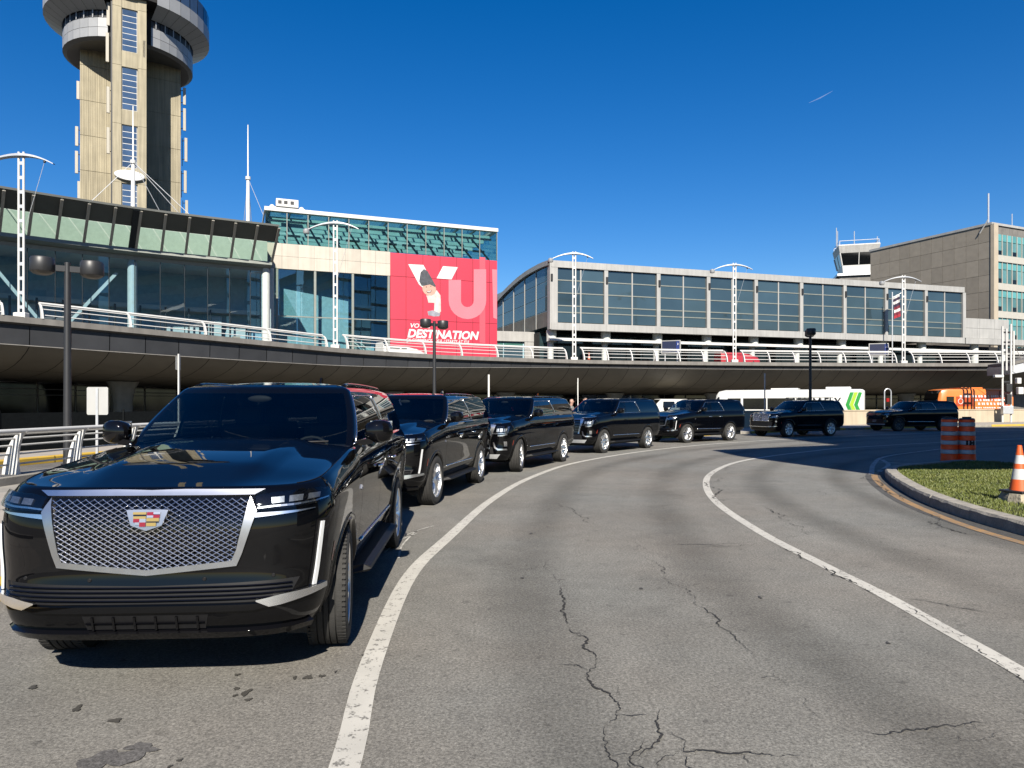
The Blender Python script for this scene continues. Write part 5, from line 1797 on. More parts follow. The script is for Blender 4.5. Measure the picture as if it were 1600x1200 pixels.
    # roof rails
    for sg in (1, -1):
        mb = MB()
        pts = []
        x0, x1 = -1.62, -(wb + c.rear) + 0.62
        for k in range(25):
            u = k / 24
            x = x0 + (x1 - x0) * u
            h = 0.022 * min(1, min(u, 1 - u) * 11)**0.6
            _, z = c.g_pt(x, x, 1.0)
            pts.append((x, sg * (c.g_y(1.0) - 0.075), z + 0.035 + h))
        mb.tube(pts, 0.017, 8)
        for u in (0.33, 0.66):
            x = x0 + (x1 - x0) * u
            _, z = c.g_pt(x, x, 1.0)
            mb.box((x, sg * (c.g_y(1.0) - 0.075), z + 0.04), (0.10, 0.025, 0.05))
        mb.build('roof_rail', M_GLOSSBLK, roof, smooth=True)
    mb = MB()
    xa = -(wb + c.rear) + 0.95
    _, z = c.g_pt(xa, xa, 1.0)
    mb.grid([[(xa + 0.13 * math.cos(a) * f, 0.03 * math.sin(a) * f, z + 0.075 + hh) for a in [2 * PI * k / 12 for k in range(12)]]
             for f, hh in ((1, 0), (0.8, 0.03), (0.55, 0.05))], closed=True)
    mb.prism([(xa + 0.06, -0.012, z + 0.11), (xa - 0.11, -0.012, z + 0.11), (xa - 0.09, -0.012, z + 0.19), (xa - 0.04, -0.012, z + 0.195)], (0, 0.024, 0))
    mb.build('antenna_fin', M_GLOSSBLK, roof, smooth=True, angle=40)
    # window trim
    for sg in (1, -1):
        mb = MB()
        pts = [c.G(sg, b, t, 0.035, 0.006) for n_, b, t in side if b > st[5][1] - 0.02]
        mb.tube(pts, 0.009, 6)
        n5 = st[4]
        mb.tube([c.G(sg, (st[4][1] + st[5][1]) / 2, (st[4][2] + st[5][2]) / 2, s, 0.004) for s in (0.035, 0.2, 0.4, 0.6, 0.8, 0.885)], 0.014, 6)
        mb.tube([c.G(sg, b, t, 0.89, 0.006) for n_, b, t in side if b > st[5][1] - 0.02 and b < -0.85], 0.006, 6)
        mb.tube([c.G(sg, st[1][1] + 0.02, st[1][2] + 0.02, s, 0.004) for s in (0.035, 0.2, 0.4, 0.6, 0.8, 0.885)], 0.008, 6)
        if c.style != 'y':
            mb.build('window_trim', M_CHROME, root, smooth=True)
        else:
            mb.build('window_trim', M_DKCHROME if c.style == 'n' else M_CHROME, root, smooth=True)
    # mirrors
    for sg in (1, -1):
        mb = MB()
        rowsM = []
        for k, (u, sx, sz, dx) in enumerate([(0.0, .03, .05, 0), (0.02, .07, .075, 0), (0.09, .085, .10, 0.0), (0.16, .08, .098, -.01), (0.21, .06, .078, -.025), (0.232, .02, .03, -.035)]):
            rowsM.append([(-0.98 + dx + sx * math.copysign(abs(math.cos(a))**0.7, math.cos(a)),
                           sg * (0.99 + u), c.cowl + 0.135 + sz * math.copysign(abs(math.sin(a))**0.75, math.sin(a)) + 0.02 * u) for a in [2 * PI * q / 20 for q in range(20)]])
        mb.grid(rowsM, closed=True)
        mb.bar((-0.96, sg * 0.90, c.cowl + 0.03), (-0.97, sg * 1.06, c.cowl + 0.06), 0.09, 0.05)
        mi = mb.build('mirror', M_GLOSSBLK, root, smooth=True, angle=50)
        MB().box((-1.075, sg * 1.115, c.cowl + 0.14), (0.006, 0.19, 0.17)).build('mirror_glass', M_CHROME, mi)
    # running boards, door moulding
    for sg in (1, -1):
        mb = MB()
        x0, x1 = -0.58, -wb + 0.60
        yb = 1.045
        prof = [(0.86, 0.40), (1.02, 0.40), (1.075, 0.385), (1.085, 0.365), (1.06, 0.345), (0.86, 0.335)]
        prof = [(a * c.W / 1.03, b) for a, b in prof]
        mb.grid([[(x0 - (0.10 if a > 1.0 else 0), sg * a, b) for a, b in prof], [(x1 + (0.10 if a > 1.0 else 0), sg * a, b) for a, b in prof]], closed=True)
        mb.add([(x0 - (0.10 if a > 1.0 else 0), sg * a, b) for a, b in prof], [tuple(range(6))])
        mb.add([(x1 + (0.10 if a > 1.0 else 0), sg * a, b) for a, b in prof], [tuple(range(6))])
        mb.build('running_board', M_BLKPL, root)
        mb = MB()
        pts = [c.S(sg, x, 0.605 - 0.02 * (x + 0.6) / -wb, 0.006) for x in [-0.66 - k * (wb - 1.34) / 16 for k in range(17)]]
        mb.tube(pts, 0.012, 6)
        mb.build('side_moulding', M_CHROME if c.style != 'n' else M_DKCHROME, root, smooth=True)
        mb = MB()
        a = -0.27
        ps = []
        xx = 0.515
        for k in range(7):
            z = 0.70 + 0.12 * k / 6
            xm = 0.500 + 0.012 * math.cos(k)*0
            ps.append((c.S(sg, 0.535 - 0.03 * k / 6, z, 0.004), c.S(sg, 0.512 - 0.03 * k / 6, z, 0.004)))
        mb.grid([[p[0] for p in ps], [p[1] for p in ps]])
        mb.build('side_marker', M_AMBER, root)
    # tail lamps and bumper plate
    for sg in (1, -1):
        mb = MB()
        xr = -(wb + c.rear)
        rows_ = []
        for k in range(9):
            z = 0.78 + 0.58 * k / 8
            t_ = c.tt(xr + 0.1, z)
            rows_.append([(xx_, sg * (c.side_y(xx_, t_) + 0.003), z) for xx_ in (c.xR(t_) + 0.035, c.xR(t_) + 0.07, c.xR(t_) + 0.12)])
        mb.grid(rows_)
        mb.build('tail_lamp', M_REDLENS, root, smooth=True)
    # underbody
    mb = MB()
    mb.rng(-(wb + c.rear) + 0.30, 0.52, -0.80, 0.80, 0.27, 0.47)
    mb.rng(-0.62, 0.52, -0.52, 0.52, 0.45, 1.05)
    mb.build('underbody', M_BLKPL, root)
    # cabin: floor, dashboard, seats, steering wheel, mirror
    mb = MB()
    mb.rng(-(wb + c.rear) + 0.25, -0.55, -0.88, 0.88, 0.62, 0.72)
    rowsD = []
    for k in range(9):
        y = -0.86 + 1.72 * k / 8
        rowsD.append([(-0.70, y, 1.33), (-0.95, y, 1.375), (-1.18, y, 1.36), (-1.30, y, 1.28), (-1.30, y, 0.9)])
    mb.grid(rowsD)
    inn = mb.build('dashboard', M_INT, root, smooth=True)
    MB().tube([(-1.42 - 0.07 * math.sin(a), 0.42 + 0.185 * math.cos(a), 1.24 + 0.17 * math.sin(a)) for a in [2 * PI * k / 20 for k in range(20)]], 0.016, 6, closed=True) \
        .build('steering_wheel', M_INT, inn, smooth=True)
    for (sx, sy) in ((-1.95, 0.42), (-1.95, -0.42), (-3.0, 0.42), (-3.0, -0.42)):
        mb = MB()
        def rbox(cx, cy, cz, sx_, sy_, sz_, tilt):
            M_ = Matrix.Rotation(tilt, 3, 'Y')
            mb.box((cx, cy, cz), (sx_, sy_, sz_), M=M_)
        rbox(sx + 0.02, sy, 0.88, 0.52, 0.50, 0.16, 0.08)
        rbox(sx - 0.30, sy, 1.20, 0.14, 0.50, 0.62, -0.22)
        rbox(sx - 0.40, sy, 1.60, 0.09, 0.27, 0.18, -0.18)
        mb.build('seat', M_INT, root, bevel=0.03)
    mb = MB()
    mb.ball((-1.30, 0.0, c.roofz - 0.075), 0.11, 14, 8, (0.16, 1.0, 0.30))
    mb.build('rear_view_mirror', M_INT, wsh, smooth=True)
    for sg, y0, y1 in ((1, 0.10, 0.72), (-1, -0.62, 0.0)):
        mb = MB()
        xw = -0.63
        pts = []
        for k in range(9):
            u = k / 8
            y = y0 + (y1 - y0) * u
            q = abs(y) / 0.9
            pts.append((-0.66 + 0.035 - 0.19 * q**2.2, y, c.zt(-0.66) + 0.058 + 0.02 * u - 0.02 * q))
        mb.tube(pts, 0.009, 6)
        mb.build('wiper', M_BLKPL, wsh)
    return ddict

def ribbon(mb, fn, A, B, off=0.006, thick=0.02, rows=2, seg=1):
    """raised strip between two polylines of surface coordinates"""
    def dens(L):
        out = []
        for p, q in zip(L, L[1:]):
            for k in range(seg):
                out.append((p[0] + (q[0] - p[0]) * k / seg, p[1] + (q[1] - p[1]) * k / seg))
        out.append(L[-1])
        return out
    A, B = dens(A), dens(B)
    G_ = []
    offs = []
    for i in range(rows + 1):
        u = i / rows
        G_.append([fn(a[0] + (b[0] - a[0]) * u, a[1] + (b[1] - a[1]) * u, off) for a, b in zip(A, B)])
    lo = lambda L: [fn(a[0], a[1], off - thick) for a in L]
    mb.grid([lo(A)] + G_ + [lo(B)])
    for e in (0, -1):
        col = [g_[e] for g_ in G_]
        base = [fn(A[e][0], A[e][1], off - thick), fn(B[e][0], B[e][1], off - thick)]
        mb.add([base[0]] + col + [base[1]], [tuple(range(len(col) + 2))])
    return mb

def mirror_ribbon(c, root, name, m, A, B, off, thick, both=True, seg=4, rows=2, smooth=True):
    out = []
    for sg in ((1, -1) if both else (1,)):
        mb = MB()
        ribbon(mb, lambda y, z, o: c.F(y, z, o), [(sg * a, b) for a, b in A], [(sg * a, b) for a, b in B], off, thick, rows, seg)
        out.append(mb.build(name, m, root, smooth=smooth, angle=35))
    return out

def wheel_meshes(kind):
    """tyre, rim and hub; wheel axis along y, outer face towards +y"""
    r, w = 0.417, 0.275
    prof = [(0.285, -w / 2 + 0.02), (0.30, -w / 2), (0.36, -w / 2 - 0.006), (0.395, -w / 2 + 0.006), (0.410, -w / 2 + 0.022)]
    x = -w / 2 + 0.03
    ribs = [(-0.105, -0.068), (-0.058, -0.024), (-0.014, 0.014), (0.024, 0.058), (0.068, 0.105)]
    for a, b in ribs:
        prof += [(0.403, a - 0.002), (r, a), (r, b), (0.403, b + 0.002)]
    prof += [(0.410, w / 2 - 0.022), (0.395, w / 2 - 0.006), (0.36, w / 2 + 0.006), (0.30, w / 2), (0.285, w / 2 - 0.02)]
    tyre = MB().lathe(prof, 72, 'y')
    # tread sipes: shallow cross blocks on the outer ribs
    for k in range(72):
        a = 2 * PI * k / 72
        for (ya, yb, sk) in ((-0.128, -0.070, 0.03), (0.070, 0.128, 0.03)):
            M_ = Matrix.Rotation(-a, 3, 'Y')
            p = M_ @ Vector((0.4130, 0, 0))
            tyre.box((p.x, (ya + yb) / 2, p.z), (0.010, yb - ya, 0.021), M=M_)
    rim = MB()
    rim.lathe([(0.295, 0.118), (0.289, 0.132), (0.279, 0.130), (0.270, 0.112), (0.262, 0.02), (0.258, -0.10), (0.285, -0.12)], 48, 'y')
    sp = MB()
    def spoke(a, r0, r1, w0, w1, y0, y1, dep=0.03):
        ca, sa = math.cos(a), math.sin(a)
        def P(r_, t_, y_): return (r_ * ca - t_ * sa, y_, r_ * sa + t_ * ca)
        rm = (r0 + r1) / 2
        sec = [(r0, w0, y0), (rm, (w0 + w1) / 2, max(y0, y1) + 0.006), (r1, w1, y1)]
        rows_ = []
        for r_, ww, yy in sec:
            rows_.append([P(r_, -ww / 2, yy - dep), P(r_, -ww / 2 * 0.8, yy - 0.004), P(r_, 0, yy + 0.003), P(r_, ww / 2 * 0.8, yy - 0.004), P(r_, ww / 2, yy - dep)])
        sp.grid(rows_)
    if kind == 'multi':
        for k in range(12):
            a = 2 * PI * k / 12
            spoke(a - 0.075, 0.05, 0.272, 0.022, 0.026, 0.088, 0.115)
            spoke(a + 0.10, 0.05, 0.272, 0.018, 0.018, 0.080, 0.110)
    elif kind == 'six':
        for k in range(6):
            a = 2 * PI * k / 6 + 0.2
            spoke(a - 0.14, 0.05, 0.272, 0.045, 0.052, 0.088, 0.112)
            spoke(a + 0.14, 0.05, 0.272, 0.045, 0.052, 0.088, 0.112)
    else:
        for k in range(8):
            a = 2 * PI * k / 8
            spoke(a - 0.06, 0.05, 0.272, 0.03, 0.075, 0.085, 0.112)
            spoke(a + 0.16, 0.05, 0.272, 0.022, 0.030, 0.080, 0.108)
    sp.lathe([(0.0, 0.108), (0.035, 0.106), (0.045, 0.098), (0.075, 0.090), (0.078, 0.05)], 24, 'y')
    disc = MB().lathe([(0.06, 0.03), (0.20, 0.03), (0.20, 0.0), (0.25, -0.02), (0.255, -0.10), (0.05, -0.10)], 32, 'y')
    return tyre.mesh('tyre', True, 35), rim.mesh('rim', True, 40), sp.mesh('spokes', True, 40), disc.mesh('brake_disc', True, 40)

WHEELS = {}
def add_wheels(c, root, kind, m_alloy, steer):
    if kind not in WHEELS:
        WHEELS[kind] = wheel_meshes(kind)
    ms = WHEELS[kind]
    key = (kind, m_alloy.name)
    if key not in WHEELS:
        cp = [m.copy() for m in ms]
        for me, mm in zip(cp, (M_RUBBER, m_alloy, m_alloy, M_DKMETAL)):
            me.materials.append(mm)
        WHEELS[key] = cp
    ty, ri, sp, di = WHEELS[key]
    for ax in (0.0, -c.wb):
        for sg in (1, -1):
            w = bpy.data.objects.new('wheel', None)
            COL.objects.link(w)
            w.parent = root
            w.empty_display_size = 0.1
            w.location = (ax, sg * 0.885 * c.W / 1.03, WZ)
            rz = (steer if ax == 0 else 0) + (0 if sg > 0 else PI)
            w.rotation_euler = (0, R(random.uniform(0, 50)), rz)
            w.rotation_mode = 'XYZ'
            for nme, me in (('tyre', ty), ('rim', ri), ('spokes', sp), ('brake_disc', di)):
                link(nme, me, w)

M_LAMPMET = mat('lamp_metal', (0.34, 0.35, 0.37), 0.3, 0.9, 0.25, 60)
M_DRL = mat('white_light_guide', (0.85, 0.87, 0.88), 0.3, 0, 0.03, coat=0.5)
# ---------- front ends
def lamp_block(c, root, A, B, off=0.004, n_led=3, led_z=None):
    """dark housing, light elements and clear cover"""
    for sg in (1, -1):
        fn = lambda y, z, o: c.F(y, z, o)
        mb = MB()
        ribbon(mb, fn, [(sg * a, b) for a, b in A], [(sg * a, b) for a, b in B], off, 0.03, 2, 4)
        h = mb.build('headlight', M_GLOSSBLK, root, smooth=True, angle=35)
        mb = MB()
        m = len(A)
        ya, yb = A[0][0], A[-1][0]
        for k in range(n_led):
            u0 = 0.22 + 0.66 * k / n_led
            u1 = u0 + 0.16
            def at(u, v):
                f = u * (m - 1); i = min(int(f), m - 2); t = f - i
                pa = (A[i][0] + (A[i + 1][0] - A[i][0]) * t, A[i][1] + (A[i + 1][1] - A[i][1]) * t)
                pb = (B[i][0] + (B[i + 1][0] - B[i][0]) * t, B[i][1] + (B[i + 1][1] - B[i][1]) * t)
                return (sg * (pa[0] + (pb[0] - pa[0]) * v), pa[1] + (pb[1] - pa[1]) * v)
            ribbon(mb, fn, [at(u0, 0.25), at(u1, 0.25)], [at(u0, 0.62), at(u1, 0.62)], off + 0.008, 0.012, 1, 3)
        mb.build('lamp_reflector', M_LAMPMET, h)
        mb = MB()
        nA = len(A)
        ribbon(mb, fn, [(sg * (a[0] + (b[0] - a[0]) * 0.74), a[1] + (b[1] - a[1]) * 0.74) for a, b in zip(A, B)], [(sg * (a[0] + (b[0] - a[0]) * 0.86), a[1] + (b[1] - a[1]) * 0.86) for a, b in zip(A, B)], off + 0.008, 0.012, 1, 3)
        mb.build('light_guide', M_CHROME, h)
        mb = MB()
        ribbon(mb, fn, [(sg * a, b) for a, b in A], [(sg * a, b) for a, b in B], off + 0.02, 0.02, 2, 4)
        mb.build('lamp_cover', M_LENS, h, smooth=True, angle=35)

def crest(c, root, z0, s=1.0, off=0.035):
    """shield badge: silver frame with coloured blocks and bars"""
    fn = lambda y, z, o: c.F(y * s, z0 + z * s * 0.92, o)
    mb = MB()
    ribbon(mb, fn, [(-0.105, 0.05), (-0.05, 0.052), (0, 0.052), (0.05, 0.052), (0.105, 0.05)],
           [(-0.078, -0.03), (-0.045, -0.042), (0, -0.058), (0.045, -0.042), (0.078, -0.03)], off, 0.03, 2, 2)
    fr = mb.build('emblem', mat('emblem_frame', (0.40, 0.40, 0.42), 0.3, 1.0, 0.05), root, smooth=True, angle=30)
    yel = mat('emblem_gold', (0.50, 0.36, 0.12), 0.25, 0.4, 0.05)
    red = mat('emblem_red', (0.25, 0.008, 0.02), 0.25, 0.0, 0.05, coat=0.5)
    blk = mat('emblem_black', (0.01, 0.01, 0.012), 0.2, 0.0, 0.0, coat=0.5)
    sil = mat('emblem_silver', (0.42, 0.43, 0.46), 0.3, 0.9, 0.05)
    # car's right half is image left: y negative there
    B = [(-0.068, -0.002, 0.026, 0.038, yel), (-0.066, -0.002, 0.017, 0.026, blk), (-0.065, -0.002, 0.004, 0.017, yel),
         (-0.064, -0.033, -0.014, 0.004, red), (-0.033, -0.002, -0.014, 0.004, sil), (-0.033, -0.002, -0.036, -0.014, red), (-0.055, -0.033, -0.027, -0.014, sil),
         (0.002, 0.034, 0.021, 0.038, red), (0.034, 0.068, 0.028, 0.038, sil), (0.034, 0.066, 0.008, 0.025, red), (0.002, 0.034, 0.010, 0.021, sil),
         (0.002, 0.064, -0.009, 0.008, yel), (0.002, 0.062, -0.016, -0.009, blk), (0.002, 0.050, -0.034, -0.016, yel)]
    for y0, y1, za, zb, m in B:
        mb = MB()
        ribbon(mb, fn, [(y0, zb), (y1, zb)], [(y0, za), (y1, za)], off + 0.006, 0.006, 1, 1)
        mb.build('emblem_field', m, fr)

def in_poly(y, z, P):
    ins = False
    n = len(P)
    for i in range(n):
        y0, z0 = P[i]; y1, z1 = P[(i + 1) % n]
        if (z0 > z) != (z1 > z) and y < (y1 - y0) * (z - z0) / (z1 - z0) + y0:
            ins = not ins
    return ins

def mesh_grille(c, root, P, dy, dz, off, rad, name='grille_mesh', m=M_CHROME):
    mb = MB()
    y0, y1 = min(p[0] for p in P), max(p[0] for p in P)
    z0, z1 = min(p[1] for p in P), max(p[1] for p in P)
    n = int((y1 - y0) / dy) + int((z1 - z0) / dz) + 4
    for sl in (1, -1):
        for k in range(-n, n):
            run = []
            steps = 90
            for q in range(steps + 1):
                z = z0 + (z1 - z0) * q / steps
                y = (k + 0.5) * dy + sl * (z - z0) * dy / dz
                if in_poly(y, z, P):
                    run.append((y, z))
                elif len(run) > 1:
                    mb.tube([c.F(a, b, off) for a, b in run[::6] + ([run[-1]] if (len(run) - 1) % 6 else [])], rad, 4); run = []
                else:
                    run = []
            if len(run) > 1:
                mb.tube([c.F(a, b, off) for a, b in run[::6] + ([run[-1]] if (len(run) - 1) % 6 else [])], rad, 4)
    return mb.build(name, m, root)

def escalade_front(c, root, lead):
    P = [(-0.575, 1.148), (0.575, 1.148), (0.50, 0.80), (0.47, 0.775), (0.0, 0.735), (-0.47, 0.775), (-0.50, 0.80)]
    # dark field behind the mesh
    top = [(-0.60 + 1.2 * k / 12, 1.158) for k in range(13)]
    def botz(y): return 0.728 + 0.05 * abs(y) / 0.5
    bot = [((-0.60 + 1.2 * k / 12) * 0.87, botz((-0.60 + 1.2 * k / 12) * 0.87)) for k in range(13)]
    mb = MB(); ribbon(mb, c.F, top, bot, 0.003, 0.01, 6, 2)
    gr = mb.build('grille', M_GLOSSBLK, root, smooth=True, angle=35)
    if lead:
        mesh_grille(c, gr, P, 0.0500, 0.0290, 0.016, 0.0030)
    else:
        mb = MB()
        for k in range(13):
            z = 0.76 + 0.03 * k
            w = 0.50 + 0.075 * (z - 0.8) / 0.35
            mb.tube([c.F(-w + 2 * w * q / 14, z, 0.014) for q in range(15)], 0.006, 4)
        mb.build('grille_bar', M_DKCHROME, gr)
    # chrome frame: sides, bottom, top bar
    mirror_ribbon(c, gr, 'grille_frame', M_SATIN, [(0.578, 1.152), (0.545, 1.0), (0.512, 0.85), (0.487, 0.79)],
                  [(0.622, 1.075), (0.592, 0.98), (0.545, 0.83), (0.515, 0.757)], 0.022, 0.03)
    mb = MB()
    ribbon(mb, c.F, [(-0.49 + 0.98 * k / 16, botz(-0.49 + 0.98 * k / 16) + 0.012) for k in range(17)],
           [(-0.515 + 1.03 * k / 16, botz(-0.515 + 1.03 * k / 16) - 0.022) for k in range(17)], 0.024, 0.03, 2, 1)
    mb.build('grille_frame', M_SATIN, gr, smooth=True, angle=35)
    mb = MB()
    ribbon(mb, c.F, [(-0.655 + 1.31 * k / 20, 1.197 - 0.012 * abs(-0.655 + 1.31 * k / 20)) for k in range(21)],
           [(-0.60 + 1.20 * k / 20, 1.158) for k in range(21)], 0.028, 0.035, 3, 1)
    mb.build('hood_edge_trim', M_CHROME, root, smooth=True, angle=35)
    crest(c, root, 1.032, 1.15)
    # headlights and the bright strip below them
    lamp_block(c, root, [(0.605, 1.152), (0.70, 1.168), (0.82, 1.175), (0.93, 1.178), (0.985, 1.172)],
               [(0.628, 1.075), (0.72, 1.082), (0.82, 1.085), (0.93, 1.098), (0.985, 1.115)], 0.006, 3)
    mirror_ribbon(c, root, 'lamp_trim', M_CHROME, [(0.60, 1.062), (0.72, 1.066), (0.84, 1.070), (0.93, 1.076)],
                  [(0.60, 1.035), (0.72, 1.046), (0.84, 1.058), (0.93, 1.072)], 0.014, 0.02)
    # vertical light blades at the corners
    mirror_ribbon(c, root, 'light_blade', M_DRL, [(0.962, 0.985), (0.948, 0.85), (0.931, 0.70), (0.918, 0.60)],
                  [(0.974, 0.985), (0.962, 0.85), (0.945, 0.70), (0.932, 0.60)], 0.016, 0.025, rows=1)
    mirror_ribbon(c, root, 'blade_surround', M_GLOSSBLK, [(0.945, 1.0), (0.93, 0.85), (0.912, 0.70), (0.90, 0.58)],
                  [(1.0, 1.0), (0.99, 0.85), (0.975, 0.70), (0.962, 0.58)], 0.005, 0.01)
    mirror_ribbon(c, root, 'corner_trim', M_CHROME, [(0.63, 0.555), (0.69, 0.565), (0.76, 0.58), (0.88, 0.592), (0.965, 0.60)],
                  [(0.63, 0.548), (0.70, 0.515), (0.76, 0.522), (0.88, 0.548), (0.965, 0.568)], 0.032, 0.05)
    # long lower intake with thin bars
    mb = MB(); ribbon(mb, c.F, [(-0.86 + 1.72 * k / 20, 0.645 + 0.02 * abs(k - 10) / 10) for k in range(21)],
                      [(-0.80 + 1.6 * k / 20, 0.545) for k in range(21)], 0.003, 0.01, 2, 1)
    it = mb.build('lower_intake', M_BLKPL, root, smooth=True, angle=35)
    for k in range(4):
        z = 0.562 + 0.024 * k
        MB().tube([c.F(-0.82 + 1.64 * q / 20, z + 0.006 * abs(q - 10) / 10, 0.012) for q in range(21)], 0.006, 4).build('intake_bar', M_GLOSSBLK, it)
    # lower lip, centre opening with dividers, sensors
    mb = MB(); ribbon(mb, c.F, [(-0.80 + 1.6 * k / 20, 0.535) for k in range(21)], [(-0.62 + 1.24 * k / 20, 0.50) for k in range(21)], 0.026, 0.04, 2, 1)
    mb.build('bumper_lip', M_PAINT, root, smooth=True, angle=35)
    mb = MB(); ribbon(mb, c.F, [(-0.36 + 0.72 * k / 8, 0.478) for k in range(9)], [(-0.34 + 0.68 * k / 8, 0.395) for k in range(9)], 0.006, 0.012, 1, 1)
    op = mb.build('centre_opening', M_BLKPL, root)
    mb = MB()
    for k in range(6):
        y = -0.30 + 0.12 * k
        mb.bar(c.F(y, 0.475, 0.012), c.F(y, 0.398, 0.012), 0.012, 0.014)
    mb.tube([c.F(-0.34 + 0.68 * q / 10, 0.437, 0.012) for q in range(11)], 0.006, 4)
    mb.build('opening_divider', M_GLOSSBLK, op)
    for y in (-0.72, -0.33, 0.33, 0.72):
        p = c.F(y, 0.675 + 0.02 * abs(y), 0.0)
        MB().lathe([(0.0, 0.006), (0.009, 0.006), (0.012, 0.003), (0.012, -0.01)], 12, 'x', c=p).build('parking_sensor', M_BLKPL, root, smooth=True, angle=40)
    mb = MB(); ribbon(mb, c.F, [(-0.90 + 1.8 * k / 20, 0.385) for k in range(21)], [(-0.88 + 1.76 * k / 20, 0.345) for k in range(21)], 0.03, 0.05, 2, 1)
    mb.build('bumper_lip', M_GLOSSBLK, root, smooth=True, angle=35)
    for sg in (1, -1):
        MB().prism([(0.44, sg * 0.50, 0.33), (0.44, sg * 0.82, 0.33), (0.42, sg * 0.82, 0.20), (0.42, sg * 0.70, 0.20)], (0.02, 0, 0)).build('air_deflector', M_RUBBER, root)
    for sg in (1, -1):
        mb = MB()
        for k, xx in enumerate((-0.50, -0.535)):
            mb.bar(c.S(sg, xx, 1.075 - 0.012 * k, 0.004), c.S(sg, xx + 0.022, 1.045 - 0.012 * k, 0.004), 0.012, 0.008)
        mb.build('fender_badge', M_CHROME, root)

def yukon_front(c, root):
    top = [(-0.60 + 1.2 * k / 12, 1.16) for k in range(13)]
    bot = [(-0.50 + 1.0 * k / 12, 0.70) for k in range(13)]
    mb = MB(); ribbon(mb, c.F, top, bot, 0.003, 0.01, 6, 1)
    gr = mb.build('grille', M_GLOSSBLK, root, smooth=True, angle=35)
    for k in range(5):
        z = 0.76 + 0.085 * k
        w = 0.50 + 0.10 * (z - 0.70) / 0.46
        mb = MB(); ribbon(mb, c.F, [(-w + 2 * w * q / 12, z + 0.02) for q in range(13)], [(-w + 2 * w * q / 12, z - 0.02) for q in range(13)], 0.022, 0.02, 1, 1)
        mb.build('grille_bar', M_DKCHROME, gr)
    mirror_ribbon(c, gr, 'grille_frame', M_CHROME, [(0.56, 1.19), (0.575, 1.05), (0.525, 0.85), (0.49, 0.69)],
                  [(0.68, 1.19), (0.645, 1.05), (0.575, 0.85), (0.545, 0.69)], 0.03, 0.04)
    mb = MB(); ribbon(mb, c.F, [(-0.64 + 1.28 * k / 16, 1.20) for k in range(17)], [(-0.60 + 1.2 * k / 16, 1.165) for k in range(17)], 0.03, 0.035, 2, 1)
    mb.build('grille_frame', M_CHROME, gr, smooth=True, angle=35)
    red = mat('emblem_red_bright', (0.5, 0.02, 0.02), 0.3, 0, 0.05, coat=0.4)
    def letters(m_, grow, off):
        mb = MB()
        w, h, s = 0.075, 0.10, 0.022 + grow
        z0 = 0.89
        def st(a, b, cc, d):
            ribbon(mb, c.F, [(a, d), (b, d)], [(a, cc), (b, cc)], off, 0.012, 1, 1)
        for i, y in enumerate((-0.125, 0.0, 0.125)):
            l, r_ = y - 0.045 - grow / 2, y + 0.045 + grow / 2
            b_, t_ = z0 - grow / 2, z0 + h + grow / 2
            if i == 0:
                st(l, l + s, b_, t_); st(l, r_, t_ - s, t_); st(l, r_, b_, b_ + s); st(r_ - s, r_, b_, b_ + 0.055); st(y, r_, b_ + 0.04, b_ + 0.04 + s)
            elif i == 1:
                st(l, l + s, b_, t_); st(r_ - s, r_, b_, t_); st(y - s / 2, y + s / 2, b_ + 0.03, t_); st(l, r_, t_ - s, t_)
            else:
                st(l, l + s, b_, t_); st(l, r_, t_ - s, t_); st(l, r_, b_, b_ + s)
        return mb.build('emblem', m_, gr)
    letters(red, 0.0, 0.046)
    for sg in (1, -1):
        A = [(0.64, 1.155), (0.76, 1.165), (0.88, 1.165), (0.965, 1.155)]
        B = [(0.62, 0.955), (0.74, 0.95), (0.86, 0.955), (0.955, 0.985)]
    lamp_block(c, root, A, B, 0.006, 3)
    mirror_ribbon(c, root, 'light_blade', M_CHROME, [(0.93, 1.16), (0.925, 1.08), (0.90, 0.985), (0.84, 0.962), (0.74, 0.957)],
                  [(0.965, 1.16), (0.96, 1.06), (0.93, 0.955), (0.84, 0.93), (0.74, 0.93)], 0.018, 0.03)
    mirror_ribbon(c, root, 'fog_surround', M_CHROME, [(0.66, 0.78), (0.70, 0.66), (0.76, 0.625), (0.92, 0.625)],
                  [(0.63, 0.78), (0.67, 0.64), (0.75, 0.585), (0.93, 0.59)], 0.022, 0.03)
    mirror_ribbon(c, root, 'fog_lamp', M_CHROME, [(0.87, 0.80), (0.875, 0.74), (0.875, 0.68)], [(0.93, 0.80), (0.93, 0.74), (0.93, 0.68)], 0.014, 0.02)
    mb = MB(); ribbon(mb, c.F, [(-0.62 + 1.24 * k / 16, 0.665) for k in range(17)], [(-0.66 + 1.32 * k / 16, 0.50) for k in range(17)], 0.004, 0.01, 2, 1)
    mb.build('lower_intake', M_BLKPL, root, smooth=True, angle=35)
    mb = MB(); ribbon(mb, c.F, [(-0.80 + 1.6 * k / 20, 0.49) for k in range(21)], [(-0.72 + 1.44 * k / 20, 0.39) for k in range(21)], 0.02, 0.05, 2, 1)
    mb.build('skid_plate', M_GALV, root, smooth=True, angle=35)

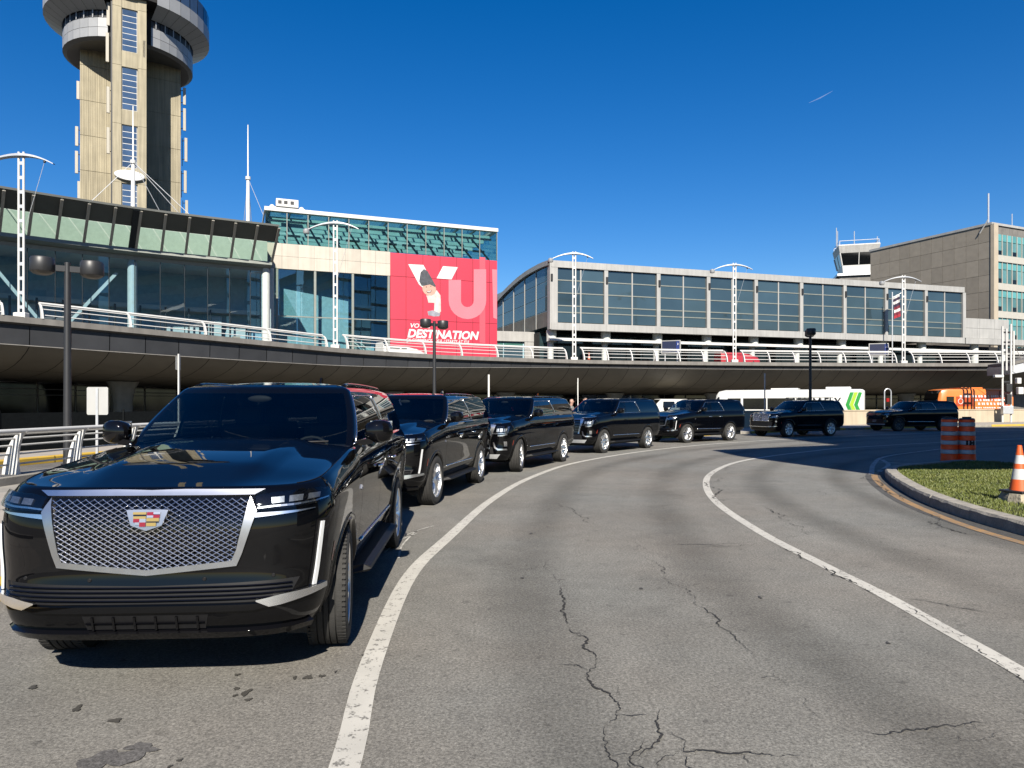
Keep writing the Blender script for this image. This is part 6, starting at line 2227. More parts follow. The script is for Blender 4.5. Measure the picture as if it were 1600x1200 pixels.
def navigator_front(c, root):
    top = [(-0.56 + 1.12 * k / 12, 1.14) for k in range(13)]
    bot = [(-0.53 + 1.06 * k / 12, 0.83) for k in range(13)]
    mb = MB(); ribbon(mb, c.F, top, bot, 0.003, 0.01, 4, 1)
    gr = mb.build('grille', M_GLOSSBLK, root, smooth=True, angle=35)
    mesh_grille(c, gr, [(-0.54, 1.12), (0.54, 1.12), (0.51, 0.85), (-0.51, 0.85)], 0.05, 0.05, 0.014, 0.006, m=M_CHROME)
    for z in (1.142, 0.832):
        MB().tube([c.F(-0.55 + 1.1 * q / 16, z, 0.02) for q in range(17)], 0.016, 6).build('grille_frame', M_CHROME, gr, smooth=True)
    mirror_ribbon(c, gr, 'grille_frame', M_CHROME, [(0.535, 1.145), (0.52, 0.83)], [(0.568, 1.145), (0.552, 0.83)], 0.03, 0.03)
    mb = MB(); ribbon(mb, c.F, [(-0.035, 1.10), (0.035, 1.10)], [(-0.035, 0.87), (0.035, 0.87)], 0.034, 0.02, 2, 2)
    em = mb.build('emblem', M_DKCHROME, gr)
    mb = MB(); mb.bar(c.F(0, 1.09, 0.04), c.F(0, 0.88, 0.04), 0.012, 0.012); mb.bar(c.F(-0.03, 0.985, 0.04), c.F(0.03, 0.985, 0.04), 0.012, 0.012)
    mb.build('emblem_field', M_CHROME, em)
    lamp_block(c, root, [(0.60, 1.06), (0.74, 1.115), (0.88, 1.14), (0.975, 1.145)], [(0.62, 0.985), (0.74, 0.985), (0.88, 1.0), (0.975, 1.06)], 0.006, 3)
    mirror_ribbon(c, root, 'bumper_trim', M_CHROME, [(0.0, 0.56), (0.4, 0.56), (0.8, 0.57), (0.93, 0.58)], [(0.0, 0.52), (0.4, 0.52), (0.8, 0.53), (0.93, 0.56)], 0.02, 0.03)
    mb = MB(); ribbon(mb, c.F, [(-0.75 + 1.5 * k / 16, 0.79) for k in range(17)], [(-0.72 + 1.44 * k / 16, 0.60) for k in range(17)], 0.004, 0.01, 2, 1)
    mb.build('lower_intake', M_BLKPL, root, smooth=True, angle=35)
    mirror_ribbon(c, root, 'fog_lamp', M_CHROME, [(0.88, 0.85), (0.88, 0.78)], [(0.93, 0.85), (0.93, 0.78)], 0.014, 0.02)

def suburban_front(c, root):
    mb = MB(); ribbon(mb, c.F, [(-0.62 + 1.24 * k / 12, 1.12) for k in range(13)], [(-0.58 + 1.16 * k / 12, 0.78) for k in range(13)], 0.003, 0.01, 4, 1)
    gr = mb.build('grille', M_GLOSSBLK, root, smooth=True, angle=35)
    for k in range(6):
        z = 0.80 + 0.055 * k
        MB().tube([c.F(-0.58 + 1.16 * q / 14, z, 0.014) for q in range(15)], 0.012, 4).build('grille_bar', M_DKALLOY, gr)
    mb = MB(); ribbon(mb, c.F, [(-0.68 + 1.36 * k / 16, 1.09) for k in range(17)], [(-0.66 + 1.32 * k / 16, 1.045) for k in range(17)], 0.03, 0.03, 2, 1)
    mb.build('grille_frame', M_DKCHROME, gr, smooth=True, angle=35)
    mb = MB(); ribbon(mb, c.F, [(-0.10, 1.088), (0.10, 1.088)], [(-0.10, 1.046), (0.10, 1.046)], 0.042, 0.02, 1, 2)
    ribbon(mb, c.F, [(-0.035, 1.105), (0.035, 1.105)], [(-0.035, 1.03), (0.035, 1.03)], 0.042, 0.02, 1, 2)
    mb.build('emblem', M_DKALLOY, gr)
    lamp_block(c, root, [(0.68, 1.12), (0.80, 1.14), (0.90, 1.15), (0.975, 1.15)], [(0.70, 1.02), (0.80, 1.02), (0.90, 1.03), (0.975, 1.06)], 0.006, 3)
    mirror_ribbon(c, root, 'light_blade', M_CHROME, [(0.86, 0.985), (0.91, 0.97), (0.90, 0.86)], [(0.86, 0.965), (0.885, 0.955), (0.88, 0.86)], 0.014, 0.02)
    mb = MB(); ribbon(mb, c.F, [(-0.7 + 1.4 * k / 16, 0.755) for k in range(17)], [(-0.66 + 1.32 * k / 16, 0.50) for k in range(17)], 0.004, 0.01, 2, 1)
    mb.build('lower_intake', M_BLKPL, root, smooth=True, angle=35)
    mb = MB(); ribbon(mb, c.F, [(-0.16, 0.72), (0.16, 0.72)], [(-0.16, 0.57), (0.16, 0.57)], 0.02, 0.014, 1, 2)
    mb.build('licence_plate', mat('plate_grey', (0.16, 0.16, 0.16), 0.5, 0, 0.2), root)
    mb = MB(); ribbon(mb, c.F, [(-0.82 + 1.64 * k / 20, 0.475) for k in range(21)], [(-0.76 + 1.52 * k / 20, 0.40) for k in range(21)], 0.02, 0.05, 2, 1)
    mb.build('skid_plate', M_GALV, root, smooth=True, angle=35)

def make_suv(label, fx, fy, ax, ay, c, front, wheel, m_alloy, steer, group='black SUVs parked in a row'):
    """fx, fy: point under the middle of the front axle; (ax, ay): direction from front to rear"""
    root = thing('suv', label, 'SUV', (fx, fy, 0.0), math.atan2(-ay, -ax), group)
    suv_body(c, root)
    front(c, root)
    add_wheels(c, root, wheel, m_alloy, steer)
    return root

def dir_of(s):
    return (s, math.sqrt(1 - s * s))

def place(label, wx, wy, s, c, front, wheel, m_alloy=M_ALLOY, steer=0.0):
    """wx, wy: ground contact of the left front wheel (outer edge)"""
    ax, ay = dir_of(s)
    # car's left is to the image's right: the axle centre lies to the left of the contact
    hw = 1.02 * c.W / 1.03
    return make_suv(label, wx - ay * hw, wy + ax * hw, ax, ay, c, front, wheel, m_alloy, steer)

ESV = dict(wb=3.41, rear=1.40)
STD = dict(wb=3.07, rear=1.36)
place('black SUV with silver diamond mesh grille at the head of the row', -1.185, 5.17, -0.055, SUV(**ESV, style='a'),
      lambda c, r: escalade_front(c, r, True), 'multi', M_ALLOY, R(7))
place('black SUV with bright multi-spoke wheels right behind the lead SUV', -1.28, 12.16, 0.178, SUV(**ESV, style='a'),
      lambda c, r: escalade_front(c, r, False), 'multi', M_ALLOY, R(0))
place('third black SUV in the row, front wheels turned, chrome hooked fog lamp trim', 0.24, 18.0, 0.385, SUV(wb=3.41, rear=1.36, hood=1.22, style='y'),
      yukon_front, 'six', M_ALLOY, R(13))
place('fourth black SUV in the row with chrome grille frame, front wheels straight', 3.24, 24.8, 0.60, SUV(wb=3.41, rear=1.36, hood=1.22, style='y'),
      yukon_front, 'six', M_ALLOY, R(2))
place('fifth black SUV in the row with upright corner light blades, by the white bus front', 7.75, 31.3, 0.80, SUV(**STD, style='a'),
      lambda c, r: escalade_front(c, r, False), 'multi', M_ALLOY, R(0))
place('black SUV with broad chrome mesh grille parked before the white bus', 14.3, 36.7, 0.90, SUV(wb=3.11, rear=1.25, hood=1.19, cowl=1.30, roofz=1.83, style='n'),
      navigator_front, 'swirl', M_ALLOY, R(6))
place('last black SUV in the row with dark wheels, nearest the orange bus', 24.2, 44.4, 0.97, SUV(wb=3.41, rear=1.38, hood=1.18, cowl=1.30, roofz=1.82, style='s'),
      suburban_front, 'swirl', M_DKALLOY, R(0))
# ================================================================== street furniture, buses, people
M_STANDIN = mat('stand_in_dark', (0.007, 0.009, 0.010), 0.8, 0, 0.4, 12, spec=0.1)
# near railing on a low plinth, left of the lead car
def plinth(path, a, b, w, h, m, name, label, cat):
    mb = MB()
    n_ = max(3, int((b - a) / 0.8))
    rows_ = []
    for o, z in ((-w / 2, 0), (-w / 2, h - 0.02), (-w / 2 + 0.02, h), (w / 2 - 0.02, h), (w / 2, h - 0.02), (w / 2, 0)):
        rows_.append([tuple(path.at(a + (b - a) * k / n_, o, z)) for k in range(n_ + 1)])
    mb.grid(rows_)
    for e in (0, -1): mb.add([r_[e] for r_ in rows_], [tuple(range(6))])
    return tag(mb.build(name, m), label, cat)
sA = RAIL.nearest(-10.1, 7.5)
pl = plinth(RAIL, 1, RAIL.L, 0.5, 0.30, M_CONC, 'railing_plinth', 'low concrete plinth carrying the near white railing', 'plinth')
railing('street_railing', 'near white railing with curved posts left of the lead SUV', RAIL, sA - 0.9, RAIL.L - 0.3, 1.95, 0.88, -0.36, 0.12, 0.28, 6, 'street railing', thick=0.85, plate=0.30)
# parapet wall in front of the buses, cast in lengths
M_WALL = mat('cream_wall', (0.58, 0.49, 0.36), 0.85, 0, 0.10, 0.8, bump=0.1, bscale=20, streak=0.15, objvar=0.04)
w0 = WALL.at(WALL.L / 2)
wl = thing('parapet_wall', 'cream concrete parapet wall in front of the buses', 'wall', (w0.x, w0.y, 0))
s = 0.0
while s < WALL.L - 4:
    rows_ = []
    for o, z in ((-0.2, 0.1), (-0.15, 1.16), (-0.2, 1.18), (-0.2, 1.26), (0.2, 1.26), (0.2, 0.1)):
        rows_.append([tuple(WALL.at(s + 0.01 + 3.98 * k / 4, o, z) - Vector((w0.x, w0.y, 0))) for k in range(5)])
    mb = MB(); mb.grid(rows_)
    for e in (0, -1): mb.add([r_[e] for r_ in rows_], [tuple(range(6))])
    mb.build('wall_length', M_WALL, wl)
    s += 4.0
# pavement between kerb and wall at the far right
mb = MB()
A, B = [], []
for k in range(41):
    u = k / 40
    a = KERB.at(KERB.nearest(8, 35.8) + (KERB.L - KERB.nearest(8, 35.8)) * u, 0.2)
    b = WALL.at(WALL.L * u, 0.3)
    A.append((a.x, a.y, 0.138)); B.append((b.x, b.y, 0.138))
mb.grid([A, B]); mb.build('far_pavement', M_WALK, pav)
# yellow kerbed median beyond the near railing
mb = MB()
sM0, sM1 = RAIL.nearest(-10.1, 8), RAIL.nearest(-6.3, 29)
rows_ = []
for o, z in ((4.2, 0), (4.2, 0.16), (4.25, 0.18), (7.0, 0.18), (7.0, 0)):
    rows_.append([tuple(RAIL.at(sM0 + (sM1 - sM0) * k / 20, o, z)) for k in range(21)])
mb.grid(rows_)
md = tag(mb.build('median', M_WALK), kind='structure')
k = 0
while k < (sM1 - sM0) - 2:
    rows_ = [[tuple(RAIL.at(sM0 + k + 1.97 * q / 3, o, z)) for q in range(4)] for o, z in ((4.05, 0), (4.05, 0.17), (4.07, 0.19), (4.4, 0.19))]
    mb = MB(); mb.grid(rows_); mb.build('kerb_stone', M_YKERB, md)
    k += 2.0

# dark screen added beyond the median to stand in for the dark ground there
sf = RAIL.at(RAIL.nearest(-10.05, 16), 7.4)
fen = thing('stand_in_screen', 'low dark stand-in screen added for the dark ground beyond the near white railing', 'fence', (sf.x, sf.y, 0))
s = sM0 - 1
while s < sM1 + 4:
    a, b = RAIL.at(s + 0.02, 7.4), RAIL.at(s + 1.98, 7.4)
    mb = MB(); mb.bar((a.x - sf.x, a.y - sf.y, 0.72), (b.x - sf.x, b.y - sf.y, 0.72), 0.05, 1.40); mb.build('stand_in_panel', M_STANDIN, fen)
    mb = MB(); mb.tube([(a.x - sf.x, a.y - sf.y, 0), (a.x - sf.x, a.y - sf.y, 1.5)], 0.05, 6); mb.build('stand_in_post', M_STANDIN, fen)
    s += 2.0

# ---------------- twin-pole lamps on the deck
M_LAMPHEAD = mat('lamp_head', (0.55, 0.56, 0.57), 0.35, 0.4, 0.05)
names_ = ['white twin pole lamp at the left edge, in front of the leaning canopy', 'white twin pole lamp left of the red banner', 'white twin pole lamp at the left corner of the long terminal',
          'white twin pole lamp near the middle of the long terminal', 'white twin pole lamp beside the hanging flag']
for (x, y, H, _), lab in zip(deck_lamps, names_):
    s = EDGE.nearest(x, y)
    p = EDGE.at(s, 0.35)
    t = thing('twin_pole_lamp', lab, 'street lamp', (p.x, p.y, p.z), R(0), 'twin pole lamps on the elevated roadway')
    for dx in (-0.13, 0.13):
        mb = MB(); mb.tube([(dx, 0, -0.3), (dx, 0, H)], 0.062, 10); mb.build('pole', M_WHITE, t, smooth=True, angle=50)
    for q in range(11):
        z = 0.6 + (H - 1.2) * q / 10
        mb = MB(); mb.rng(-0.09, 0.09, -0.03, 0.03, z - 0.09, z + 0.09); mb.build('spacer', M_GALV, t)
    for sg, L_ in ((-1, 2.0), (1, 1.75)):
        A, B, C, D = [], [], [], []
        for q in range(11):
            u = q / 10
            xx = sg * L_ * u
            zz = H - 0.25 + 0.08 * u - 0.50 * u * u
            w = 0.20 * (1 - 0.55 * u); tk = 0.13 * (1 - 0.65 * u)
            A.append((xx, -w, zz)); B.append((xx, w, zz)); C.append((xx, w, zz + tk)); D.append((xx, -w, zz + tk))
        mb = MB(); mb.grid([A, B, C, D, A]); mb.build('wing_arm', M_GALV, t, smooth=True, angle=50)
        if sg < 0:
            mb = MB(); mb.lathe([(0.0, -0.2), (0.20, -0.2), (0.24, -0.12), (0.24, 0.10), (0.12, 0.18), (0.0, 0.2)], 14, 'z', c=(sg * (L_ + 0.18), 0, H - 0.78)); mb.build('lamp_head', M_LAMPHEAD, t, smooth=True, angle=40)
        else:
            mb = MB(); mb.ball((sg * (L_ - 0.5), 0, H - 0.52), 0.07, 8, 6); mb.build('stay_eye', M_DKMETAL, t)
            mb = MB(); mb.tube([(sg * (L_ - 0.5), 0, H - 0.5), (sg * 0.18, 0, H - 4.2)], 0.012, 5); mb.build('stay_wire', M_GALV, t)
    mb = MB(); mb.rng(-0.32, 0.32, -0.2, 0.2, -0.02, 0.30); mb.build('base_plate', M_WHITE, t, bevel=0.04)

# ---------------- dark street lamps with two drums
for (x, y, H, z0_, rz, lab) in ((-10.95, 17.5, 5.25, 0.0, 0.55, 'dark street lamp with two drum heads left of the lead SUV'),
                          (-3.75, 34.3, 5.75, 0.0, 0.75, 'dark street lamp with two drum heads in front of the red banner'),
                          (17.55, 41.8, 5.95, 0.13, 1.25, 'dark street lamp standing by the white bus')):
    t = thing('drum_lamp', lab, 'street lamp', (x, y, z0_), rz, 'dark drum street lamps')
    mb = MB(); mb.tube([(0, 0, 0), (0, 0, 0.25), (0, 0, 0.26), (0, 0, H - 0.05)], [0.14, 0.14, 0.095, 0.07], 12); mb.build('pole', M_DKMETAL, t, smooth=True, angle=50)
    mb = MB(); mb.rng(-0.34, 0.34, -0.05, 0.05, H - 0.28, H - 0.14); mb.build('bracket', M_DKMETAL, t)
    for sg in (-1, 1):
        cx_ = sg * 0.52
        mb = MB(); mb.lathe([(0.02, H + 0.02), (0.24, H + 0.02), (0.265, H - 0.02), (0.265, H - 0.31), (0.25, H - 0.33)], 24, 'z', c=(cx_, 0, 0)); hd = mb.build('drum_head', M_DKMETAL, t, smooth=True, angle=40)
        mb = MB(); mb.lathe([(0.25, H - 0.325), (0.20, H - 0.37), (0.12, H - 0.40), (0.01, H - 0.41)], 20, 'z', c=(cx_, 0, 0)); mb.build('lens', mat('lamp_diffuser', (0.16, 0.15, 0.13), 0.3, 0, 0.1), hd, smooth=True)

# ---------------- road signs and bare poles
def signpost(x, y, z0_, H, lab, board=None, rz=0.0, m=M_GALV):
    t = thing('road_sign' if board else 'pole', lab, 'sign' if board else 'pole', (x, y, z0_), rz)
    mb = MB(); mb.rng(-0.035, 0.035, -0.02, 0.02, 0, H); mb.build('post', m, t)
    if board:
        w, h, zc = board
        mb = MB(); mb.prism([(xx * w / 2, 0.022, zc + zz * h / 2) for xx, zz in ((-0.9, -1), (0.9, -1), (1, -0.92), (1, 0.92), (0.9, 1), (-0.9, 1), (-1, 0.92), (-1, -0.92))], (0, 0.006, 0)); mb.build('sign_plate', mat('sign_back', (0.62, 0.62, 0.60), 0.4, 0.3, 0.06), t)
    return t
signpost(-12.85, 22.0, 0.0, 2.20, 'grey back of a rectangular road sign behind the near railing', (0.64, 0.86, 1.81), 0.06)
signpost(-11.35, 24.2, 0.0, 3.42, 'pale slim sign post rising behind the lead SUV windshield pillar', (0.30, 0.45, 3.1), R(86), M_WHITE)
signpost(-1.0, 30.6, 0.13, 2.85, 'slim pale pole rising behind the second and third SUVs', None, 0, M_WHITE)
signpost(3.1, 33.4, 0.13, 2.80, 'slim sign post seen edge-on beside the standing people', (0.45, 0.65, 2.3), R(84), M_WHITE)
signpost(15.3, 43.0, 0.13, 3.45, 'slim grey pole in front of the white bus', None, 0)
hp = thing('hoop_stand', 'small metal hoop stand by the rear of the white bus', 'stand', (32.0, 60.5, 0.0))
mb = MB(); mb.tube([(-0.28, 0, 0), (-0.28, 0, 2.7)] + [(-0.28 * math.cos(PI * k / 8), 0, 2.7 + 0.3 * math.sin(PI * k / 8)) for k in range(1, 8)] + [(0.28, 0, 2.7), (0.28, 0, 0)], 0.05, 6); mb.build('hoop', M_GALV, hp)
mb = MB(); mb.rng(-0.12, 0.12, -0.03, 0.03, 1.9, 2.2); mb.build('plaque', M_REDLENS, hp)

# gate post with cameras at the right
gp_ = thing('gate_post', 'tall white twin gate post with boxes and lamps at the right edge', 'post', (42.6, 61.2, 0.1))
for dx, H in ((-0.35, 8.3), (0.0, 8.1), (0.38, 8.5), (0.62, 7.9)):
    mb = MB(); mb.tube([(dx, 0, 0 if dx in (-0.35, 0.38) else 4.5), (dx, 0, H)], 0.08, 8); mb.build('pole', M_WHITE, gp_, smooth=True, angle=50)
for q in range(9):
    mb = MB(); mb.rng(-0.3, 0.34, -0.04, 0.04, 0.9 + 0.85 * q, 1.05 + 0.85 * q); mb.build('spacer', M_DKMETAL, gp_)
for x, z, w, h, m_ in ((-0.75, 4.0, 0.75, 0.22, M_WHITE), (0.95, 3.6, 0.35, 0.5, M_WHITE), (1.1, 2.75, 0.45, 0.6, M_WHITE), (0.1, 3.0, 0.5, 0.7, M_DKMETAL), (0.0, 1.1, 0.9, 0.7, M_GALV), (0.1, 2.0, 0.4, 0.9, M_DKMETAL)):
    mb = MB(); mb.rng(x - w / 2, x + w / 2, -0.25, 0.1, z - h / 2, z + h / 2); mb.build('device_box', m_, gp_, bevel=0.04)
mb = MB(); mb.tube([(0.38, 0, 7.2), (2.6, 1, 4.4)], 0.02, 5); mb.build('stay_wire', M_GALV, gp_)
# sloping canopy beam entering at the right edge
cbm = thing('walkway_canopy', 'grey sloping walkway canopy entering at the right edge below the deck railing', 'canopy', (44.2, 63.0, 0))
mb = MB(); mb.prism([(0, 0, 5.1), (9, -1, 7.2), (9, -1, 6.1), (0, 0, 4.35)], (0.6, 4, 0)); mb.build('roof_slab', M_GALV, cbm)
mb = MB(); mb.prism([(0.0, -0.1, 5.15), (9, -1.1, 7.25), (9, -1.1, 7.45), (0, -0.1, 5.4)], (0.6, 4, 0)); mb.build('roof_edge', M_CAP, cbm)
mb = MB(); mb.tube([(5, 1.5, 0), (5, 1.5, 5.3)], 0.18, 10); mb.build('post', M_GALV, cbm)

# blue direction boards on the deck
for x, y, rz, lab in ((15.9, 71.0, -0.38, 'dark blue direction board on the deck near the middle of the long terminal'), (38.4, 74.4, -0.30, 'dark blue direction board on the deck below the hanging flag')):
    t = thing('direction_board', lab, 'sign', (x, y, 5.7), rz)
    w = 1.9
    mb = MB(); mb.rng(-w / 2, w / 2, -0.12, 0.12, 1.05, 2.35); mb.build('frame', M_ALU, t)
    mb = MB(); mb.rng(-w / 2 + 0.08, w / 2 - 0.08, -0.14, -0.121, 1.12, 2.28); mb.build('panel', mat('board_navy', (0.015, 0.02, 0.06), 0.35, 0, 0.1), t)
    mb = MB(); mb.rng(w / 2 - 0.42, w / 2 - 0.12, -0.155, -0.141, 1.15, 2.25); mb.build('panel_strip', mat('board_blue', (0.02, 0.04, 0.20), 0.35, 0, 0.1), t)
    mb = MB(); mb.prism([(w / 2 - 0.32, -0.16, 1.85), (w / 2 - 0.20, -0.16, 1.95), (w / 2 - 0.27, -0.16, 2.12)], (0, 0.003, 0)); mb.build('arrow', M_WHITE, t)
    for xx in (-0.6, 0.6):
        mb = MB(); mb.tube([(xx, 0, 0), (xx, 0, 1.1)], 0.06, 8); mb.build('leg', M_GALV, t)
# flag on a short pole at the long terminal
fl = thing('hanging_flag', 'limp dark red and white flag hanging on a pole before the grey glass bays', 'flag', (46.2, 86.3, 5.7))
mb = MB(); mb.tube([(0, 0, 0), (0, 0, 9.6)], 0.07, 8); mb.build('pole', M_GALV, fl)
mb = MB(); mb.tube([(0.0, 0, 8.9), (1.1, 0, 9.5)], 0.04, 6); mb.build('arm', M_GALV, fl)
stripes = [('flag_white', (0.75, 0.74, 0.72)), ('flag_navy', (0.03, 0.015, 0.05)), ('flag_white', 0), ('flag_maroon', (0.18, 0.01, 0.03)), ('flag_white', 0), ('flag_red', (0.40, 0.015, 0.03))]
for i in range(8):
    nm, cc = stripes[[0, 1, 0, 1, 3, 0, 3, 5][i]]
    cl = cc if cc else (0.75, 0.74, 0.72)
    rows_ = []
    for j in range(5):
        z = 9.4 - (i + j / 4) * 0.34
        rows_.append([(0.15 + 0.95 * q / 8 * (0.85 + 0.15 * math.cos(z)), 0.12 * math.sin(q * 1.3 + z * 1.5), z - 0.35 * (1 - q / 8)) for q in range(9)])
    mb = MB(); mb.grid(rows_); mb.build('cloth_stripe', mat(nm, cl, 0.8, 0, 0.08), fl, smooth=True)

# ---------------- buses
def bus(name, label, x, y, rz, L_, W_, H, m_body, wheels, glassz, rear_style):
    """local: x forward (front at +x), origin at the rear axle side ground centre"""
    t = thing(name, label, 'bus', (x, y, 0), rz)
    rows_ = []
    for xx, f, zt in ((0, 0.93, H - 0.12), (0.12, 0.985, H - 0.03), (0.3, 1, H), (L_ - 0.9, 1, H), (L_ - 0.35, 0.99, H - 0.10), (L_ - 0.1, 0.95, H - 0.4), (L_, 0.90, H - 0.9)):
        w = W_ / 2 * f
        rows_.append([(xx, -w, 0.35), (xx, -w, 1.2), (xx, -w * 0.99, zt - 0.25), (xx, -w * 0.93, zt - 0.06), (xx, -w * 0.8, zt), (xx, w * 0.8, zt), (xx, w * 0.93, zt - 0.06), (xx, w * 0.99, zt - 0.25), (xx, w, 1.2), (xx, w, 0.35)])
    mb = MB(); mb.grid(rows_, closed=True)
    mb.add(rows_[0], [tuple(range(10))]); mb.add(rows_[-1], [tuple(range(10))])
    body = mb.build('body', m_body, t, smooth=True, angle=40)
    for a, b in wheels:
        pass
    for sg in (1, -1):
        for xx in (2.6, L_ - 2.6):
            mb = MB(); mb.lathe([(0.25, -0.15), (0.47, -0.14), (0.49, -0.08), (0.49, 0.12), (0.46, 0.15), (0.28, 0.15), (0.05, 0.08)], 24, 'y', c=(xx, sg * (W_ / 2 - 0.12), 0.49)); mb.build('wheel', M_RUBBER, t, smooth=True, angle=40)
        for (a, b) in glassz:
            mb = MB(); mb.rng(a, b, sg * W_ / 2 * 0.998 - 0.012, sg * W_ / 2 * 0.998 + 0.012, 1.25, H - 0.72); mb.build('side_window', M_DARKGL, t)
    # windscreen and destination panel
    mb = MB(); w = W_ / 2 * 0.88
    mb.grid([[(L_ + 0.015, -w, 1.15), (L_ + 0.015, w, 1.15)], [(L_ + 0.015, -w, H - 0.9), (L_ + 0.015, w, H - 0.9)], [(L_ - 0.085, -w, H - 0.42), (L_ - 0.085, w, H - 0.42)], [(L_ - 0.3, -w, H - 0.13), (L_ - 0.3, w, H - 0.13)]])
    mb.build('windscreen', M_DARKGL, t)
    for sg in (1, -1):
        mb = MB(); mb.ball((L_ + 0.005, sg * W_ * 0.36, 0.8), 0.14, 10, 8, (0.3, 1, 1)); mb.build('headlight', M_LAMPHEAD, t)
    return t
M_BUSW = mat('bus_white', (0.78, 0.78, 0.75), 0.3, 0, 0.05, 1.0, coat=0.3)
M_BUSO = mat('bus_orange', (0.80, 0.21, 0.03), 0.35, 0, 0.08, 0.8, coat=0.3)
bxv = Vector((-0.885, 0.466)); rzb = math.atan2(bxv.y, bxv.x)
b1 = bus('shuttle_bus', 'white shuttle bus with green chevrons and black lettering behind the parapet wall', 28.9, 58.2, rzb, 11.8, 2.5, 2.92, M_BUSW, (), [(5.2, 7.4), (7.5, 9.4), (3.9, 5.1)], 0)
# local +y is the car-left side; the side seen from the road is the one at positive y after the turn
ys = 1.26
def bprint(t, pts, m, y=ys, name='livery'):
    mb = MB(); mb.prism([(x, y, z) for x, z in pts], (0, 0.006, 0)); return mb.build(name, m, t)
GR = mat('livery_green', (0.035, 0.36, 0.06), 0.35, 0, 0.05, coat=0.3); LG = mat('livery_lime', (0.45, 0.72, 0.05), 0.35, 0, 0.05, coat=0.3)
for x0, m_ in ((0.14, GR), (0.46, LG), (0.76, GR)):
    bprint(b1, [(x0, 2.66), (x0 + 0.27, 2.66), (x0 + 0.60, 1.65), (x0 + 0.33, 1.65)], m_)
    bprint(b1, [(x0 + 0.33, 1.65), (x0 + 0.60, 1.65), (x0 + 0.38, 1.1), (x0 + 0.11, 1.1)], m_)
tm = text("PARK'N FLY", 1.05, mat('livery_black', (0.015, 0.015, 0.015), 0.4, 0, 0), b1, (6.0, ys + 0.012, 1.50), rot=(R(90), 0, R(180)), bold=0.012, xscale=0.78, extrude=0.002)
for q in range(4):
    x0 = 2.3 + 0.92 * q
    mb = MB(); mb.tube([(x0, ys + 0.004, 1.45), (x0 + 0.86, ys + 0.004, 1.45), (x0 + 0.86, ys + 0.004, 2.25), (x0, ys + 0.004, 2.25)], 0.012, 4, closed=True); mb.build('window_outline', M_LEDGE, b1)
mb = MB(); mb.rng(1.0, 2.9, -0.9, 0.9, 2.9, 3.12); mb.build('roof_unit', M_BUSW, b1, bevel=0.08)
mb = MB(); mb.rng(5.0, 7.2, -0.9, 0.9, 2.9, 3.05); mb.build('roof_unit', M_BUSW, b1, bevel=0.06)
mb = MB(); mb.rng(9.6, 10.7, ys - 0.02, ys + 0.004, 0.45, 2.2); mb.build('door', M_DARKGL, b1)
b2v = Vector((38.6 - 46.0, 64.9 - 66.3)); rz2 = math.atan2(b2v.y, b2v.x) - 0.18
b2 = bus('city_bus', 'orange bus covered in white lettering behind the parapet wall', 46.6, 67.2, rz2, 7.0, 2.5, 3.12, M_BUSO, (), [], 0)
OD = mat('livery_dark_orange', (0.52, 0.08, 0.02), 0.35, 0, 0.1)
for x0, x1, z0_, z1_ in ((0.5, 1.05, 1.25, 2.6), (1.2, 3.5, 2.05, 2.55), (3.7, 5.4, 1.5, 2.4)):
    bprint(b2, [(x0, z0_), (x1, z0_), (x1, z1_), (x0, z1_)], OD)
# rows of white print on the side, kept as plain strokes because the words cannot be read in the photograph
rnd = random.Random(3)
for z, x0, x1, h in ((2.32, 0.6, 5.0, 0.20), (1.98, 0.6, 3.6, 0.18), (1.62, 0.6, 3.4, 0.22), (1.3, 0.7, 3.5, 0.12)):
    x = x0
    while x < x1:
        w = rnd.uniform(0.10, 0.2)
        bprint(b2, [(x, z), (x + w, z), (x + w + 0.03, z + h), (x + 0.03, z + h)], M_PRWH, ys + 0.008)
        x += w + rnd.choice((0.05, 0.05, 0.16))
mb = MB(); mb.tube([(5.0 + 0.22 * math.cos(2 * PI * k / 14), ys + 0.01, 1.95 + 0.24 * math.sin(2 * PI * k / 14)) for k in range(14)], 0.03, 5, closed=True); mb.build('livery', M_PRWH, b2)
for a, b in ((1.25, 0.35), ):
    mb = MB(); mb.rng(1.28, 1.36, ys, ys + 0.012, 1.1, 2.95); mb.rng(1.05, 1.10, ys, ys + 0.012, 1.1, 2.95); mb.build('panel_joint', M_SEAM, b2)
mb = MB(); mb.rng(2.6, 4.8, -0.8, 0.8, 3.1, 3.26); mb.build('roof_unit', M_BUSO, b2, bevel=0.06)
mb = MB(); mb.rng(5.6, 6.3, ys - 0.02, ys + 0.006, 0.45, 2.4); mb.build('door', M_DARKGL, b2)
mb = MB(); mb.rng(6.72, 6.80, -0.75, 0.75, 2.74, 2.95); mb.build('destination_display', M_DKMETAL, b2)

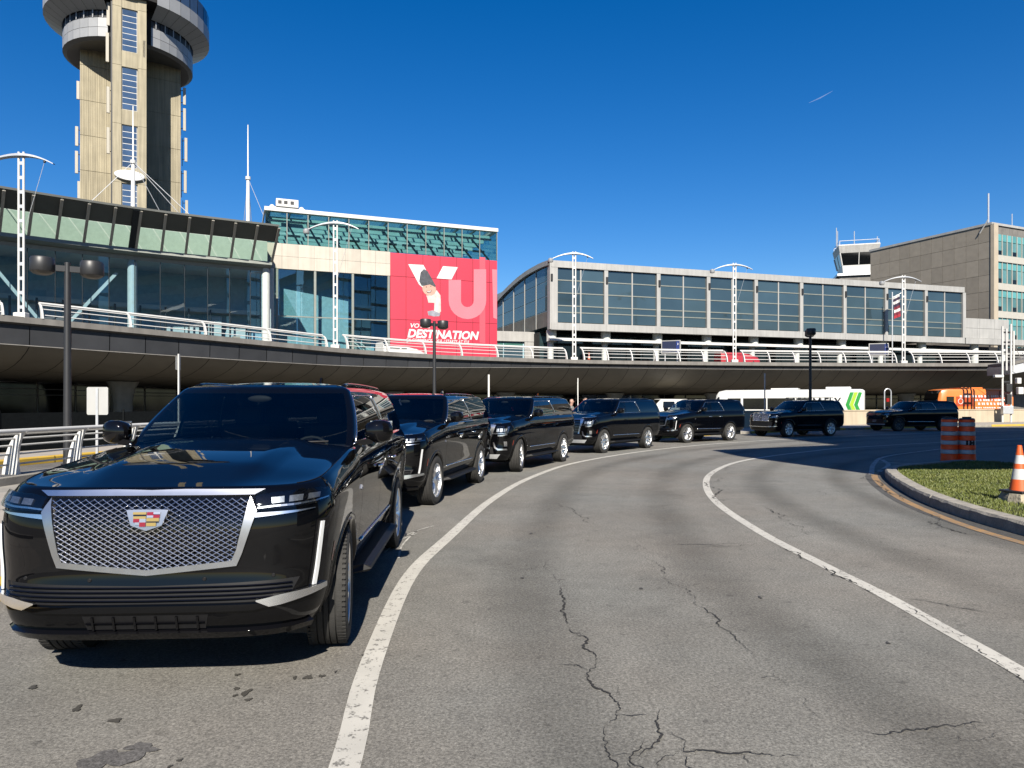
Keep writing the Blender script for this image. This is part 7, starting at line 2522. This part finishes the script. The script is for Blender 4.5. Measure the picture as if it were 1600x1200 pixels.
# parked vehicle under the deck: pale van roof between SUVs
def plain_van(label, x, y, z0_, rz, m_body, L_=5.2, H=2.1):
    kind_ = 'car' if H < 1.8 else 'van'
    t = thing(kind_, label, kind_, (x, y, z0_), rz)
    rows_ = []
    for xx, h0, h1, w in ((0, 0.45, 1.75, 0.86), (0.15, 0.35, H - 0.06, 0.93), (0.5, 0.35, H, 0.95), (L_ - 2.0, 0.35, H, 0.95), (L_ - 1.0, 0.35, 1.28, 0.95), (L_ - 0.2, 0.38, 1.0, 0.90), (L_, 0.5, 0.8, 0.80)):
        rows_.append([(xx, -w, h0), (xx, -w, h0 + (h1 - h0) * 0.5), (xx, -w * 0.86, h1 - 0.06), (xx, -w * 0.7, h1), (xx, w * 0.7, h1), (xx, w * 0.86, h1 - 0.06), (xx, w, h0 + (h1 - h0) * 0.5), (xx, w, h0)])
    mb = MB(); mb.grid(rows_, closed=True); mb.add(rows_[0], [tuple(range(8))]); mb.add(rows_[-1], [tuple(range(8))])
    mb.build('body', m_body, t, smooth=True, angle=35)
    for sg in (1, -1):
        mb = MB()
        for a, b in ((0.6, 1.7), (1.8, L_ - 2.05)):
            mb.prism([(a, sg * 0.93, 1.25), (b, sg * 0.93, 1.25), (b - 0.1, sg * 0.85, H - 0.25), (a + 0.05, sg * 0.85, H - 0.25)], (0, sg * 0.02, 0))
        mb.build('side_window', M_DARKGL, t)
        for xx in (0.95, L_ - 1.0):
            mb = MB(); mb.lathe([(0.15, -0.1), (0.34, -0.1), (0.35, 0), (0.34, 0.1), (0.1, 0.1)], 18, 'y', c=(xx, sg * 0.84, 0.35)); mb.build('wheel', M_RUBBER, t, smooth=True, angle=40)
    mb = MB(); mb.grid([[(L_ - 1.02, -0.82, 1.32), (L_ - 1.02, 0.82, 1.32)], [(L_ - 1.93, -0.68, H - 0.06), (L_ - 1.93, 0.68, H - 0.06)]]); mb.build('windscreen', M_DARKGL, t)
    return t
plain_van('pale van parked in the dark under the deck behind the fourth and fifth SUVs', 17.5, 71.0, 0.0, R(195), M_BUSW, 5.2, 2.2)
def edge_place(px_x, px_y, o): 
    s = EDGE.nearest(px_x, px_y); p = EDGE.at(s, o); d = EDGE.dir(s); return p, math.atan2(d.y, d.x)
p, a = edge_place(-6.5, 58.5, 9.5); plain_van('white car on the deck below the lettering of the red banner', p.x, p.y, p.z - 0.06, a, M_BUSW, 4.5, 1.42)
p, a = edge_place(23.0, 69.5, 6.5); plain_van('red car behind the bowed deck railing near the middle of the long terminal', p.x, p.y, p.z - 0.06, a, mat('car_red', (0.42, 0.03, 0.04), 0.3, 0, 0.05, coat=0.5), 4.4, 1.5)

# ---------------- barrels and cones
M_ORANGE = mat('safety_orange', (0.80, 0.125, 0.018), 0.5, 0, 0.10, 3)
M_BARREL = mat('barrel_orange', (1.62, 0.13, 0.012), 0.5, 0, 0.15, 4)
M_REFL = mat('reflective_white', (0.66, 0.66, 0.64), 0.45, 0, 0.12, 5)
M_GREYBAND = mat('reflective_grey', (0.6, 0.6, 0.6), 0.45, 0, 0.15, 5)
for x, y, lab, mark in ((12.50, 20.3, 'left one of the two orange and grey striped barrels', 0), (12.93, 20.2, 'right one of the two orange and grey striped barrels, with a dark scrawl', 1)):
    t = thing('traffic_barrel', lab, 'barrel', (x, y, 0), 0, 'striped traffic barrels')
    H = 1.30
    edges = [0.0, 0.30, 0.42, 0.56, 0.68, 0.82, 0.94, 1.08, 1.20, 1.28]
    for i in range(9):
        z0_, z1_ = edges[i], edges[i + 1]
        r0 = 0.225 - 0.02 * z0_ / H; r1 = 0.225 - 0.02 * z1_ / H
        g_ = 0.012
        mb = MB(); mb.lathe([(r0 - 0.02, z0_), (r0, z0_ + g_), (r1, z1_ - g_), (r1 - 0.02, z1_)], 28)
        mb.build('orange_band' if i % 2 == 0 else 'grey_band', M_BARREL if i % 2 == 0 else M_GREYBAND, t, smooth=True, angle=40)
    mb = MB(); mb.lathe([(0.20, 1.275), (0.195, 1.30), (0.165, 1.315), (0.01, 1.315)], 24); mb.bar((-0.12, 0, 1.33), (0.12, 0, 1.33), 0.05, 0.05); mb.build('lid', M_DKMETAL, t, smooth=True, angle=40)
    mb = MB(); mb.lathe([(0.29, 0.0), (0.29, 0.05), (0.23, 0.09)], 24); mb.build('rubber_base', M_RUBBER, t)
    if mark:
        for q, (ax_, w, h) in enumerate(((-0.35, 0.05, 0.12), (-0.1, 0.05, 0.14), (0.12, 0.09, 0.05), (0.2, 0.04, 0.14))):
            an = -PI / 2 + ax_ * 1.5
            mb = MB(); mb.box((0.217 * math.cos(an), 0.217 * math.sin(an), 0.62), (w, 0.012, h), rz=an + PI / 2); mb.build('scrawl', M_SEAM, t)
def cone(x, y, z, s_, lab, tilt=0.0, base=True):
    t = thing('traffic_cone', lab, 'cone', (x, y, z), 0.3)
    t.rotation_euler = (tilt, 0.0, 0.3)
    prof = [(0.135, 0.02), (0.125, 0.06), (0.105, 0.24), (0.082, 0.42), (0.079, 0.45), (0.060, 0.58), (0.057, 0.61), (0.034, 0.72), (0.028, 0.725), (0.024, 0.70)]
    def seg(i, j, nm, m_):
        mb = MB(); mb.lathe([(r * s_, h * s_) for r, h in prof[i:j + 1]], 24); mb.build(nm, m_, t, smooth=True, angle=40)
    zz_ = [(0.02, 0.20, M_ORANGE), (0.20, 0.36, M_REFL), (0.36, 0.44, M_ORANGE), (0.44, 0.57, M_REFL), (0.57, 0.72, M_ORANGE)]
    def rad(h): return (0.138 - 0.148 * h) if h > 0.05 else 0.138
    for z0_, z1_, m_ in zz_:
        mb = MB(); mb.lathe([(rad(z0_) * s_, z0_ * s_), (rad(z1_) * s_, z1_ * s_)] + ([(0.02 * s_, 0.725 * s_)] if z1_ > 0.7 else []), 24); mb.build('orange_band' if m_ is M_ORANGE else 'white_band', m_, t, smooth=True, angle=40)
    mb = MB(); mb.box((0, 0, 0.015 * s_), (0.38 * s_, 0.38 * s_, 0.035 * s_)); mb.build('base', M_DKMETAL, t, bevel=0.01)
    return t
blk = MB()
rnd = random.Random(4)
pts = [(-0.32, -0.2), (0.34, -0.22), (0.38, 0.2), (-0.3, 0.24)]
blk.grid([[(x * f + rnd.uniform(-.02, .02), y * f + rnd.uniform(-.02, .02), z) for x, y in [(-0.34, -0.05), (-0.28, -0.22), (0.0, -0.23), (0.32, -0.22), (0.40, 0.0), (0.36, 0.22), (0, 0.24), (-0.3, 0.22)]] for f, z in ((1.08, -0.05), (1.05, 0.12), (0.98, 0.20), (0.86, 0.225), (0.01, 0.23))], closed=True)
cbk = blk.build('concrete_block', mat('rough_block', (0.42, 0.37, 0.27), 0.9, 0, 0.25, 6, bump=0.8, bscale=18), loc=(8.13, 11.2, 0.11))
tag(cbk, 'rough concrete block on the grass under the orange cone', 'block')
cone(8.0, 11.2, 0.330, 1.02, 'orange traffic cone with white bands on a concrete block', 0.0)
for x, y, lab in ((7.6, 66.1, 'small orange cone behind the deck railing near the corner lamp'), (13.8, 67.9, 'small orange cone behind the deck railing below the blue board')):
    p, a = edge_place(x, y, 0.55); cone(p.x, p.y, p.z + 0.05, 1.0, lab)

# ---------------- people behind the SUVs
def person(x, y, z0_, H, rz, label, m_top, m_leg, hairm, skinm, lean=0.0):
    t = thing('person', label, 'person', (x, y, z0_), rz)
    k = H / 1.78
    me = bpy.data.meshes.new('body')
    J = {'pel': (0, 0, 0.95, .15), 'wai': (0.01, 0, 1.10, .14), 'che': (0.03, 0, 1.32, .165), 'nk0': (0.02, 0, 1.47, .075), 'nk1': (0.035, 0, 1.55, .056), 'hd0': (0.05, 0, 1.62, .082), 'hd1': (0.045, 0, 1.70, .092), 'hd2': (0.03, 0, 1.765, .060),
         'hl': (0, .10, .90, .10), 'kl': (0.03, .11, .50, .066), 'al': (-0.02, .11, .09, .045), 'tl': (0.13, .12, .035, .036),
         'hr': (0, -.10, .90, .10), 'kr': (0.02, -.11, .50, .066), 'ar': (-0.03, -.12, .09, .045), 'tr': (0.12, -.13, .035, .036),
         'sl': (0.01, .19, 1.42, .072), 'el': (-0.02, .25, 1.14, .050), 'wl': (0.10, .23, .92, .034), 'fl': (0.15, .22, .83, .030),
         'sr': (0.01, -.19, 1.42, .072), 'er': (-0.03, -.26, 1.15, .050), 'wr': (0.12, -.22, 1.02, .034), 'fr': (0.20, -.18, 1.05, .030)}
    E = [('pel', 'wai'), ('wai', 'che'), ('che', 'nk0'), ('nk0', 'nk1'), ('nk1', 'hd0'), ('hd0', 'hd1'), ('hd1', 'hd2'), ('pel', 'hl'), ('hl', 'kl'), ('kl', 'al'), ('al', 'tl'), ('pel', 'hr'), ('hr', 'kr'), ('kr', 'ar'), ('ar', 'tr'),
         ('che', 'sl'), ('sl', 'el'), ('el', 'wl'), ('wl', 'fl'), ('che', 'sr'), ('sr', 'er'), ('er', 'wr'), ('wr', 'fr')]
    keys = list(J)
    me.from_pydata([(J[q][0] * k, J[q][1] * k, J[q][2] * k) for q in keys], [(keys.index(a), keys.index(b)) for a, b in E], [])
    ob = bpy.data.objects.new('body', me); COL.objects.link(ob)
    ob.modifiers.new('skin', 'SKIN')
    for i, q in enumerate(keys):
        sv = me.skin_vertices[0].data[i]
        sv.radius = (J[q][3] * k, J[q][3] * k * (0.8 if q in ('che', 'wai', 'pel') else 1))
        sv.use_root = q == 'pel'
    ob.modifiers.new('sub', 'SUBSURF').render_levels = 2
    ob.modifiers['sub'].levels = 2
    dg = bpy.context.evaluated_depsgraph_get(); dg.update()
    bm_ = bpy.data.meshes.new_from_object(ob.evaluated_get(dg))
    bpy.data.objects.remove(ob)
    for m_ in (m_top, m_leg, skinm, hairm, M_DKMETAL): bm_.materials.append(m_)
    for pl_ in bm_.polygons:
        c_ = pl_.center / k
        pl_.use_smooth = True
        if c_.z > 1.50: pl_.material_index = 3 if (c_.z > 1.71 or (c_.x < 0.0 and c_.z > 1.58)) else 2
        elif c_.z < 0.10: pl_.material_index = 4
        elif abs(c_.y) > 0.17 and (c_.z < 0.95 or c_.x > 0.13): pl_.material_index = 2
        elif c_.z < 0.93: pl_.material_index = 1
        else: pl_.material_index = 0
    link('body', bm_, t)
    mb = MB(); mb.ball((0.135 * k, 0, 1.655 * k), 0.016 * k, 8, 6, (1.2, 0.8, 1.5)); mb.build('nose', skinm, t, smooth=True)
    for sg in (1, -1):
        mb = MB(); mb.ball((0.045 * k, sg * 0.088 * k, 1.665 * k), 0.03 * k, 8, 6, (0.6, 0.35, 1)); mb.build('ear', skinm, t, smooth=True)
        mb = MB(); mb.ball((0.124 * k, sg * 0.032 * k, 1.685 * k), 0.011 * k, 8, 6); mb.build('eye', M_SEAM, t, smooth=True)
        for f in range(5):
            hx, hy, hz = (J['fl'] if sg > 0 else J['fr'])[:3]
            dy = (f - 2) * 0.016
            mb = MB(); mb.tube([((hx) * k, (hy + dy) * k, hz * k), ((hx + 0.03) * k, (hy + dy * 1.1) * k, (hz - 0.045) * k), ((hx + 0.035) * k, (hy + dy) * k, (hz - 0.08 + abs(f - 2) * 0.008) * k)], [0.009 * k, 0.0085 * k, 0.006 * k], 6); mb.build('finger', skinm, t, smooth=True)
    return t
SK = mat('skin', (0.55, 0.32, 0.24), 0.6, 0, 0.08, 8)
HR = mat('dark_hair', (0.025, 0.018, 0.014), 0.7, 0, 0.2, 20)
GJ = mat('grey_jacket', (0.30, 0.29, 0.27), 0.85, 0, 0.15, 8)
DJ = mat('dark_jacket', (0.05, 0.05, 0.055), 0.85, 0, 0.15, 8)
TR = mat('dark_trousers', (0.03, 0.03, 0.035), 0.85, 0, 0.15, 8)
person(2.42, 29.3, 0.14, 1.79, R(-30), 'bald person in a grey jacket standing behind the third SUV', GJ, TR, SK, SK)
person(3.25, 31.0, 0.14, 1.88, R(200), 'dark-haired person standing half hidden behind the fourth SUV', DJ, TR, HR, SK)

# ---------------- thin contrail high in the sky
ct = MB(); ct.tube([(2090, 5000, 2120), (2180, 5020, 2165), (2275, 5040, 2222)], [1.2, 4.5, 1.0], 8)
cm = bpy.data.materials.new('contrail_ice'); cm.use_nodes = True
nt = cm.node_tree; nt.nodes.clear()
o_ = _n(nt, 'ShaderNodeOutputMaterial'); mx = _n(nt, 'ShaderNodeMixShader'); tr = _n(nt, 'ShaderNodeBsdfTransparent'); df = _n(nt, 'ShaderNodeBsdfDiffuse')
df.inputs[0].default_value = (0.8, 0.8, 0.8, 1); mx.inputs[0].default_value = 0.045
nt.links.new(tr.outputs[0], mx.inputs[1]); nt.links.new(df.outputs[0], mx.inputs[2]); nt.links.new(mx.outputs[0], o_.inputs[0])
tag(ct.build('contrail', cm), 'short thin white contrail in the blue sky at upper right', 'contrail', kind='stuff')
